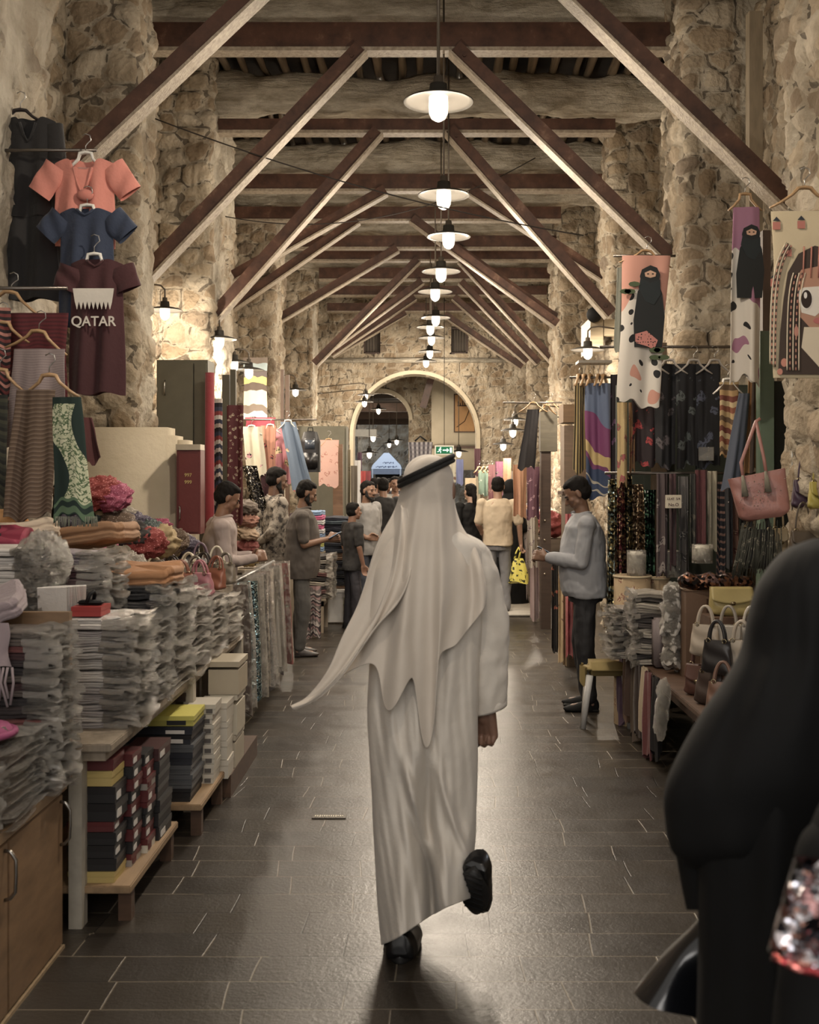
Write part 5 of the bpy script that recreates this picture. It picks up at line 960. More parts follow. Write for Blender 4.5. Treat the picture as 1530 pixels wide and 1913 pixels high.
# garment covers hanging along the aisle
TEAL = sequin((70, 96, 104), (150, 190, 200), (200, 214, 214), 120, .25); g = thing('garment_rack', 'low metal rack of plastic garment covers beside the left aisle', 'rack', (-1.3, 8.35, 0))
obj('rail', M().tube([(0, -1.05, 1.0), (0, 1.1, 1.0)], .012, 8), solid((150, 150, 150), .3, .9), g)
for y in (-1.0, 0, 1.05): obj('upright', M().tube([(-.03, y, 0), (0, y, 1.0)], .012, 8), solid((150, 150, 150), .3, .9), g)
for i, (mt, cn, wr_) in enumerate(((floral((110, 92, 84), (190, 176, 160), (84, 44, 48), 20, .35), 'brown flowered', 1), (TEAL, 'teal sequined', 0), (solid((170, 162, 150), .7), 'beige', 1), (solid((84, 78, 74), .7), 'dark grey', 1), (floral((150, 120, 110), (206, 190, 170), (120, 50, 50), 20, .35), 'rose flowered', 1), (solid((176, 168, 156), .7), 'cream', 1), (solid((60, 52, 52), .7), 'black', 1), (floral((160, 90, 84), (206, 190, 170), (70, 50, 50), 20, .35), 'red flowered', 1))):
    y = 7.42+.27*i; o = cloth('hanging_dress', f'{cn} dress on the low rack by the left aisle, {ordi(i).replace("topmost","nearest")}', 'dress', -1.28+.03*(i % 2), y, .99, .12+.05*(i % 3), .20, .30, mt, 4, .02, .03, group='dresses on the low rack', rz=.7)
    if wr_: w = cloth('x', 'x', 'x', 0, 0, 0, -.86, .24, .36, WRAPM, 5, .025, .05); w.name = 'plastic_cover'; w.parent = o; w.location = (0, 0, .02); del w['label']; del w['category']
# benches and boxes under the counter
def bench(label, x0, x1, y0, y1, zt):
    g = thing('low_bench', label, 'bench', ((x0+x1)/2, (y0+y1)/2, 0)); a, b = (x1-x0)/2, (y1-y0)/2; obj('seat_board', M().box(-a, a, -b, b, zt-.03, zt, .004), BENCH, g, smooth=False)
    for i in (-1, 1):
        for j in (-1, 1): sharp(M().box(i*(a-.035)-.025, i*(a-.035)+.025, j*(b-.07)-.025, j*(b-.07)+.025, 0, zt-.03), 'leg', DKW, g)
    return g
bench('low wooden bench stacked with black and maroon boxes under the white pile', -1.62, -1.13, 4.27, 5.08, .15); bench('second low wooden bench, under the blue-black boxes and yellow lid', -1.60, -1.07, 5.30, 5.95, .16)
def column(x0, x1, y0, y1, z, spec, where, group, face='x'):
    for i, (h, c, lc, st, cn) in enumerate(spec):
        j = R.uniform(-.008, .008); carton(f'{cn} shoe box, {ordi(len(spec)-1-i)} in {where}', x0+j, x1+j, y0, y1, z, z+h-.001, c, lc, st, group, face=face, rz=R.uniform(-.03, .03)); z += h
K = (30, 28, 30); MR = (96, 28, 30); YL = (186, 160, 84); WS = (206, 200, 192)
GB_ = 'shoe boxes under the left counter'
column(-1.38, -1.20, 4.30, 4.46, .15, [(.045, YL, YL, None, 'yellow'), (.05, K, K, None, 'black'), (.05, K, K, WS, 'black'), (.05, K, K, WS, 'black'), (.04, MR, MR, WS, 'maroon'), (.07, K, K, WS, 'black'), (.065, K, K, WS, 'black'), (.06, YL, YL, None, 'yellow'), (.045, MR, MR, None, 'maroon')], 'the column nearest the viewer', GB_, 'x')
column(-1.34, -1.175, 4.48, 4.62, .15, [(.05, (150, 140, 130), MR, MR, 'grey-sided'), (.05, K, K, WS, 'black'), (.05, MR, MR, WS, 'maroon'), (.05, K, K, WS, 'black'), (.05, MR, MR, WS, 'maroon'), (.05, K, K, WS, 'black'), (.05, MR, MR, WS, 'maroon'), (.05, K, K, WS, 'black'), (.05, MR, MR, WS, 'maroon')], 'the second column on the first bench', GB_)
column(-1.33, -1.165, 4.64, 4.78, .15, [(.06, (200, 190, 170), MR, MR, 'cream'), (.05, MR, MR, WS, 'maroon'), (.05, K, K, WS, 'black'), (.05, K, MR, WS, 'black'), (.05, MR, MR, WS, 'maroon'), (.05, (150, 140, 130), MR, MR, 'grey-sided'), (.05, MR, MR, WS, 'maroon'), (.05, K, K, WS, 'black')], 'the third column on the first bench', GB_)
column(-1.30, -1.15, 4.80, 5.02, .15, [(.06, K, K, WS, 'white banded'), (.06, K, K, None, 'black'), (.055, K, K, None, 'black'), (.055, (44, 36, 34), K, None, 'dark brown'), (.055, K, K, None, 'black'), (.055, K, K, None, 'black'), (.055, (70, 30, 30), (70, 30, 30), WS, 'maroon')], 'the fourth, all dark column on the first bench', GB_)
BL = (40, 42, 52); GY = (84, 86, 90)
column(-1.52, -1.12, 5.34, 5.62, .16, [(.045, K, K, None, 'black'), (.035, K, GY, None, 'black'), (.05, GY, GY, None, 'grey'), (.045, GY, GY, None, 'slate grey'), (.06, BL, BL, None, 'navy'), (.04, GY, GY, None, 'grey'), (.045, BL, K, WS, 'navy'), (.04, BL, BL, WS, 'navy'), (.05, (190, 180, 70), (206, 196, 76), K, 'bright yellow')], 'the wide blue-black column on the second bench', GB_, 'y')
WSB = (196, 188, 172)
column(-1.22, -1.08, 5.66, 5.86, .16, [(.05, WSB, WSB, (90, 84, 80), 'white')]*8, 'the narrow white column behind the navy boxes', 'small white shoe boxes', 'y')
column(-1.22, -1.06, 5.9, 6.1, .12, [(.10, WSB, WSB, None, 'large cream')]*4, 'the cream column at the bench end', 'small white shoe boxes', 'y')
tag(sharp(M().box(-1.6, -1.05, 5.98, 6.9, .0, .12), 'floor_pallet', DKW), 'low dark timber pallet under the cream boxes', 'pallet')
carton('large open cream carton topmost beside the dark piles', -1.20, -1.03, 6.12, 6.42, .52, .70, (176, 162, 136), name='carton'); carton('cream carton below the large open one', -1.19, -1.04, 6.12, 6.40, .30, .519, (190, 180, 158), name='carton'); carton('bottom cream carton on the dark pallet', -1.20, -1.05, 6.12, 6.42, .121, .299, (180, 168, 146), name='carton')
carton('dark brown flat box beneath the sleeved piles, beside the cream carton', -1.45, -1.23, 5.7, 5.98, .565, .61, (64, 44, 34)); 
# ================================================================ LEFT WALL HANGINGS
RAILM = solid((120, 112, 104), .35, .8)
for (a, b, wh) in (((-2.3, 5.9, 3.42), (-1.74, 5.9, 3.42), 'behind the salmon shirt'), ((-2.4, 5.45, 2.62), (-1.75, 5.45, 2.62), 'behind the wooden hangers at the left edge')): tag(obj('display_rail', M().tube([a, b], .009, 8), RAILM), 'thin metal display rail on the left wall '+wh, 'rail')
BLKF = fabric((34, 32, 32), fold=.5)
tee('long black robe with waist tie hanging high at the upper left edge', 56, 212, 560, 6.0, 96, BLKF, longs=True, name='robe', cat='robe', belt=True, vneck=.16, flare=1.2)
g, w, L_ = tee('salmon pink blouse with tied front hanging above the navy shirt', 158, 288, 462, 5.86, 112, fabric((222, 128, 110), fold=.5), slv=.17, flare=1.0, name='blouse', ang=.95, vneck=.22); tag(g, g['label'], 'shirt')
obj('knot', M().ell((.02, -.05, .26), (.045, .02, .03), 14, 8), fabric((214, 120, 104)), g)
g, w, L_ = tee('navy blue t-shirt hanging between the salmon blouse and maroon shirt', 162, 383, 612, 5.79, 100, fabric((40, 52, 78), fold=.5), slv=.13, ang=.8)
g, w, L_ = tee('long maroon t-shirt printed QATAR with white serrated flag band', 181, 478, 736, 5.7, 98, fabric((72, 28, 32), fold=.45), slv=.12, ang=1.2, flare=1.08)
CR = solid((214, 206, 192), .8); m = M(); W0 = .103; zt = L_-.175; zb = L_-.24; pts = [(-W0, zt), (W0, zt), (W0-.01, zb)]
for k in range(9): x = W0-.01-(2*W0-.02)*(k+.5)/9; pts += [(x, zb-.04), (x-(W0-.01)/9, zb)]
m.poly(pts, -.062, -.056); sharp(m, 'flag_band', CR, g); text('QATAR', .070, CR, g, (0, -.060, L_-.342), name='lettering', depth=.002, xs=.95)
WHH = solid((220, 216, 206), .4)
for px, py, d, wh in ((160, 285, 5.87, 'salmon blouse'), (163, 383, 5.80, 'navy shirt'), (176, 474, 5.71, 'QATAR shirt')): hanger(P(px, py, d), .22, label='white plastic hanger carrying the '+wh, mt=WHH)
hanger(P(38, 205, 6.0), .36, label='dark hanger carrying the long black robe', mt=solid((40, 30, 28)))
# shawls
STR_RED = stripes(((120, 44, 42), (90, 28, 34), (150, 60, 50), (96, 30, 36)), .05, 1, warp=.0)
cpx('shawl', 'deep red ribbed shawl hanging behind the mauve one', 'shawl', 15, 128, 585, 745, 5.6, stripes(((104, 30, 36), (84, 24, 30)), .02, 1), nf=3, amp=.01)
cpx('shawl', 'black and red striped shawl at the far left edge', 'shawl', -40, 20, 575, 765, 5.5, stripes(((40, 26, 28), (120, 46, 44), (40, 26, 28), (176, 110, 96)), .06, 1), nf=3, amp=.015)
cpx('shawl', 'mauve grey ribbed shawl on a wooden hanger', 'shawl', 24, 124, 652, 840, 5.4, stripes(((150, 132, 130), (138, 120, 118)), .012, 1), xlb=5, nf=3, amp=.012)
cpx('shawl', 'dark green banded shawl at the left edge behind the brown one', 'shawl', -50, 15, 738, 1000, 5.3, stripes(((44, 46, 36), (60, 60, 44), (30, 30, 26)), .05, 1), nf=3, amp=.015)
cpx('shawl', 'brown ribbed shawl with small dark label hanging left of green paisley', 'shawl', 30, 104, 728, 968, 5.15, stripes(((100, 76, 58), (88, 66, 50), (118, 96, 78)), .02, 1), xlb=2, xrb=100, nf=3, amp=.015)
PAIS = NT('green_paisley'); v = PAIS.coord('UV'); d_ = PAIS.vor(v, 9); sx = PAIS.n('ShaderNodeSeparateXYZ'); PAIS.l(v, sx.inputs[0]); nn = PAIS.noise(v, 42, 2)
cur = PAIS.math('ADD', PAIS.math('MULTIPLY', PAIS.math('SINE', PAIS.math('MULTIPLY', sx.outputs[1], 13)), .035), .005); inb = PAIS.math('LESS_THAN', PAIS.math('ABSOLUTE', PAIS.math('SUBTRACT', sx.outputs[0], cur)), .045); inb = PAIS.math('MULTIPLY', inb, PAIS.math('MULTIPLY', PAIS.math('GREATER_THAN', sx.outputs[1], -.46), PAIS.math('LESS_THAN', sx.outputs[1], -.03)))
pat = PAIS.ramp(nn, [(0, sr((196, 200, 160))), (.48, sr((84, 110, 70))), (.56, sr((206, 206, 170)))], True); bands = PAIS.math('MULTIPLY', PAIS.math('LESS_THAN', sx.outputs[1], -.46), PAIS.math('GREATER_THAN', PAIS.math('FRACT', PAIS.math('MULTIPLY', sx.outputs[1], 18)), .45))
c_ = PAIS.mix(inb, sr((28, 50, 44)), pat); c_ = PAIS.mix(PAIS.math('MULTIPLY', bands, .8), c_, sr((96, 128, 92))); PAIS.col(c_); PAIS.set(Roughness=.85)
o = cpx('paisley_shawl', 'dark green shawl with pale paisley figure, green bands and fringe', 'shawl', 98, 152, 742, 968, 5.0, PAIS.m, xlb=98, xrb=178, nf=2, amp=.008); m = M()
for k in range(24):
    x = -.075+.0078*k+.03; m.tube([(x, -.01, -.53), (x+R.uniform(-.005, .005), -.012, -.575)], .0025, 4)
q = obj('fringe', m, fabric((120, 124, 104)), o); q['kind'] = 'stuff'
cpx('shawl', 'wine red shawl corner behind the green paisley shawl', 'shawl', 150, 172, 780, 860, 5.5, fabric((92, 40, 40)), xlb=160, xrb=190, nf=2)
hanger(P(72, 618, 5.42), .30, label='wooden hanger above the mauve shawl', tilt=.12); hanger(P(92, 700, 5.16), .27, label='wooden hanger above the brown shawl'); hanger(P(20, 545, 5.6), .34, label='wooden hanger crossing below the black robe', tilt=.15); hanger(P(5, 602, 5.5), .26, label='wooden hanger at the left edge above the striped shawl'); hanger(P(0, 690, 5.3), .22, label='wooden hanger at the left edge beside the brown shawl')
# plaster block with red cabinet, green cupboard
m = M().box(-2.7, -1.84, 8.12, 8.5, 0, 2.07, .06).box(-1.9, -1.72, 8.2, 8.5, 0, 1.98, .05); struct(obj('trim_20', m, PLB))
g = thing('hose_cabinet', 'red metal fire hose cabinet with chrome latch beside the plaster block', 'cabinet', (X(354, 8.05), 8.05, 1.30)); sharp(M().box(-.085, .085, -.03, .12, 0, .62), 'body', solid((120, 44, 42), .45), g); obj('door', M().box(-.075, .078, -.045, -.03, .01, .58, .006), solid((112, 40, 38), .4), g, smooth=False); sharp(M().box(-.088, .088, -.05, .1, .60, .64), 'top_edge', solid((190, 176, 150), .4, .4), g); obj('latch', M().tube([(-.06, -.05, .10), (-.055, -.062, .13), (-.055, -.062, .18), (-.06, -.05, .2)], .006, 6), solid((190, 190, 190), .2, 1), g)
for s_, z in (('997', .42), ('999', .37)): text(s_, .035, solid((196, 170, 90), .5), g, (0, -.048, z))
GRN = solid((98, 94, 76), .6, 0, .15, 10, .2)
g = thing('tall_cupboard', 'tall grey-green painted cupboard standing behind the plaster block', 'cupboard', ((X(290, 9.75)+X(386, 9.75))/2, 9.8, 0)); w_ = (X(386, 9.75)-X(290, 9.75))/2; sharp(M().box(-w_, w_, 0, .3, 0, 2.73), 'body', GRN, g)
sharp(M().box(-w_+.01, .1, -.02, 0, .05, 2.70), 'door', GRN, g); sharp(M().box(.11, w_-.01, -.02, 0, .05, 2.70), 'door', GRN, g); obj('handle', M().tube([(-w_+.08, -.03, 2.42), (-w_+.08, -.05, 2.45), (-w_+.08, -.05, 2.52), (-w_+.08, -.03, 2.55)], .006, 6), solid((200, 196, 190), .2, 1), g)
tag(obj('fabric_roll', M().tube([(X(391, 9.6), 9.6, .0), (X(391, 9.6), 9.62, 2.6)], .04, 16), fabric((150, 36, 46))), 'tall rolled red rug standing beside the green cupboard', 'rug')
cpx('striped_cloth', 'narrow cloth striped red, white and blue beside the red roll', 'cloth', 399, 416, 745, 965, 9.9, stripes(((60, 66, 90), (206, 200, 190), (150, 60, 60), (60, 66, 90), (40, 40, 50), (200, 190, 180)), .22, 1), nf=2, amp=.01)
for i, (a, b, t_) in enumerate(((415, 428, 700), (430, 440, 690), (533, 540, 700), (524, 530, 690))): 
    d = 10.3 if i < 2 else 14; tag(sharp(M().box(X(a, d), X(b, d), d, d+.06, 0, Z(t_, d)), 'timber_post', solid((84, 78, 60) if i < 2 else (92, 66, 48), .6)), ['dark green post right of the striped cloth', 'green-brown post left of the ornate maroon rug', 'brown post right of the striped towel, nearer the dress', 'brown post right of the striped towel, nearer the towel'][i], 'post')
cpx('ornate_rug', 'hanging maroon rug with cream bands behind the bending man', 'rug', 424, 455, 757, 975, 9.7, floral((96, 36, 42), (190, 168, 140), (70, 28, 34), 24, .42), nf=2, amp=.02)
cpx('striped_towel', 'wide towel striped brown, cream, blue and yellow on the pier', 'towel', 454, 500, 668, 782, 13.8, stripes(((112, 98, 86), (206, 194, 160), (206, 194, 160), (90, 76, 66), (190, 178, 96), (96, 86, 84), (150, 168, 170)), .62, 1, warp=.12), nf=2, amp=.01)
FL1 = floral((214, 206, 180), (214, 150, 160), (60, 50, 50), 7, .3); FL2 = floral((180, 120, 96), (70, 46, 40), (200, 90, 90), 9, .38); FL3 = floral((206, 130, 140), (230, 200, 150), (90, 100, 60), 8, .42)
cpx('print_dress', 'cream and pink dress with outlined print on the left wall', 'dress', 452, 490, 797, 892, 11.9, FL1, xlb=462, xrb=500, nf=3); cpx('print_dress', 'brown spotted dress between the cream and rose prints', 'dress', 487, 516, 795, 895, 12.1, FL2, nf=3); cpx('print_dress', 'rose flowered dress left of the denim dress', 'dress', 512, 545, 800, 900, 12.3, FL3, nf=3)
cpx('denim_dress', 'long denim-blue dress with coloured patches', 'dress', 524, 552, 788, 915, 12.0, floral((104, 124, 150), (206, 196, 150), (190, 80, 80), 7, .22), xlb=545, xrb=588, nf=3)
cpx('cloth_banner', 'crimson cloth folded along the top of the print dresses', 'cloth', 458, 515, 780, 800, 12.4, fabric((176, 60, 78)), nf=2)
for px, py, d, wh in ((470, 795, 11.9, 'cream print'), (505, 793, 12.1, 'spotted dress'), (538, 785, 12.0, 'denim dress')): hanger(P(px, py, d), .22, label='white hanger of the '+wh, mt=WHH)
cpx('sequined_scarf', 'black and silver sequined scarf leaning left of the bearded men', 'scarf', 452, 480, 870, 950, 10.9, sequin((40, 38, 40), (70, 66, 62), (200, 196, 180), 90, .3), xlb=470, xrb=500, nf=2); cpx('fur_scarf', 'deep wine furry scarf hanging behind the bearded man', 'scarf', 487, 520, 885, 960, 11.9, floral((60, 26, 34), (90, 40, 50), (40, 20, 26), 20, .4), nf=2)
for k, (c, n) in enumerate((((196, 170, 110), 'yellow'), ((130, 56, 50), 'red'), ((190, 160, 130), 'beige'), ((176, 120, 100), 'terracotta'), ((110, 96, 84), 'brown'))): bundle((X(462, 10.6), 10.6, Z(1005-24*k, 10.6)-.2), (.2, .2, .13), floral(c, (90, 50, 50), (210, 200, 180), 14, .3, obj=True), f'{n} patterned cushion, {["bottom","second lowest","middle","second highest","top"][k]} of the column behind the bending man', 'patterned cushions', 'cushion', 'cushion')
table('plain table under the patterned cushions', -1.95, -1.5, 10.4, 10.85, .85, OLD)
g = thing('backpack', 'black backpack with shiny pocket hanging left of the pink rug', 'backpack', (X(580, 12.9), 12.9, Z(882, 12.9))); m = M(); m.grid(lambda a, b: (.115*math.copysign(abs(math.cos(2*PI*a))**.5, math.cos(2*PI*a))*(1-.35*max(0, b-.75)/.25*.9), .075*math.copysign(abs(math.sin(2*PI*a))**.6, math.sin(2*PI*a))*(1-.5*max(0, b-.8)/.2), .46*b), 32, 20, closeu=True); m.loft([[(.115*.65*math.cos(q), .04*math.sin(q), .46) for q in np.linspace(0, 2*PI, 20, endpoint=False)], [(0, 0, .475)]*20], False); obj('body', m, solid((28, 28, 30), .45), g)
obj('front_pocket', M().box(-.09, .09, -.10, -.05, .03, .22, .02), solid((24, 24, 26), .35), g); obj('upper_pocket', M().box(-.07, .07, -.085, -.05, .25, .38, .015), solid((60, 70, 84), .3), g); obj('top_loop', M().tube([(-.03, 0, .46), (-.025, 0, .51), (.025, 0, .51), (.03, 0, .46)], .006, 6), BLK, g)
cpx('prayer_rug', 'pale pink patterned prayer rug on a wooden hanger', 'rug', 595, 633, 822, 908, 13.6, floral((196, 150, 136), (170, 110, 100), (206, 170, 150), 12, .4), nf=1, amp=.008); hanger(P(614, 820, 13.6), .24, label='wooden hanger holding the pale pink prayer rug')
g = thing('tall_cupboard', 'olive green cupboard behind the pink prayer rug', 'cupboard', (X(600, 14.3), 14.3, 0)); sharp(M().box(-.3, .32, 0, .4, 0, Z(796, 14.3)), 'body', GRN, g); sharp(M().box(-.28, .30, -.02, 0, .1, Z(800, 14.3)), 'door', GRN, g)
tag(sharp(M().box(X(622, 13.9), X(640, 13.9), 13.9, 14.0, 0, Z(830, 13.9)), 'timber_post', wood((120, 84, 56))), 'brown timber door post right of the olive cupboard', 'post')
# jeans stack and white table
g = table('small white-painted table under the jeans and wrapped clothes', X(588, 13.1), X(662, 13.1), 13.05, 13.75, .40, solid((206, 204, 200), .5), lw=.05)
sharp(M().box(-.2, .1, -.31, -.29, .02, .37), 'front_panel', solid((200, 198, 194), .5), g)
jm = [(solid(c, .8, 0, .2, 30, .3), n) for c, n in (((44, 48, 60), 'navy'), ((30, 30, 34), 'black'), ((60, 74, 84), 'blue'), ((120, 90, 66), 'tan'), ((36, 40, 54), 'dark blue'))]
stack(X(592, 13.3), X(655, 13.3), 13.15, 13.6, .40, 1.24, 20, jm, 'folded trousers', 'in the tall jeans pile by the crouching youth', 'folded jeans', 'trousers', wrapped=False)
table('second small table under the grey wrapped clothes', X(566, 12.5), X(612, 12.5), 12.3, 12.9, .38, OLD)
stack(X(570, 12.5), X(618, 12.5), 12.3, 12.8, .38, .85, 10, mx, 'sleeved garment', 'in the small pile behind the polo-shirt man', 'sleeved clothes behind the polo-shirt man')
stack(X(563, 12.0), X(588, 12.0), 12.9, 13.3, .85, 1.32, 9, [(solid((214, 90, 140)), 'pink'), (solid((190, 190, 90)), 'lime'), (solid((120, 150, 190)), 'light blue'), (solid((190, 190, 190)), 'grey')], 'folded t-shirt', 'in the bright pile behind the polo-shirt man', 'bright t-shirts', 'shirt', wrapped=False)
tag(sharp(M().box(-1.75, -1.2, 12.9, 13.4, 0, .85), 'display_counter', OLD), 'counter under the bright folded t-shirts', 'counter')
for i, (a, b) in enumerate(((562, 580), (580, 600))): cpx('zigzag_cloth', f'grey and pink wavy patterned cloth hanging {["left","right"][i]} of a pair below the wrapped clothes', 'cloth', a, b, 1095, 1215 if i == 0 else 1190, 11.9, stripes(((120, 112, 112), (176, 140, 140), (70, 62, 66), (190, 180, 176)), .09, 1, warp=.25), nf=3)
# ================================================================ RIGHT SIDE
def printed(bg, robe, blob, dot=(30, 28, 30)):
    """cloth with a veiled-lady panel: big colour fields and black spots on white"""
    t = NT('printed_cloth'); v = t.coord('UV'); s = t.n('ShaderNodeSeparateXYZ'); t.l(v, s.inputs[0]); x, z = s.outputs[0], s.outputs[1]; n = t.noise(v, 4, 1)
    white = t.mix(t.math('LESS_THAN', t.vor(v, 9.5, rnd=.5), .27), sr((206, 198, 186)), sr(dot)); reg = t.math('GREATER_THAN', t.math('ADD', t.math('MULTIPLY', n, 1.4), t.math('MULTIPLY', z, .55)), .40)
    c = t.mix(reg, white, sr(bg)); t.col(c); t.set(Roughness=.8); return t.m
POLK = printed((206, 140, 120), None, None); PURP = printed((160, 104, 134), None, None)
def lady(par, sc, y, zoff, xo=0, robe=(30, 40, 44)):
    """small flat veiled-woman print worked on the cloth"""
    a = M().poly([(xo+x*sc, zoff+z*sc) for x, z in ((-.05, 0), (-.062, -.04), (-.05, -.09), (-.075, -.13), (-.10, -.30), (-.095, -.46), (.07, -.46), (.085, -.28), (.07, -.14), (.05, -.09), (.058, -.03), (.04, .01), (0, .025))], y-.003, y); sharp(a, 'veiled_figure', solid((28, 32, 34), .8), par)
    a = M().poly([(xo+x*sc, zoff+z*sc) for x, z in ((-.058, -.05), (-.07, -.11), (-.03, -.19), (.02, -.21), (.06, -.15), (.058, -.06), (0, -.08))], y-.005, y-.003); sharp(a, 'head_covering', solid(robe, .8), par)
    a = M().poly([(xo+x*sc, zoff+z*sc) for x, z in ((-.034, -.02), (-.03, -.042), (0, -.05), (.03, -.042), (.034, -.02), (0, -.005))], y-.005, y-.003); sharp(a, 'face_print', solid((206, 160, 130), .8), par)
    for q in (-.014, .014): sharp(M().poly([(xo+(q+.007*math.cos(k))*sc, zoff+(-.027+.004*math.sin(k))*sc) for k in np.linspace(0, 2*PI, 8, endpoint=False)], y-.006, y-.005), 'eye_print', BLK, par)
o = cpx('print_cloth', 'pink and white spotted cloth printed with a veiled woman, left one', 'cloth', 1163, 1252, 478, 755, 7.7, POLK, xlb=1150, xrb=1232, nf=2, amp=.012, th=.02, hemv=.03); lady(o, 1.15, -.036, -.10, .02)
b_ = M().poly([(-.10+.17*k[0], -.60+.17*k[1]) for k in ((.1, .35), (.55, .48), (1, .1), (.85, -.3), (.6, -.15), (.1, .0))], -.042, -.036); o2 = obj('printed_bag', b_, dots((200, 120, 110), (40, 30, 34), 60, .3), o, smooth=False)
for k in range(7): obj('leaf_print', M().poly([(.05+.04*math.cos(q)*1.0+.03*(k % 3)-.2*(k > 3), -.03*math.sin(q)*.6-.70+.05*(k % 2)+.45*(k > 3)) for q in np.linspace(0, 2*PI, 8, endpoint=False)], -.043, -.038), solid((70, 88, 52)), o, smooth=False)
o = cpx('print_cloth', 'mauve and white spotted cloth printed with a veiled woman, right one', 'cloth', 1368, 1420, 388, 712, 6.7, PURP, xlb=1360, xrb=1422, nf=2, amp=.018, th=.02, hemv=.03); lady(o, .9, -.036, -.13, .02)
cpx('long_scarf', 'grey-green silky scarf hanging left of the pink spotted cloth', 'scarf', 1153, 1168, 500, 655, 7.75, fabric((110, 112, 98)), xlb=1147, xrb=1166, nf=2)
hanger(P(1208, 468, 7.7), .36, label='wooden hanger of the pink spotted cloth', tilt=.1); hanger(P(1392, 362, 6.7), .2, label='wooden hanger of the mauve spotted cloth'); hanger(P(1503, 350, 5.5), .34, label='wooden hanger of the large cream towel'); 
# cream towel with braided girl
TW = NT('cream_towel'); v = TW.coord('UV'); TW.col(TW.mix(TW.noise(v, 5, 3), sr((186, 166, 128)), sr((214, 196, 158)))); TW.bump(TW.noise(v, 90, 2), .3, .004); TW.set(Roughness=.9)
dT = 5.5; o = cpx('printed_towel', 'large cream towel printed with a wide-eyed face and beaded braids', 'towel', 1440, 1600, 395, 706, dT, TW.m, nf=1, amp=.004, th=.01, hemv=.0); cx, zt = X(1520, dT), Z(395, dT)
def tp(px, py): return (X(px, dT)-cx, Z(py, dT)-zt)
def flat(pts, c, nm, k=1): return sharp(M().poly([tp(*p) for p in pts], -.012-.0012*k-.002, -.012-.0012*k), nm, solid(c, .85, 0, .03, 30, .05), o)
def disc(px, py, rx, ry, c, nm, k=1): return flat([(px+rx*math.cos(q), py+ry*math.sin(q)) for q in np.linspace(0, 2*PI, 20, endpoint=False)], c, nm, k)
flat([(1462, 560), (1470, 510), (1490, 475), (1520, 460), (1560, 470), (1590, 560), (1590, 700), (1452, 700), (1456, 620)], (70, 54, 46), 'hair_print', 1)
flat([(1487, 520), (1495, 505), (1530, 498), (1580, 505), (1585, 600), (1560, 618), (1510, 612), (1490, 590)], (186, 132, 104), 'face_print', 3)
flat([(1488, 545), (1500, 538), (1530, 536), (1540, 575), (1520, 592), (1495, 585)], (222, 214, 200), 'face_print', 4); disc(1503, 560, 13, 20, (226, 220, 210), 'eye_print', 5); disc(1504, 560, 10, 17, (50, 36, 30), 'eye_print', 6); disc(1502, 553, 3, 6, (230, 226, 220), 'eye_print', 7); disc(1576, 560, 13, 20, (226, 220, 210), 'eye_print', 5); disc(1576, 560, 10, 17, (50, 36, 30), 'eye_print', 6); disc(1528, 600, 11, 6, (196, 104, 100), 'mouth_print', 5)
flat([(1500, 612), (1560, 612), (1572, 640), (1540, 700), (1495, 650)], (214, 198, 170), 'collar_print', 4)
for k in range(9):
    pts = [tp(1520-(20+6.4*k)*math.cos(q*.5)-q*2, 462+3*k+q*26+k*.5) for q in np.linspace(0, PI*.98-k*.0, 26)]
    pts = [(tp(1462-3.2*k+34*math.exp(-q*1.3)*(.9), 470+q*58-2*k)) for q in np.linspace(0, 3.9, 26)] if k > 4 else [(tp(1468+5.5*k+30*math.exp(-q*1.5), 478+q*55)) for q in np.linspace(.6, 3.9, 26)]
    obj('braid_print', M().tube([(p[0], -.018, p[1]) for p in pts], .0035, 5), stripes(((196, 130, 108), (60, 44, 38)), .03, 1) if k % 2 else solid((206, 190, 160)), o)
for k in range(4): obj('braid_print', M().tube([(tp(1500+14*k, 470+0*k)[0], -.018, tp(1500+14*k, 462)[1]), (tp(1498+14*k, 520)[0], -.018, tp(1498+14*k, 520)[1])], .004, 5), solid((196, 120, 100)), o)
for (px, py) in ((1449, 418), (1495, 416), (1470, 468), (1445, 524)): flat([(px-7, py-4), (px, py-12), (px+7, py-4)], (44, 50, 60), 'motif', 1); flat([(px-7, py-2), (px+7, py-2), (px+7, py+12), (px-7, py+12)], (190, 110, 96), 'motif', 1)
disc(1485, 620, 4, 10, (200, 130, 110), 'earring_print', 6); disc(1463, 678, 6, 8, (206, 130, 108), 'bead_print', 3); disc(1455, 695, 5, 6, (206, 130, 108), 'bead_print', 3)
# rails, hangers, fabrics
for a, b, wh in ((P(446, 784, 12.15), P(592, 784, 12.15), 'above the print dresses on the left'), (P(1064, 705, 9.32), P(1175, 705, 9.32), 'through the hangers over the blue purple dress'), (P(940, 752, 12.25), P(1050, 752, 12.25), 'above the dark timber post'), (P(1146, 478, 7.74), P(1262, 478, 7.74), 'hidden behind the pink spotted cloth')): tag(obj('display_rail', M().tube([a, b], .009, 8), RAILM), 'thin metal rail '+wh, 'rail')
tag(obj('display_rail', M().tube([P(1120, 648, 7.9), P(1420, 648, 7.9)], .010, 8), RAILM), 'horizontal metal rail above the black flowered dresses', 'rail')
for i, px in enumerate((1215, 1250, 1296, 1335)): hanger(P(px, 672, 7.88), .26, label=f'clear plastic hanger on the rail, {["leftmost","second from left","third from left","rightmost"][i]} above black flowered dresses', mt=solid((196, 188, 176), .3), group='clear hangers on the right rail')
BF = floral((34, 34, 38), (84, 90, 102), (56, 60, 68), 10, .3)
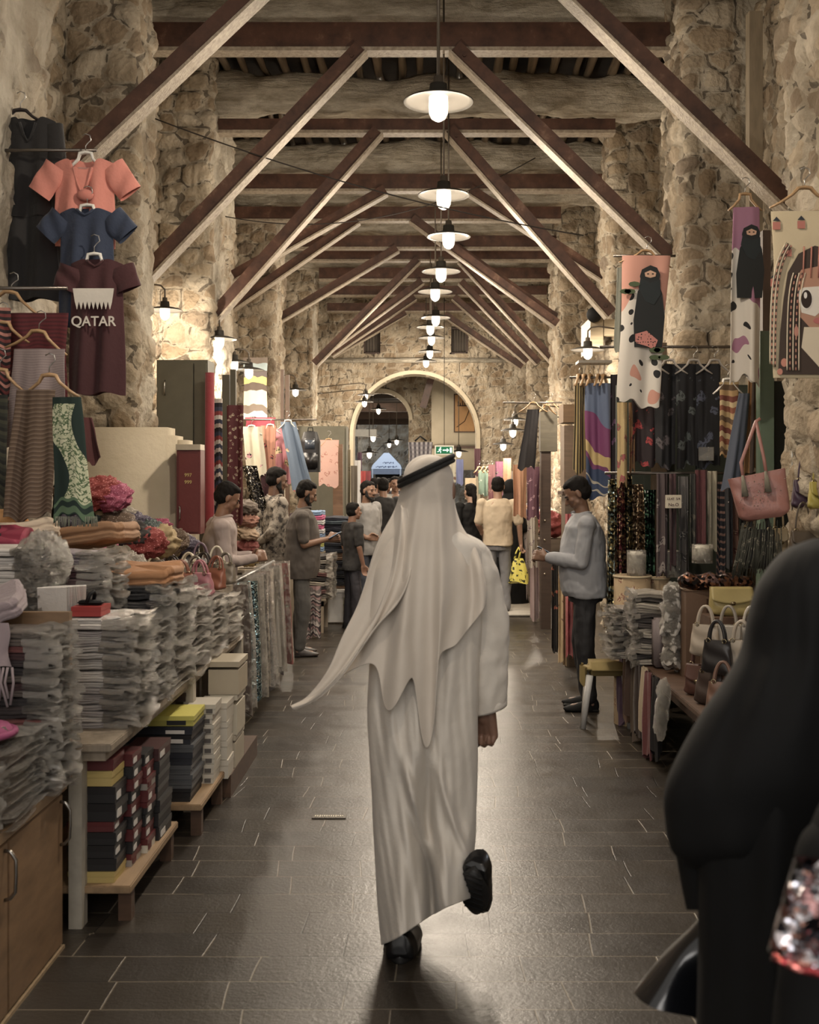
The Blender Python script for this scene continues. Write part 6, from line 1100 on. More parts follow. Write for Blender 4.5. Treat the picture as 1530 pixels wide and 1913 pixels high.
for i, (a, b, c) in enumerate(((1222, 1264, (92, 84, 88)), (1262, 1304, (92, 100, 100)), (1300, 1345, (88, 94, 116)))): cpx('flowered_dress', f'black dress with {["mauve","grey","blue-grey"][i]} sheer flowers, {["left","middle","right"][i]} of three on the rail', 'dress', a, b, 680, 872, 7.9, floral((32, 32, 36), c, tuple(int(v*.6) for v in c), 9, .42), nf=2, amp=.03, group='black flowered dresses on the rail')
cpx('flowered_dress', 'black dress with red flowers under the pink spotted cloth', 'dress', 1180, 1226, 742, 868, 7.95, floral((40, 26, 30), (170, 52, 54), (110, 34, 40), 10, .42), nf=2, amp=.02)
g = thing('cloth_packet', 'small clear packet pinned to the blue-grey flowered dress', 'packet', P(1319, 848, 7.8)); sharp(M().box(-.05, .05, -.005, .005, -.045, .045), 'card', solid((150, 150, 150), .3), g); sharp(M().box(-.053, .053, -.008, .008, -.048, .048), 'cover', WRAPM, g)
cpx('embroidered_cloth', 'tan cloth with red and gold bands right of the black dresses', 'cloth', 1343, 1380, 714, 856, 7.5, stripes(((196, 164, 112), (150, 84, 60), (206, 180, 130), (130, 66, 54), (190, 150, 96), (110, 84, 60)), .22, 1, warp=.03), nf=2, amp=.012); hanger(P(1360, 708, 7.5), .2, label='white hanger of the tan banded cloth', mt=WHH)
cpx('printed_scarf', 'slate blue scarf with tan streaks hanging right of banded cloth', 'scarf', 1380, 1402, 735, 915, 7.1, floral((72, 80, 98), (170, 144, 110), (50, 54, 70), 6, .3), xlb=1346, xrb=1388, nf=2, amp=.02, hemv=.01); cpx('brown_trousers', 'brown ochre trousers with dark pleats hanging before the green post', 'trousers', 1398, 1422, 702, 880, 7.2, stripes(((150, 104, 58), (150, 104, 58), (60, 44, 34)), .06, 0), xlb=1388, xrb=1428, nf=4, amp=.02)
tag(sharp(M().box(X(1420, 7.0), X(1446, 7.0), 7.0, 7.09, 0, Z(618, 7.0)), 'painted_post', solid((98, 120, 98), .55)), 'sage green painted post right of the brown trousers', 'post')
tag(sharp(M().box(X(1446, 7.2), X(1530, 7.2), 7.2, 7.25, 0, Z(712, 7.2)), 'stall_board', solid((46, 50, 46), .8)), 'dark green panel behind the wire grid at the right', 'panel')
for i, (a, b, t_, c, n) in enumerate(((1218, 1246, 640, (110, 88, 64), 'brown timber post behind the pink spotted cloth'), (1400, 1425, 250, (150, 132, 104), 'pale timber post high between the right stone piers'), (1425, 1440, 430, (84, 60, 44), 'dark timber post above the sage green post'))):
    d = (8.4, 8.4, 7.4)[i]; tag(sharp(M().box(X(a, d), X(b, d), d, d+.1, 0, Z(t_ if i != 1 else 20, d)), 'timber_post', wood(c, .6, (8, 8, 1.5))), n, 'post')
g = thing('wire_grid', 'pale wire grid panel hung with handbags at the right edge', 'rack', P(1480, 960, 6.3))
for k in range(7): obj('wire', M().tube([(.0+.105*k, 0, 0), (.105*k, 0, .56)], .004, 5), solid((190, 190, 184), .35, .6), g)
for k in range(6): obj('wire', M().tube([(0, 0, .01+.108*k), (.64, 0, .01+.108*k)], .004, 5), solid((190, 190, 184), .35, .6), g)
PK = NT('pink_leather'); v = PK.coord('Object'); PK.col(PK.mix(PK.noise(v, 5, 3), sr((150, 92, 82)), sr((176, 116, 104)))); PK.bump(PK.noise(v, 12, 4), .35, .02); PK.set(Roughness=.42); PK = PK.m
p = P(1430, 968, 5.7); g = bag('large dusty pink leather tote hanging with metal studs', (p.x, p.y, p.z), .25, .12, .23, PK, rz=-.12, hh=0, taper=1.15); g.rotation_euler = (0, -.20, -.12)
for x in (-.055, .06): obj('strap', M().tube([(x-.02, -.04, .20), (x-.012, -.03, .30), (.05, -.01, .49), (.075, 0, .50)], .0085, 8, flat=.5), PK, g); obj('tassel', M().tube([(x-.02, -.045, .235), (x-.025, -.06, .19), (x-.03, -.06, .13)], [.006, .012, .018], 8), fabric((120, 112, 92)), g)
m = M()
for k in range(46): m.ell((R.gauss(-.02, .05), -.062-.0, R.gauss(.13, .035)), (.003, .003, .003), 6, 4)
q = obj('studs', m, solid((206, 196, 180), .2, 1), g); q['kind'] = 'stuff'
for (px, py, d, c, w, h, n) in ((1505, 948, 6.1, (72, 50, 72), .16, .15, 'small purple flap purse hanging on the wire grid'), (1530, 950, 5.9, (176, 160, 60), .12, .14, 'mustard yellow purse cut by the right edge'), (1500, 1040, 6.0, (90, 76, 60), .16, .14, 'brown bag below the purple purse'), (1455, 1035, 6.1, (140, 120, 84), .10, .14, 'tan tasselled bag right of the dark feathered bag')):
    q = P(px, py, d); bag(n, q, w, .07, h, solid(c, .4), hh=.16, flap=solid(c, .35), two=False, strap=True)
q = P(1418, 1062, 5.75); g = bag('dark olive bag with long feathery fringe under the pink tote', q, .19, .1, .2, solid((40, 38, 34), .7), hh=.12); m = M()
for k in range(70): a = R.uniform(-.10, .10); m.tube([(a, -.05, R.uniform(.12, .25)), (a*1.15-.02, -.075, R.uniform(.05, .12)), (a*1.3-.03, -.07, R.uniform(-.05, .03))], .0022, 4)
q = obj('feather_fringe', m, floral((60, 60, 48), (130, 124, 104), (36, 34, 30), 30, .4, obj=True), g); q['kind'] = 'stuff'
# dress group by the phone man
def scene_dress():
    t = NT('desert_print'); v = t.coord('UV'); s = t.n('ShaderNodeSeparateXYZ'); t.l(v, s.inputs[0]); z = t.math('ADD', s.outputs[1], t.math('MULTIPLY', t.noise(v, 5, 1), .22)); zz = t.math('MULTIPLY', t.math('ADD', z, t.math('MULTIPLY', s.outputs[0], .8)), -1.0)
    t.col(t.ramp(zz, [(0, sr((104, 122, 158))), (.20, sr((140, 64, 118))), (.48, sr((206, 176, 110))), (.55, sr((130, 60, 112))), (.60, sr((56, 74, 112))), (.72, sr((190, 180, 160))), (.735, sr((56, 74, 112))), (.79, sr((190, 180, 160))), (.805, sr((50, 66, 104)))], True)); t.set(Roughness=.7); return t.m
cpx('printed_dress', 'blue and purple dress with golden dune print and chain borders', 'dress', 1092, 1142, 716, 928, 9.3, scene_dress(), xrb=1152, nf=3, amp=.025)
GOLD = stripes(((44, 38, 30), (176, 150, 90), (60, 50, 34), (150, 128, 76)), .04, 0); cpx('striped_dress', 'black and gold striped dress left of the blue purple dress', 'dress', 1074, 1093, 716, 882, 9.4, GOLD, xlb=1070, xrb=1094, nf=3, amp=.02)
cpx('dark_dress', 'black and violet dress edge right of the blue purple dress', 'dress', 1140, 1154, 700, 925, 9.2, floral((36, 28, 36), (110, 70, 110), (60, 40, 60), 12, .35), nf=2)
tag(sharp(M().box(X(1078, 9.3), X(1140, 9.3), 9.2, 9.4, Z(680, 9.3), Z(675, 9.3)), 'shelf_board', solid((150, 140, 124), .4)), 'thin shelf over the hangers of the blue purple dress', 'shelf')
for i, px in enumerate((1082, 1092, 1103, 1118, 1128)): hanger(P(px, 700, 9.3), .22, rz=1.1, label=f'wooden hanger in the fan over the blue dress, {ordi(i).replace("topmost","first")} from left', group='wooden hangers over the blue dress')
g = thing('flood_lamp', 'black round floodlight on the stone pier at right', 'lamp', P(1110, 588, 12.3)); obj('housing', M().ell((0, 0, 0), (.085, .075, .085), 20, 12), BLK, g); obj('lens', M().lathe([(.001, 0), (.06, 0), (.065, .01), (.06, .02), (.001, .02)], 18), solid((120, 116, 110), .15, .5), g).rotation_euler = (PI/2, 0, .5); obj('bracket', M().tube([(0, .05, 0), (.05, .3, .02), (.06, .8, .02)], .015, 6), BLK, g)
g = thing('timber_bracket', 'pale timber bracket box under the black floodlight', 'bracket', P(1122, 655, 12.4)); sharp(M().box(-.12, .02, -.06, .7, .0, .36), 'block', wood((176, 156, 122)), g); sharp(M().box(.03, .2, -.05, .05, .16, .34), 'arm', wood((196, 176, 140)), g)
g = thing('wooden_crate', 'brown wooden crate with shelf panel behind the phone man', 'crate', ((X(1052, 10.2)+X(1092, 10.2))/2, 10.2, 0)); sharp(M().box(-.1, .1, -.1, .2, Z(908, 10.2), Z(796, 10.2)), 'panel', wood((150, 122, 96)), g); sharp(M().box(-.11, .11, -.12, .22, Z(790, 10.2), Z(757, 10.2)), 'box', wood((160, 122, 80)), g); sharp(M().box(-.12, .12, -.14, .22, 1.55, 1.58), 'shelf', DKW, g); sharp(M().box(-.09, .09, -.08, .2, 0, 1.6), 'post', wood((120, 100, 80)), g)
cpx('woven_scarf', 'yellow and rose woven scarf under the pink spotted cloth', 'scarf', 1153, 1172, 752, 905, 7.9, floral((186, 158, 104), (170, 80, 84), (120, 110, 70), 12, .4), nf=2, amp=.012); cpx('woven_scarf', 'narrow tan and red scarf between woven scarf and red flowered dress', 'scarf', 1174, 1186, 752, 882, 7.95, floral((150, 110, 70), (130, 50, 50), (190, 150, 96), 18, .45), nf=2)
# sequined dresses and others below the rail
SQs = [(1136, 1152, sequin((60, 54, 40), (176, 160, 110), (130, 150, 150), 70), 'olive and gold', 895, 1200), (1150, 1166, sequin((110, 50, 56), (190, 150, 110), (60, 50, 40), 75), 'rose and gold', 890, 1195), (1164, 1180, sequin((40, 38, 34), (160, 140, 90), (90, 84, 60), 70), 'dark gold', 885, 1190), (1176, 1202, sequin((110, 84, 60), (206, 180, 140), (80, 60, 44), 70), 'bright copper gold', 905, 1080), (1202, 1226, sequin((24, 40, 34), (70, 120, 90), (30, 30, 30), 80), 'dark green', 915, 1075)]
for i, (a, b, mt, n, t_, bb) in enumerate(SQs): cpx('sequined_dress', f'{n} sequined dress hanging behind the phone man', 'dress', a, b, t_, bb, 8.05+.04*i, mt, xlb=a-6, xrb=b+2, nf=4, amp=.03, th=.02)
oth = [(1226, 1248, 885, 1075, floral((84, 70, 72), (140, 130, 126), (60, 50, 54), 10, .4), 'grey-brown blotched'), (1250, 1264, 885, 1060, fabric((84, 50, 54)), 'plum'), (1266, 1288, 890, 1070, floral((96, 92, 90), (60, 58, 60), (150, 146, 140), 12, .4), 'grey flowered'), (1298, 1322, 878, 1020, fabric((96, 44, 48)), 'wine red'), (1322, 1340, 880, 1030, fabric((176, 166, 140)), 'cream'), (1336, 1356, 900, 1080, stripes(((44, 44, 52), (44, 44, 52), (150, 110, 96)), .05, 1), 'black with barred bands'), (1355, 1368, 905, 1060, fabric((40, 38, 42)), 'black'), (1366, 1382, 905, 1070, floral((130, 90, 74), (90, 40, 40), (170, 140, 110), 14, .4), 'red-brown flowered'), (1382, 1402, 900, 1060, floral((50, 44, 40), (186, 160, 110), (80, 70, 60), 16, .4), 'black and gold flowered'), (1288, 1300, 885, 1030, floral((60, 60, 56), (110, 104, 90), (40, 40, 40), 16, .4), 'charcoal mottled')]
for i, (a, b, t_, bb, mt, n) in enumerate(oth): cpx('hanging_garment', f'{n} garment hanging below the rail on the right stall', 'clothes', a, b, t_, bb, 7.75+.03*(i % 3), mt, nf=3, amp=.025, th=.02)
tag(obj('display_rail', M().tube([P(1130, 884, 8.0), P(1420, 884, 8.0)], .010, 8), RAILM), 'lower metal rail carrying the sequined dresses', 'rail')
tag(sharp(M().box(X(1150, 8.5), X(1420, 8.5), 8.45, 8.5, 0, 2.4), 'stall_backboard', solid((58, 66, 54), .8, 0, .3, 5)), 'dark green boarding behind the right stall garments', 'board')
q = P(1258, 937, 7.6); g = thing('price_sign', 'cream handwritten price card with rounded corners on a plum garment', 'sign', q); obj('card', M().box(-.055, .055, -.003, .003, -.045, .045, .002), solid((214, 202, 176), .6), g, smooth=False); text('13.47  5/4', .022, solid((90, 60, 60)), g, (0, -.005, .018)); text('No.O', .03, solid((90, 60, 60)), g, (0, -.005, -.022))
# low table with scarves, stool
table('low dark table of the right stall with scarves hung along its side', 1.36, 1.92, 5.4, 7.9, .52, DKW)
sc = [((104, 76, 100), 'purple'), ((120, 92, 74), 'brown'), ((84, 60, 48), 'dark brown'), ((96, 80, 66), 'taupe'), ((60, 46, 40), 'umber'), ((190, 170, 140), 'cream'), ((120, 60, 60), 'wine'), ((40, 36, 36), 'black')]
for i, (c, n) in enumerate(sc):
    y = 7.75-.165*i; o = cloth('hanging_scarf', f'{n} scarf hung on the side of the low right table, {ordi(i).replace("topmost","farthest")} from viewer' if i else f'{n} scarf hung on the side of the low right table, farthest from viewer', 'scarf', 1.325+.012*(i % 2), y, .53, .03+.05*(i % 3), .15, .17, floral(c, tuple(min(255, v+50) for v in c), tuple(int(v*.6) for v in c), 9, .25) if i % 2 else fabric(c), 3, .015, .012, group='scarves on the low right table', rz=PI/2)
g = thing('cushioned_stool', 'low white-legged stool under a mustard cushion beside the right stall', 'stool', (X(1130, 7.75), 7.75, 0))
obj('cushion', M().box(-.145, .15, -.13, .13, .35, .44, .04), solid((150, 128, 70), .85, 0, .15, 20, .4), g); obj('cushion_drape', M().grid(lambda a, b: (-.155+.02*math.sin(a*9), -.12+.24*a, .41-.12*b-.03*math.sin(a*7)*b), 14, 6), solid((150, 128, 70), .85), g)
for x, y, tx in ((-.12, -.11, -.05), (.12, -.11, .03), (-.10, .11, -.03), (.12, .11, .03)): obj('leg', M().tube([(x, y, .36), (x+tx, y*1.15, 0)], [.026, .02], 8), solid((196, 194, 190), .45), g)
# mats, sacks, papers
GM = floral((170, 142, 104), (130, 80, 60), (196, 170, 130), 14, .4, obj=True)
for i, (a, b, t_, d, n) in enumerate(((1147, 1216, 1076, 7.8, 'tall gold carpet-patterned drum behind the paper pile'), (1214, 1250, 1080, 7.9, 'second gold patterned drum, right of the first'))): w_ = (b-a)*d/F/2; g = thing('patterned_drum', n, 'drum', (X((a+b)/2, d), d, .0)); obj('side', M().lathe([(w_, 0), (w_, Z(t_, d)), (w_*.92, Z(t_, d)+.004), (.001, Z(t_, d)+.002)], 30), GM, g); obj('rim', M().tube([(w_*math.cos(q), w_*math.sin(q), Z(t_, d)) for q in np.linspace(0, 2*PI, 31)], .008, 6, cap=False), solid((196, 176, 140)), g)
for i, (px, t_, bb, d, n) in enumerate(((1189, 1030, 1076, 7.8, 'left translucent white bag roll on the gold drum'), (1256, 1030, 1078, 7.85, 'right translucent white bag roll beside the grey flowered garment'), (1312, 1018, 1052, 7.3, 'small clear packet stack under the wine red garment'))): w_ = .06; g = thing('bag_roll', n, 'bag roll', (X(px, d), d, Z(bb, d))); h = Z(t_, d)-Z(bb, d); obj('roll', M().box(-w_, w_, -.05, .05, 0, h, .02), solid((206, 198, 180), .5, 0, .1, 40, .3), g); obj('plastic_sleeve', M().grid(lambda a, b: (.066*math.copysign(abs(math.cos(2*PI*a))**.5, math.cos(2*PI*a)), .056*math.sin(2*PI*a), h*1.04*b), 24, 8, closeu=True), WRAPM, g)
ppm = [(sleeved(c), n) for c, n in (((176, 166, 154), 'grey'), ((196, 184, 170), 'cream'), ((84, 76, 74), 'charcoal'), ((150, 142, 134), 'taupe'))]
stack(X(1144, 7.5), X(1222, 7.5), 7.3, 7.65, .53, .84, 15, ppm, 'sleeved garment', 'in the fanned pile on the low right table', 'fanned sleeved pile on the right', side=-1, jit=.025, wob=.12); stack(X(1180, 7.2), X(1240, 7.2), 7.05, 7.28, .53, .98, 14, mx, 'sleeved garment', 'in the pile behind the crumpled plastic column', 'second sleeved pile on the right', side=-1, jit=.02, wob=.1)
for k in range(5): q = tag(obj('crumpled_plastic', UH[k], WRAPM, None, loc=(X(1258, 6.8)+.01*math.sin(k*2), 6.8, .62+.095*k)), f'ball of crumpled clear plastic, {["bottom","second lowest","middle","second highest","top"][k]} of the glittering column on the right', 'plastic', 'crumpled plastic column on the right'); q.scale = (.14, .14, .13)
for k in range(5): bundle((X(1258, 6.8)+.01*math.sin(k*2), 6.8, .61+.095*k), (.11, .11, .11), solid((186, 180, 170), .8), f'white cloth wad, {["bottom","second lowest","middle","second highest","top"][k]} inside the glittering plastic column', 'white wads in the plastic column', 'cloth_wad', 'cloth')
g = thing('grey_box', 'upright grey-mauve box left of the crumpled plastic column', 'box', (X(1229, 7.0), 6.98, .53)); obj('body', M().box(-.035, .035, -.05, .05, 0, .30, .012), solid((130, 116, 116), .6), g)
g = thing('brown_bin', 'tall plain brown box under the sequined roll', 'box', (X(1298, 6.7), 6.7, .52)); sharp(M().box(-.075, .075, -.1, .1, 0, .52), 'body', solid((110, 80, 58), .7), g); obj('rim', M().tube([(-.077, -.102, .52), (.077, -.102, .52), (.077, .102, .52), (-.077, .102, .52), (-.077, -.102, .52)], .006, 6), solid((130, 100, 74), .6), g)
g = thing('sequined_roll', 'dark copper sequined cloth roll lying on the brown box', 'cloth', (X(1338, 6.6), 6.6, 1.09)); obj('roll', M().tube([(-.21+.042*k, .02*math.sin(k), .01*math.sin(k*2)) for k in range(11)], [.03]+[.05+.008*math.sin(k*3) for k in range(9)]+[.025], 14), sequin((60, 40, 36), (130, 84, 60), (34, 30, 30), 60, .4, obj=True), g)
tag(sharp(M().box(X(1320, 6.6), 1.9, 6.45, 6.85, .52, .99), 'display_riser', DKW), 'dark wooden riser behind the mustard bag on the right', 'riser')
q = P(1360, 1143, 6.35); bag('mustard yellow flap bag with gilt trim on the right stall', (q.x, 6.3, .93), .24, .1, .16, solid((170, 150, 84), .45), hh=.0, flap=solid((176, 156, 90), .4), taper=.96)
tag(sharp(M().box(q.x-.14, 1.9, 6.2, 6.42, .52, .93), 'display_riser', DKW), 'lower dark riser carrying the mustard yellow bag', 'riser')
RB_ = [((120, 84, 66), 'tan'), ((176, 160, 140), 'beige'), ((70, 54, 48), 'dark brown'), ((150, 140, 126), 'taupe'), ((96, 60, 50), 'chestnut'), ((196, 186, 170), 'cream'), ((44, 40, 40), 'black')]
k = 0
for row, (yy, zz, n) in enumerate(((5.55, .52, 4), (5.85, .52, 4), (6.1, .52, 4), (5.75, .70, 4), (6.05, .74, 4))):
    for i in range(n):
        c, cn = RB_[(k*2+row) % 7]; k += 1; bag(f'{cn} arched-handle bag, {["front low","middle low","rear low","front upper","rear upper"][row]} row, {ordi(i).replace("topmost","first")} from the aisle', (1.45+.125*i+.01*row, yy, zz), .17, .08, .17, solid(c, .4, 0, .1, 30, .2), -.5+R.uniform(-.3, .3), flap=solid(c, .35) if k % 3 == 0 else None, hh=.11, tilt=R.uniform(-.2, .1), group='bags on the right stall')
for k in range(3): q = tag(obj('crumpled_plastic', UH[k+1], WRAPM, None, loc=(1.31, 6.35-.05*k, .30+.1*k)), f'clear plastic bag bunched below the right table edge, {["lowest","middle","highest"][k]}', 'plastic', 'plastic bunches under the right table'); q.scale = (.07, .12, .15)
# robes next to the phone man, door post, clothes beyond
for i, (a, b, t_, bb, mt, n, d) in enumerate(((1030, 1046, 1030, 1215, floral((40, 36, 34), (190, 90, 70), (90, 110, 70), 14, .3), 'black flowered', 9.6), (1043, 1058, 1035, 1240, floral((206, 176, 130), (150, 110, 90), (60, 50, 50), 12, .2), 'cream flowered', 9.3), (1056, 1072, 960, 1225, fabric((206, 96, 100)), 'coral pink', 9.2))): cpx('long_robe', f'{n} long robe hanging behind the phone man', 'robe', a, b, t_, bb, d, mt, nf=3, amp=.03, th=.02)
g = thing('door_post', 'tall dark brown timber post before the stalls at right', 'post', (X(1020, 12.7), 12.7, 0)); sharp(M().box(-.06, .05, -.05, .1, 0, Z(775, 12.7)), 'post', wood((74, 54, 42), .6), g); sharp(M().box(-.07, .12, -.07, .12, 2.0, Z(770, 12.7)), 'cap', wood((96, 88, 70), .6), g)
for z_ in (.62, 1.0, 1.22): obj('bolt', M().ell((-.02, -.055, z_), (.012, .008, .012), 8, 6), solid((200, 190, 170), .2, 1), g)
cpx('black_dress', 'black starry dress with red flower hanging high at the right', 'dress', 985, 1008, 765, 875, 12.0, floral((28, 24, 28), (150, 50, 60), (190, 180, 170), 9, .12), xlb=966, xrb=1000, nf=2); hanger(P(996, 752, 12.0), .3, label='wooden hanger of the black starry dress')
hanger(P(1020, 757, 12.3), .24, rz=.3, label='left bare wooden hanger above the dark post'); hanger(P(1028, 750, 12.5), .24, rz=-.3, label='right bare wooden hanger above the dark post')
fr = [(984, 1008, 872, 968, floral((100, 60, 76), (170, 130, 140), (70, 40, 56), 14, .35), 'plum speckled', 12.6), (958, 984, 868, 965, fabric((196, 140, 104)), 'apricot', 13.6), (985, 1006, 965, 1060, floral((176, 164, 150), (130, 110, 110), (210, 200, 190), 16, .4), 'silver lace', 13.0), (968, 992, 965, 1128, floral((140, 126, 120), (90, 80, 80), (196, 186, 176), 16, .4), 'grey lace', 14.9), (990, 1008, 1040, 1158, fabric((150, 124, 122)), 'dusty rose', 13.2), (944, 966, 960, 1125, floral((96, 92, 88), (60, 60, 60), (160, 150, 140), 16, .4), 'grey flowered', 15.6)]
for a, b, t_, bb, mt, n, d in fr: cpx('hanging_dress', f'{n} dress on the far right racks behind the dark post', 'dress', a, b, t_, bb, d, mt, nf=3, amp=.03, th=.02)
m = M().box(X(905, 13.8), X(1005, 13.8), 13.75, 15.6, 0, .045, .01); struct(obj('trim_21', m, solid((186, 180, 168), .6)))
# ================================================================ FAR STALLS AND BEYOND THE ARCH
farL = [(655, 668, 870, 960, 15.6, fabric((120, 110, 96)), 'beige'), (640, 655, 840, 960, 14.6, floral((130, 116, 90), (80, 70, 60), (170, 150, 110), 12, .4), 'olive patterned'), (662, 674, 860, 950, 18.5, fabric((190, 190, 190)), 'white'), (672, 684, 880, 950, 19.5, fabric((176, 60, 60)), 'red'), (668, 676, 845, 930, 22.2, fabric((90, 60, 84)), 'purple'), (684, 693, 880, 935, 23, fabric((150, 60, 70)), 'crimson')]
for a, b, t_, bb, d, mt, n in farL: cpx('hanging_garment', f'{n} garment on the distant left stalls', 'clothes', a, b, t_, bb, d, mt, nf=2)
farR = [(838, 852, 855, 900, 21, floral((206, 200, 180), (120, 110, 90), (170, 80, 80), 8, .4), 'cream patterned'), (852, 866, 858, 905, 20.5, fabric((110, 120, 170)), 'blue'), (868, 890, 893, 935, 19, floral((170, 150, 120), (90, 80, 70), (206, 196, 180), 10, .4), 'tan rug-like'), (893, 912, 878, 925, 18.6, floral((96, 120, 104), (180, 180, 160), (70, 90, 80), 12, .25), 'sage green'), (912, 925, 868, 935, 17.8, floral((150, 96, 100), (190, 140, 130), (90, 60, 70), 12, .4), 'rose'), (925, 940, 862, 950, 17.2, floral((140, 80, 110), (60, 46, 60), (190, 150, 140), 12, .4), 'purple'), (940, 955, 856, 960, 16.6, fabric((206, 150, 110)), 'peach'), (955, 966, 880, 960, 15.9, fabric((190, 176, 160)), 'cream'), (886, 898, 838, 890, 22.8, fabric((110, 70, 80)), 'maroon')]
for a, b, t_, bb, d, mt, n in farR: cpx('hanging_garment', f'{n} garment on the distant right stalls', 'clothes', a, b, t_, bb, d, mt, nf=2)
for i, px in enumerate((895, 903, 911, 919)): hanger(P(px, 872, 18.3), .26, rz=.8, label=f'wooden hanger over the sage green garment, {["leftmost","second from left","second from right","rightmost"][i]}', group='hangers on the distant right rack')
for (y0, y1, x0, x1, n) in ((15.6, 17.0, 1.5, 1.92, 'nearer'), (17.3, 23.8, 1.45, 1.92, 'farther')): tag(sharp(M().box(x0, x1, y0, y1, 0, .85), 'display_counter', wood((110, 92, 76))), f'{n} plain counter on the distant right side', 'counter')
for (y0, y1, x0, x1, n) in ((15.0, 18.4, -2.1, -1.5, 'nearer'), (18.8, 23.8, -2.1, -1.5, 'farther')): tag(sharp(M().box(x0, x1, y0, y1, 0, .85), 'display_counter', wood((110, 92, 76))), f'{n} plain counter on the distant left side', 'counter')
k = 0
for sd, ys, x0 in ((1, np.arange(15.8, 23.6, .7), 1.62), (-1, np.arange(15.3, 23.6, .7), -1.75)):
    for i, y in enumerate(ys):
        c = [(150, 60, 60), (190, 180, 160), (60, 70, 90), (120, 90, 60), (200, 150, 110), (80, 60, 80), (170, 170, 170)][k % 7]; cn = ['red', 'cream', 'navy', 'brown', 'peach', 'plum', 'grey'][k % 7]; k += 1
        bundle((x0+.1*math.sin(k), y, 1.06), (.4, .5, .34), floral(c, tuple(min(255, v+50) for v in c), tuple(int(v*.5) for v in c), 9, .35, obj=True), f'{cn} heap of folded cloth on the distant {"right" if sd > 0 else "left"} counter, {ordi(i).replace("topmost","nearest")}', 'cloth heaps on the distant counters', 'cloth_heap', 'cloth')
cpx('checked_shirt', 'grey checked shirt hanging high above the robed man', 'shirt', 763, 808, 826, 880, 22.5, plaid((70, 66, 74), (150, 146, 150), (100, 96, 104), .09), nf=1); tag(obj('garment_hook', M().tube([P(775, 824, 22.5), P(785, 815, 22.5), P(797, 824, 22.5)], .02, 6), BLK), 'black hanger top above the grey checked shirt', 'hook')
q = P(830, 841, 22.3); g = thing('exit_sign', 'lit green exit sign with running figure and arrow', 'sign', q); sharp(M().box(-.19, .19, 0, .06, -.095, .095), 'frame', solid((206, 204, 190), .5), g); sharp(M().box(-.165, .165, -.005, 0, -.07, .07), 'panel', emit((.03, .16, .07), 1), g)
LT = emit((.8, .95, .8), 1.6); m = M(); m.ell((-.075, -.012, .045), (.014, .003, .014), 10, 6).tube([(-.08, -.012, .028), (-.095, -.012, -.008)], .012, 6).tube([(-.095, -.012, -.008), (-.07, -.012, -.025), (-.075, -.012, -.055)], .008, 6).tube([(-.095, -.012, -.008), (-.12, -.012, -.03), (-.14, -.012, -.03)], .008, 6).tube([(-.082, -.012, .022), (-.055, -.012, .005)], .006, 6).tube([(-.085, -.012, .024), (-.115, -.012, .012)], .006, 6); obj('running_figure', m, LT, g)
sharp(M().box(-.03, .05, -.012, -.008, -.012, .012).poly([(.05, .04), (.095, 0), (.05, -.04)], -.012, -.008), 'arrow', LT, g); sharp(M().box(.11, .15, -.012, -.008, -.05, .05), 'door_symbol', LT, g); obj('suspension_rod', M().tube([(0, .03, .09), (0, .03, 3.8)], .006, 6), BLK, g)
# passage beyond
sheet('wall_beyond', [(-2.9, 25.1), (-2.9, 46)], 0, 6, .12, 21, rel=.02); sheet('wall_beyond_right', [(2.6, 25.1), (2.6, 46)], 0, 6, .12, 22, rel=.02, dirn=-1)
ax, ar, as_ = X(712, 30), .74, Z(733, 30)-.74
sheet('wall_passage', [(-2.9, 30), (X(806, 30), 30)], 0, 6, .06, 23, rel=.03, hole=lambda x, z: ((abs(x-ax) < ar) & (z < as_)) | (((x-ax)**2+(z-as_)**2 < ar**2) & (z >= as_)))
m = M(); m.grid(lambda a, b: (ax-(ar+.1*b)*math.cos(PI*a), 29.93, as_+(ar+.1*b)*math.sin(PI*a)), 30, 1).grid(lambda a, b: (ax-ar*math.cos(PI*a), 29.93+b*.5, as_+ar*math.sin(PI*a)), 30, 1); struct(obj('trim_22', m, PLB))
m = M().box(X(806, 28), 2.6, 28, 28.3, 1.9, 6); struct(obj('trim_23', m, PLB)); m = M().box(X(800, 27.9), 2.0, 27.8, 27.95, Z(838, 27.9), Z(833, 27.9)); tag(obj('dark_beam', m, DKW, smooth=False), 'dark beam across the plaster wall beyond the arch', 'beam')
g = thing('notice_board', 'orange-yellow framed board with dark lettering beyond the arch', 'sign', (X(868, 27.9), 27.9, Z(772, 27.9))); w_ = .27; h = .48; sharp(M().box(-w_, w_, -.04, 0, -h, h), 'frame', DKW, g); sharp(M().box(-w_+.03, w_-.03, -.055, -.04, -h+.03, h-.03), 'panel', solid((190, 134, 70), .6), g)
m = M()
for k, (a, b) in enumerate(((-.16, .10), (-.11, .02), (-.05, .12), (0, .05), (.05, .11), (.1, .03), (.15, .12))): m.box(a-.012, a+.012, -.06, -.055, .18, .18+.06+b*.5)
m.box(-.18, .18, -.06, -.055, .17, .195); sharp(m, 'lettering', solid((60, 36, 28)), g)
obj('cable', M().tube([(-.2, -.06, -.35), (0, -.07, -.2), (.1, -.07, .05), (.16, -.06, .25)], .008, 5), BLK, g)
a, c = P(806, 705, 26.5), P(790, 762, 26.5); m = M(); bar(m, (a.x, 0, a.z), (c.x, 0, c.z), .16, 26.4, 26.5); tag(sharp(m, 'leaning_strut', RED), 'steep red-brown strut seen through the arch', 'strut')
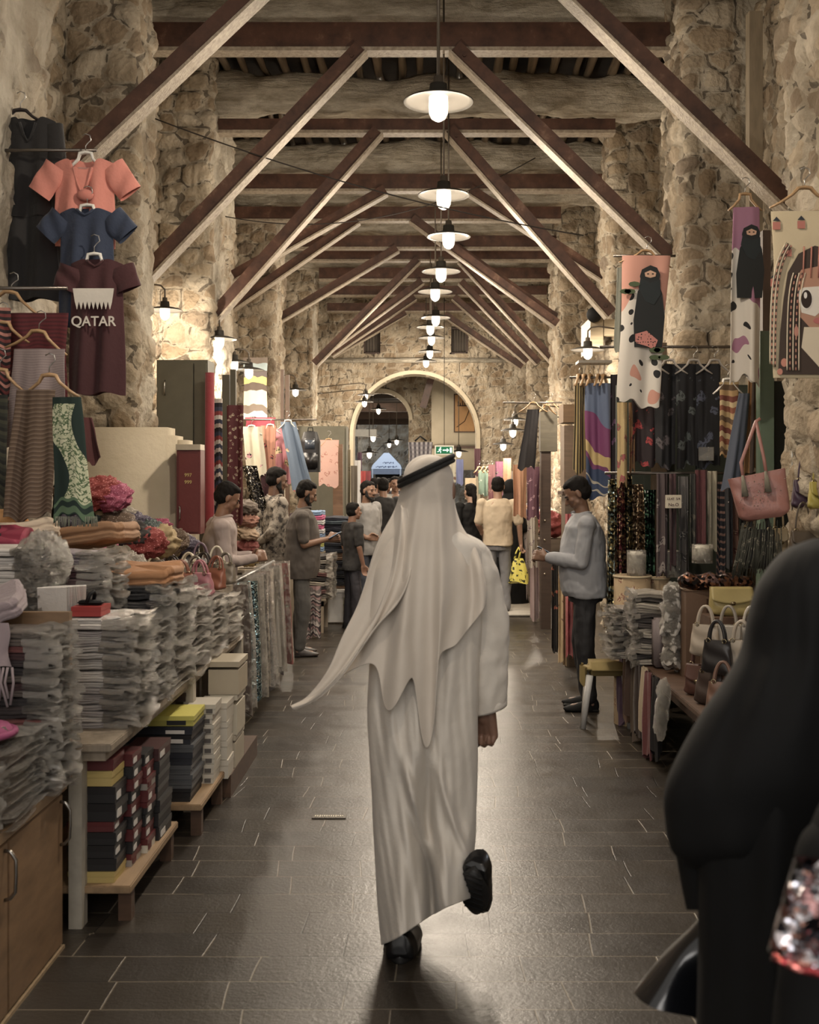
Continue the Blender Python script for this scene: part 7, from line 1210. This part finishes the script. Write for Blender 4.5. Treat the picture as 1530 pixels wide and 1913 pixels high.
for i, (px, py, d) in enumerate(((707, 764, 31.5), (697, 815, 28.5), (741, 822, 33), (727, 828, 36), (857, 843, 26.0), (690, 845, 27))):
    g = thing('pendant_lamp', f'small glowing pendant lamp beyond the arch, {["highest, inside the second arch","large, at the left jamb","right of the tent peak","above the tent peak","right, under the dark beam","lowest at left"][i]}', 'lamp', P(px, py, d), group='lamps beyond the arch'); lamp_parts(g, 1.0); plight(g, 45); obj('cord', M().tube([(0, 0, .14), (0, 0, 6-g.location.z)], .01, 5), ENAM2, g)
m = M().box(X(655, 27), X(703, 27), 27, 27.4, Z(815, 27), Z(802, 27)); tag(obj('white_lintel', m, solid((196, 196, 190)), smooth=False), 'short white box beam at the left jamb beyond the arch', 'beam')
m = M().grid(lambda a, b: (-3+6*a, 25+21*b, 6.0), 2, 2); struct(obj('ceiling_beyond', m, solid((70, 58, 48), .9)))
for i, d in enumerate((33, 37, 41)): m = M().box(-2.9, 2.6, d, d+.2, 3.65, 3.9); tag(obj('cross_beam', m, DKW, smooth=False), f'dark cross beam beyond the second arch, {["nearest","middle","farthest"][i]}', 'beam', 'beams beyond the second arch')
sheet('wall_far', [(-4, 46.5), (4, 46.5)], 0, 6, .12, 31, rel=.02); struct(obj('trim_24', M().box(-2.9, 2.6, 31, 46, 3.9, 4.0), solid((60, 50, 42), .9), smooth=False))
g = thing('awning', 'white peaked awning with blue writing in daylight at the far end', 'awning', (X(722, 44), 44, 0)); z0, z1, zz = Z(900, 44), Z(876, 44), Z(846, 44); TENT = solid((206, 214, 226), .8, 0, .03); sharp(M().poly([(-.6, z1), (-.55, z1+.15), (-.1, zz), (.1, zz), (.55, z1+.15), (.6, z1)], 0, 1.5), 'canopy', TENT, g); sharp(M().box(-.6, .6, .02, .05, Z(886, 44), z1), 'valance', solid((120, 126, 140), .8), g)
m = M()
for k in range(14): x = -.42+.06*k; m.box(x, x+.045, -.01, 0, z1+.06+.02*math.sin(k*2.1), z1+.085+.03*abs(math.sin(k*1.3)))
for k in range(9): x = -.15+.05*k; m.box(x, x+.035, -.01, 0, z1+.22+.02*math.sin(k*2.1), z1+.245+.03*abs(math.sin(k*1.3)))
sharp(m, 'lettering', solid((60, 74, 110)), g)
for x in (-.55, .55): obj('pole', M().tube([(x, 0, 0), (x, 0, z1)], .03, 6), solid((180, 180, 180)), g)
sharp(M().box(-.5, .5, 1.5, 1.6, 0, z1-.2), 'shop_front', solid((60, 54, 56), .6), g)
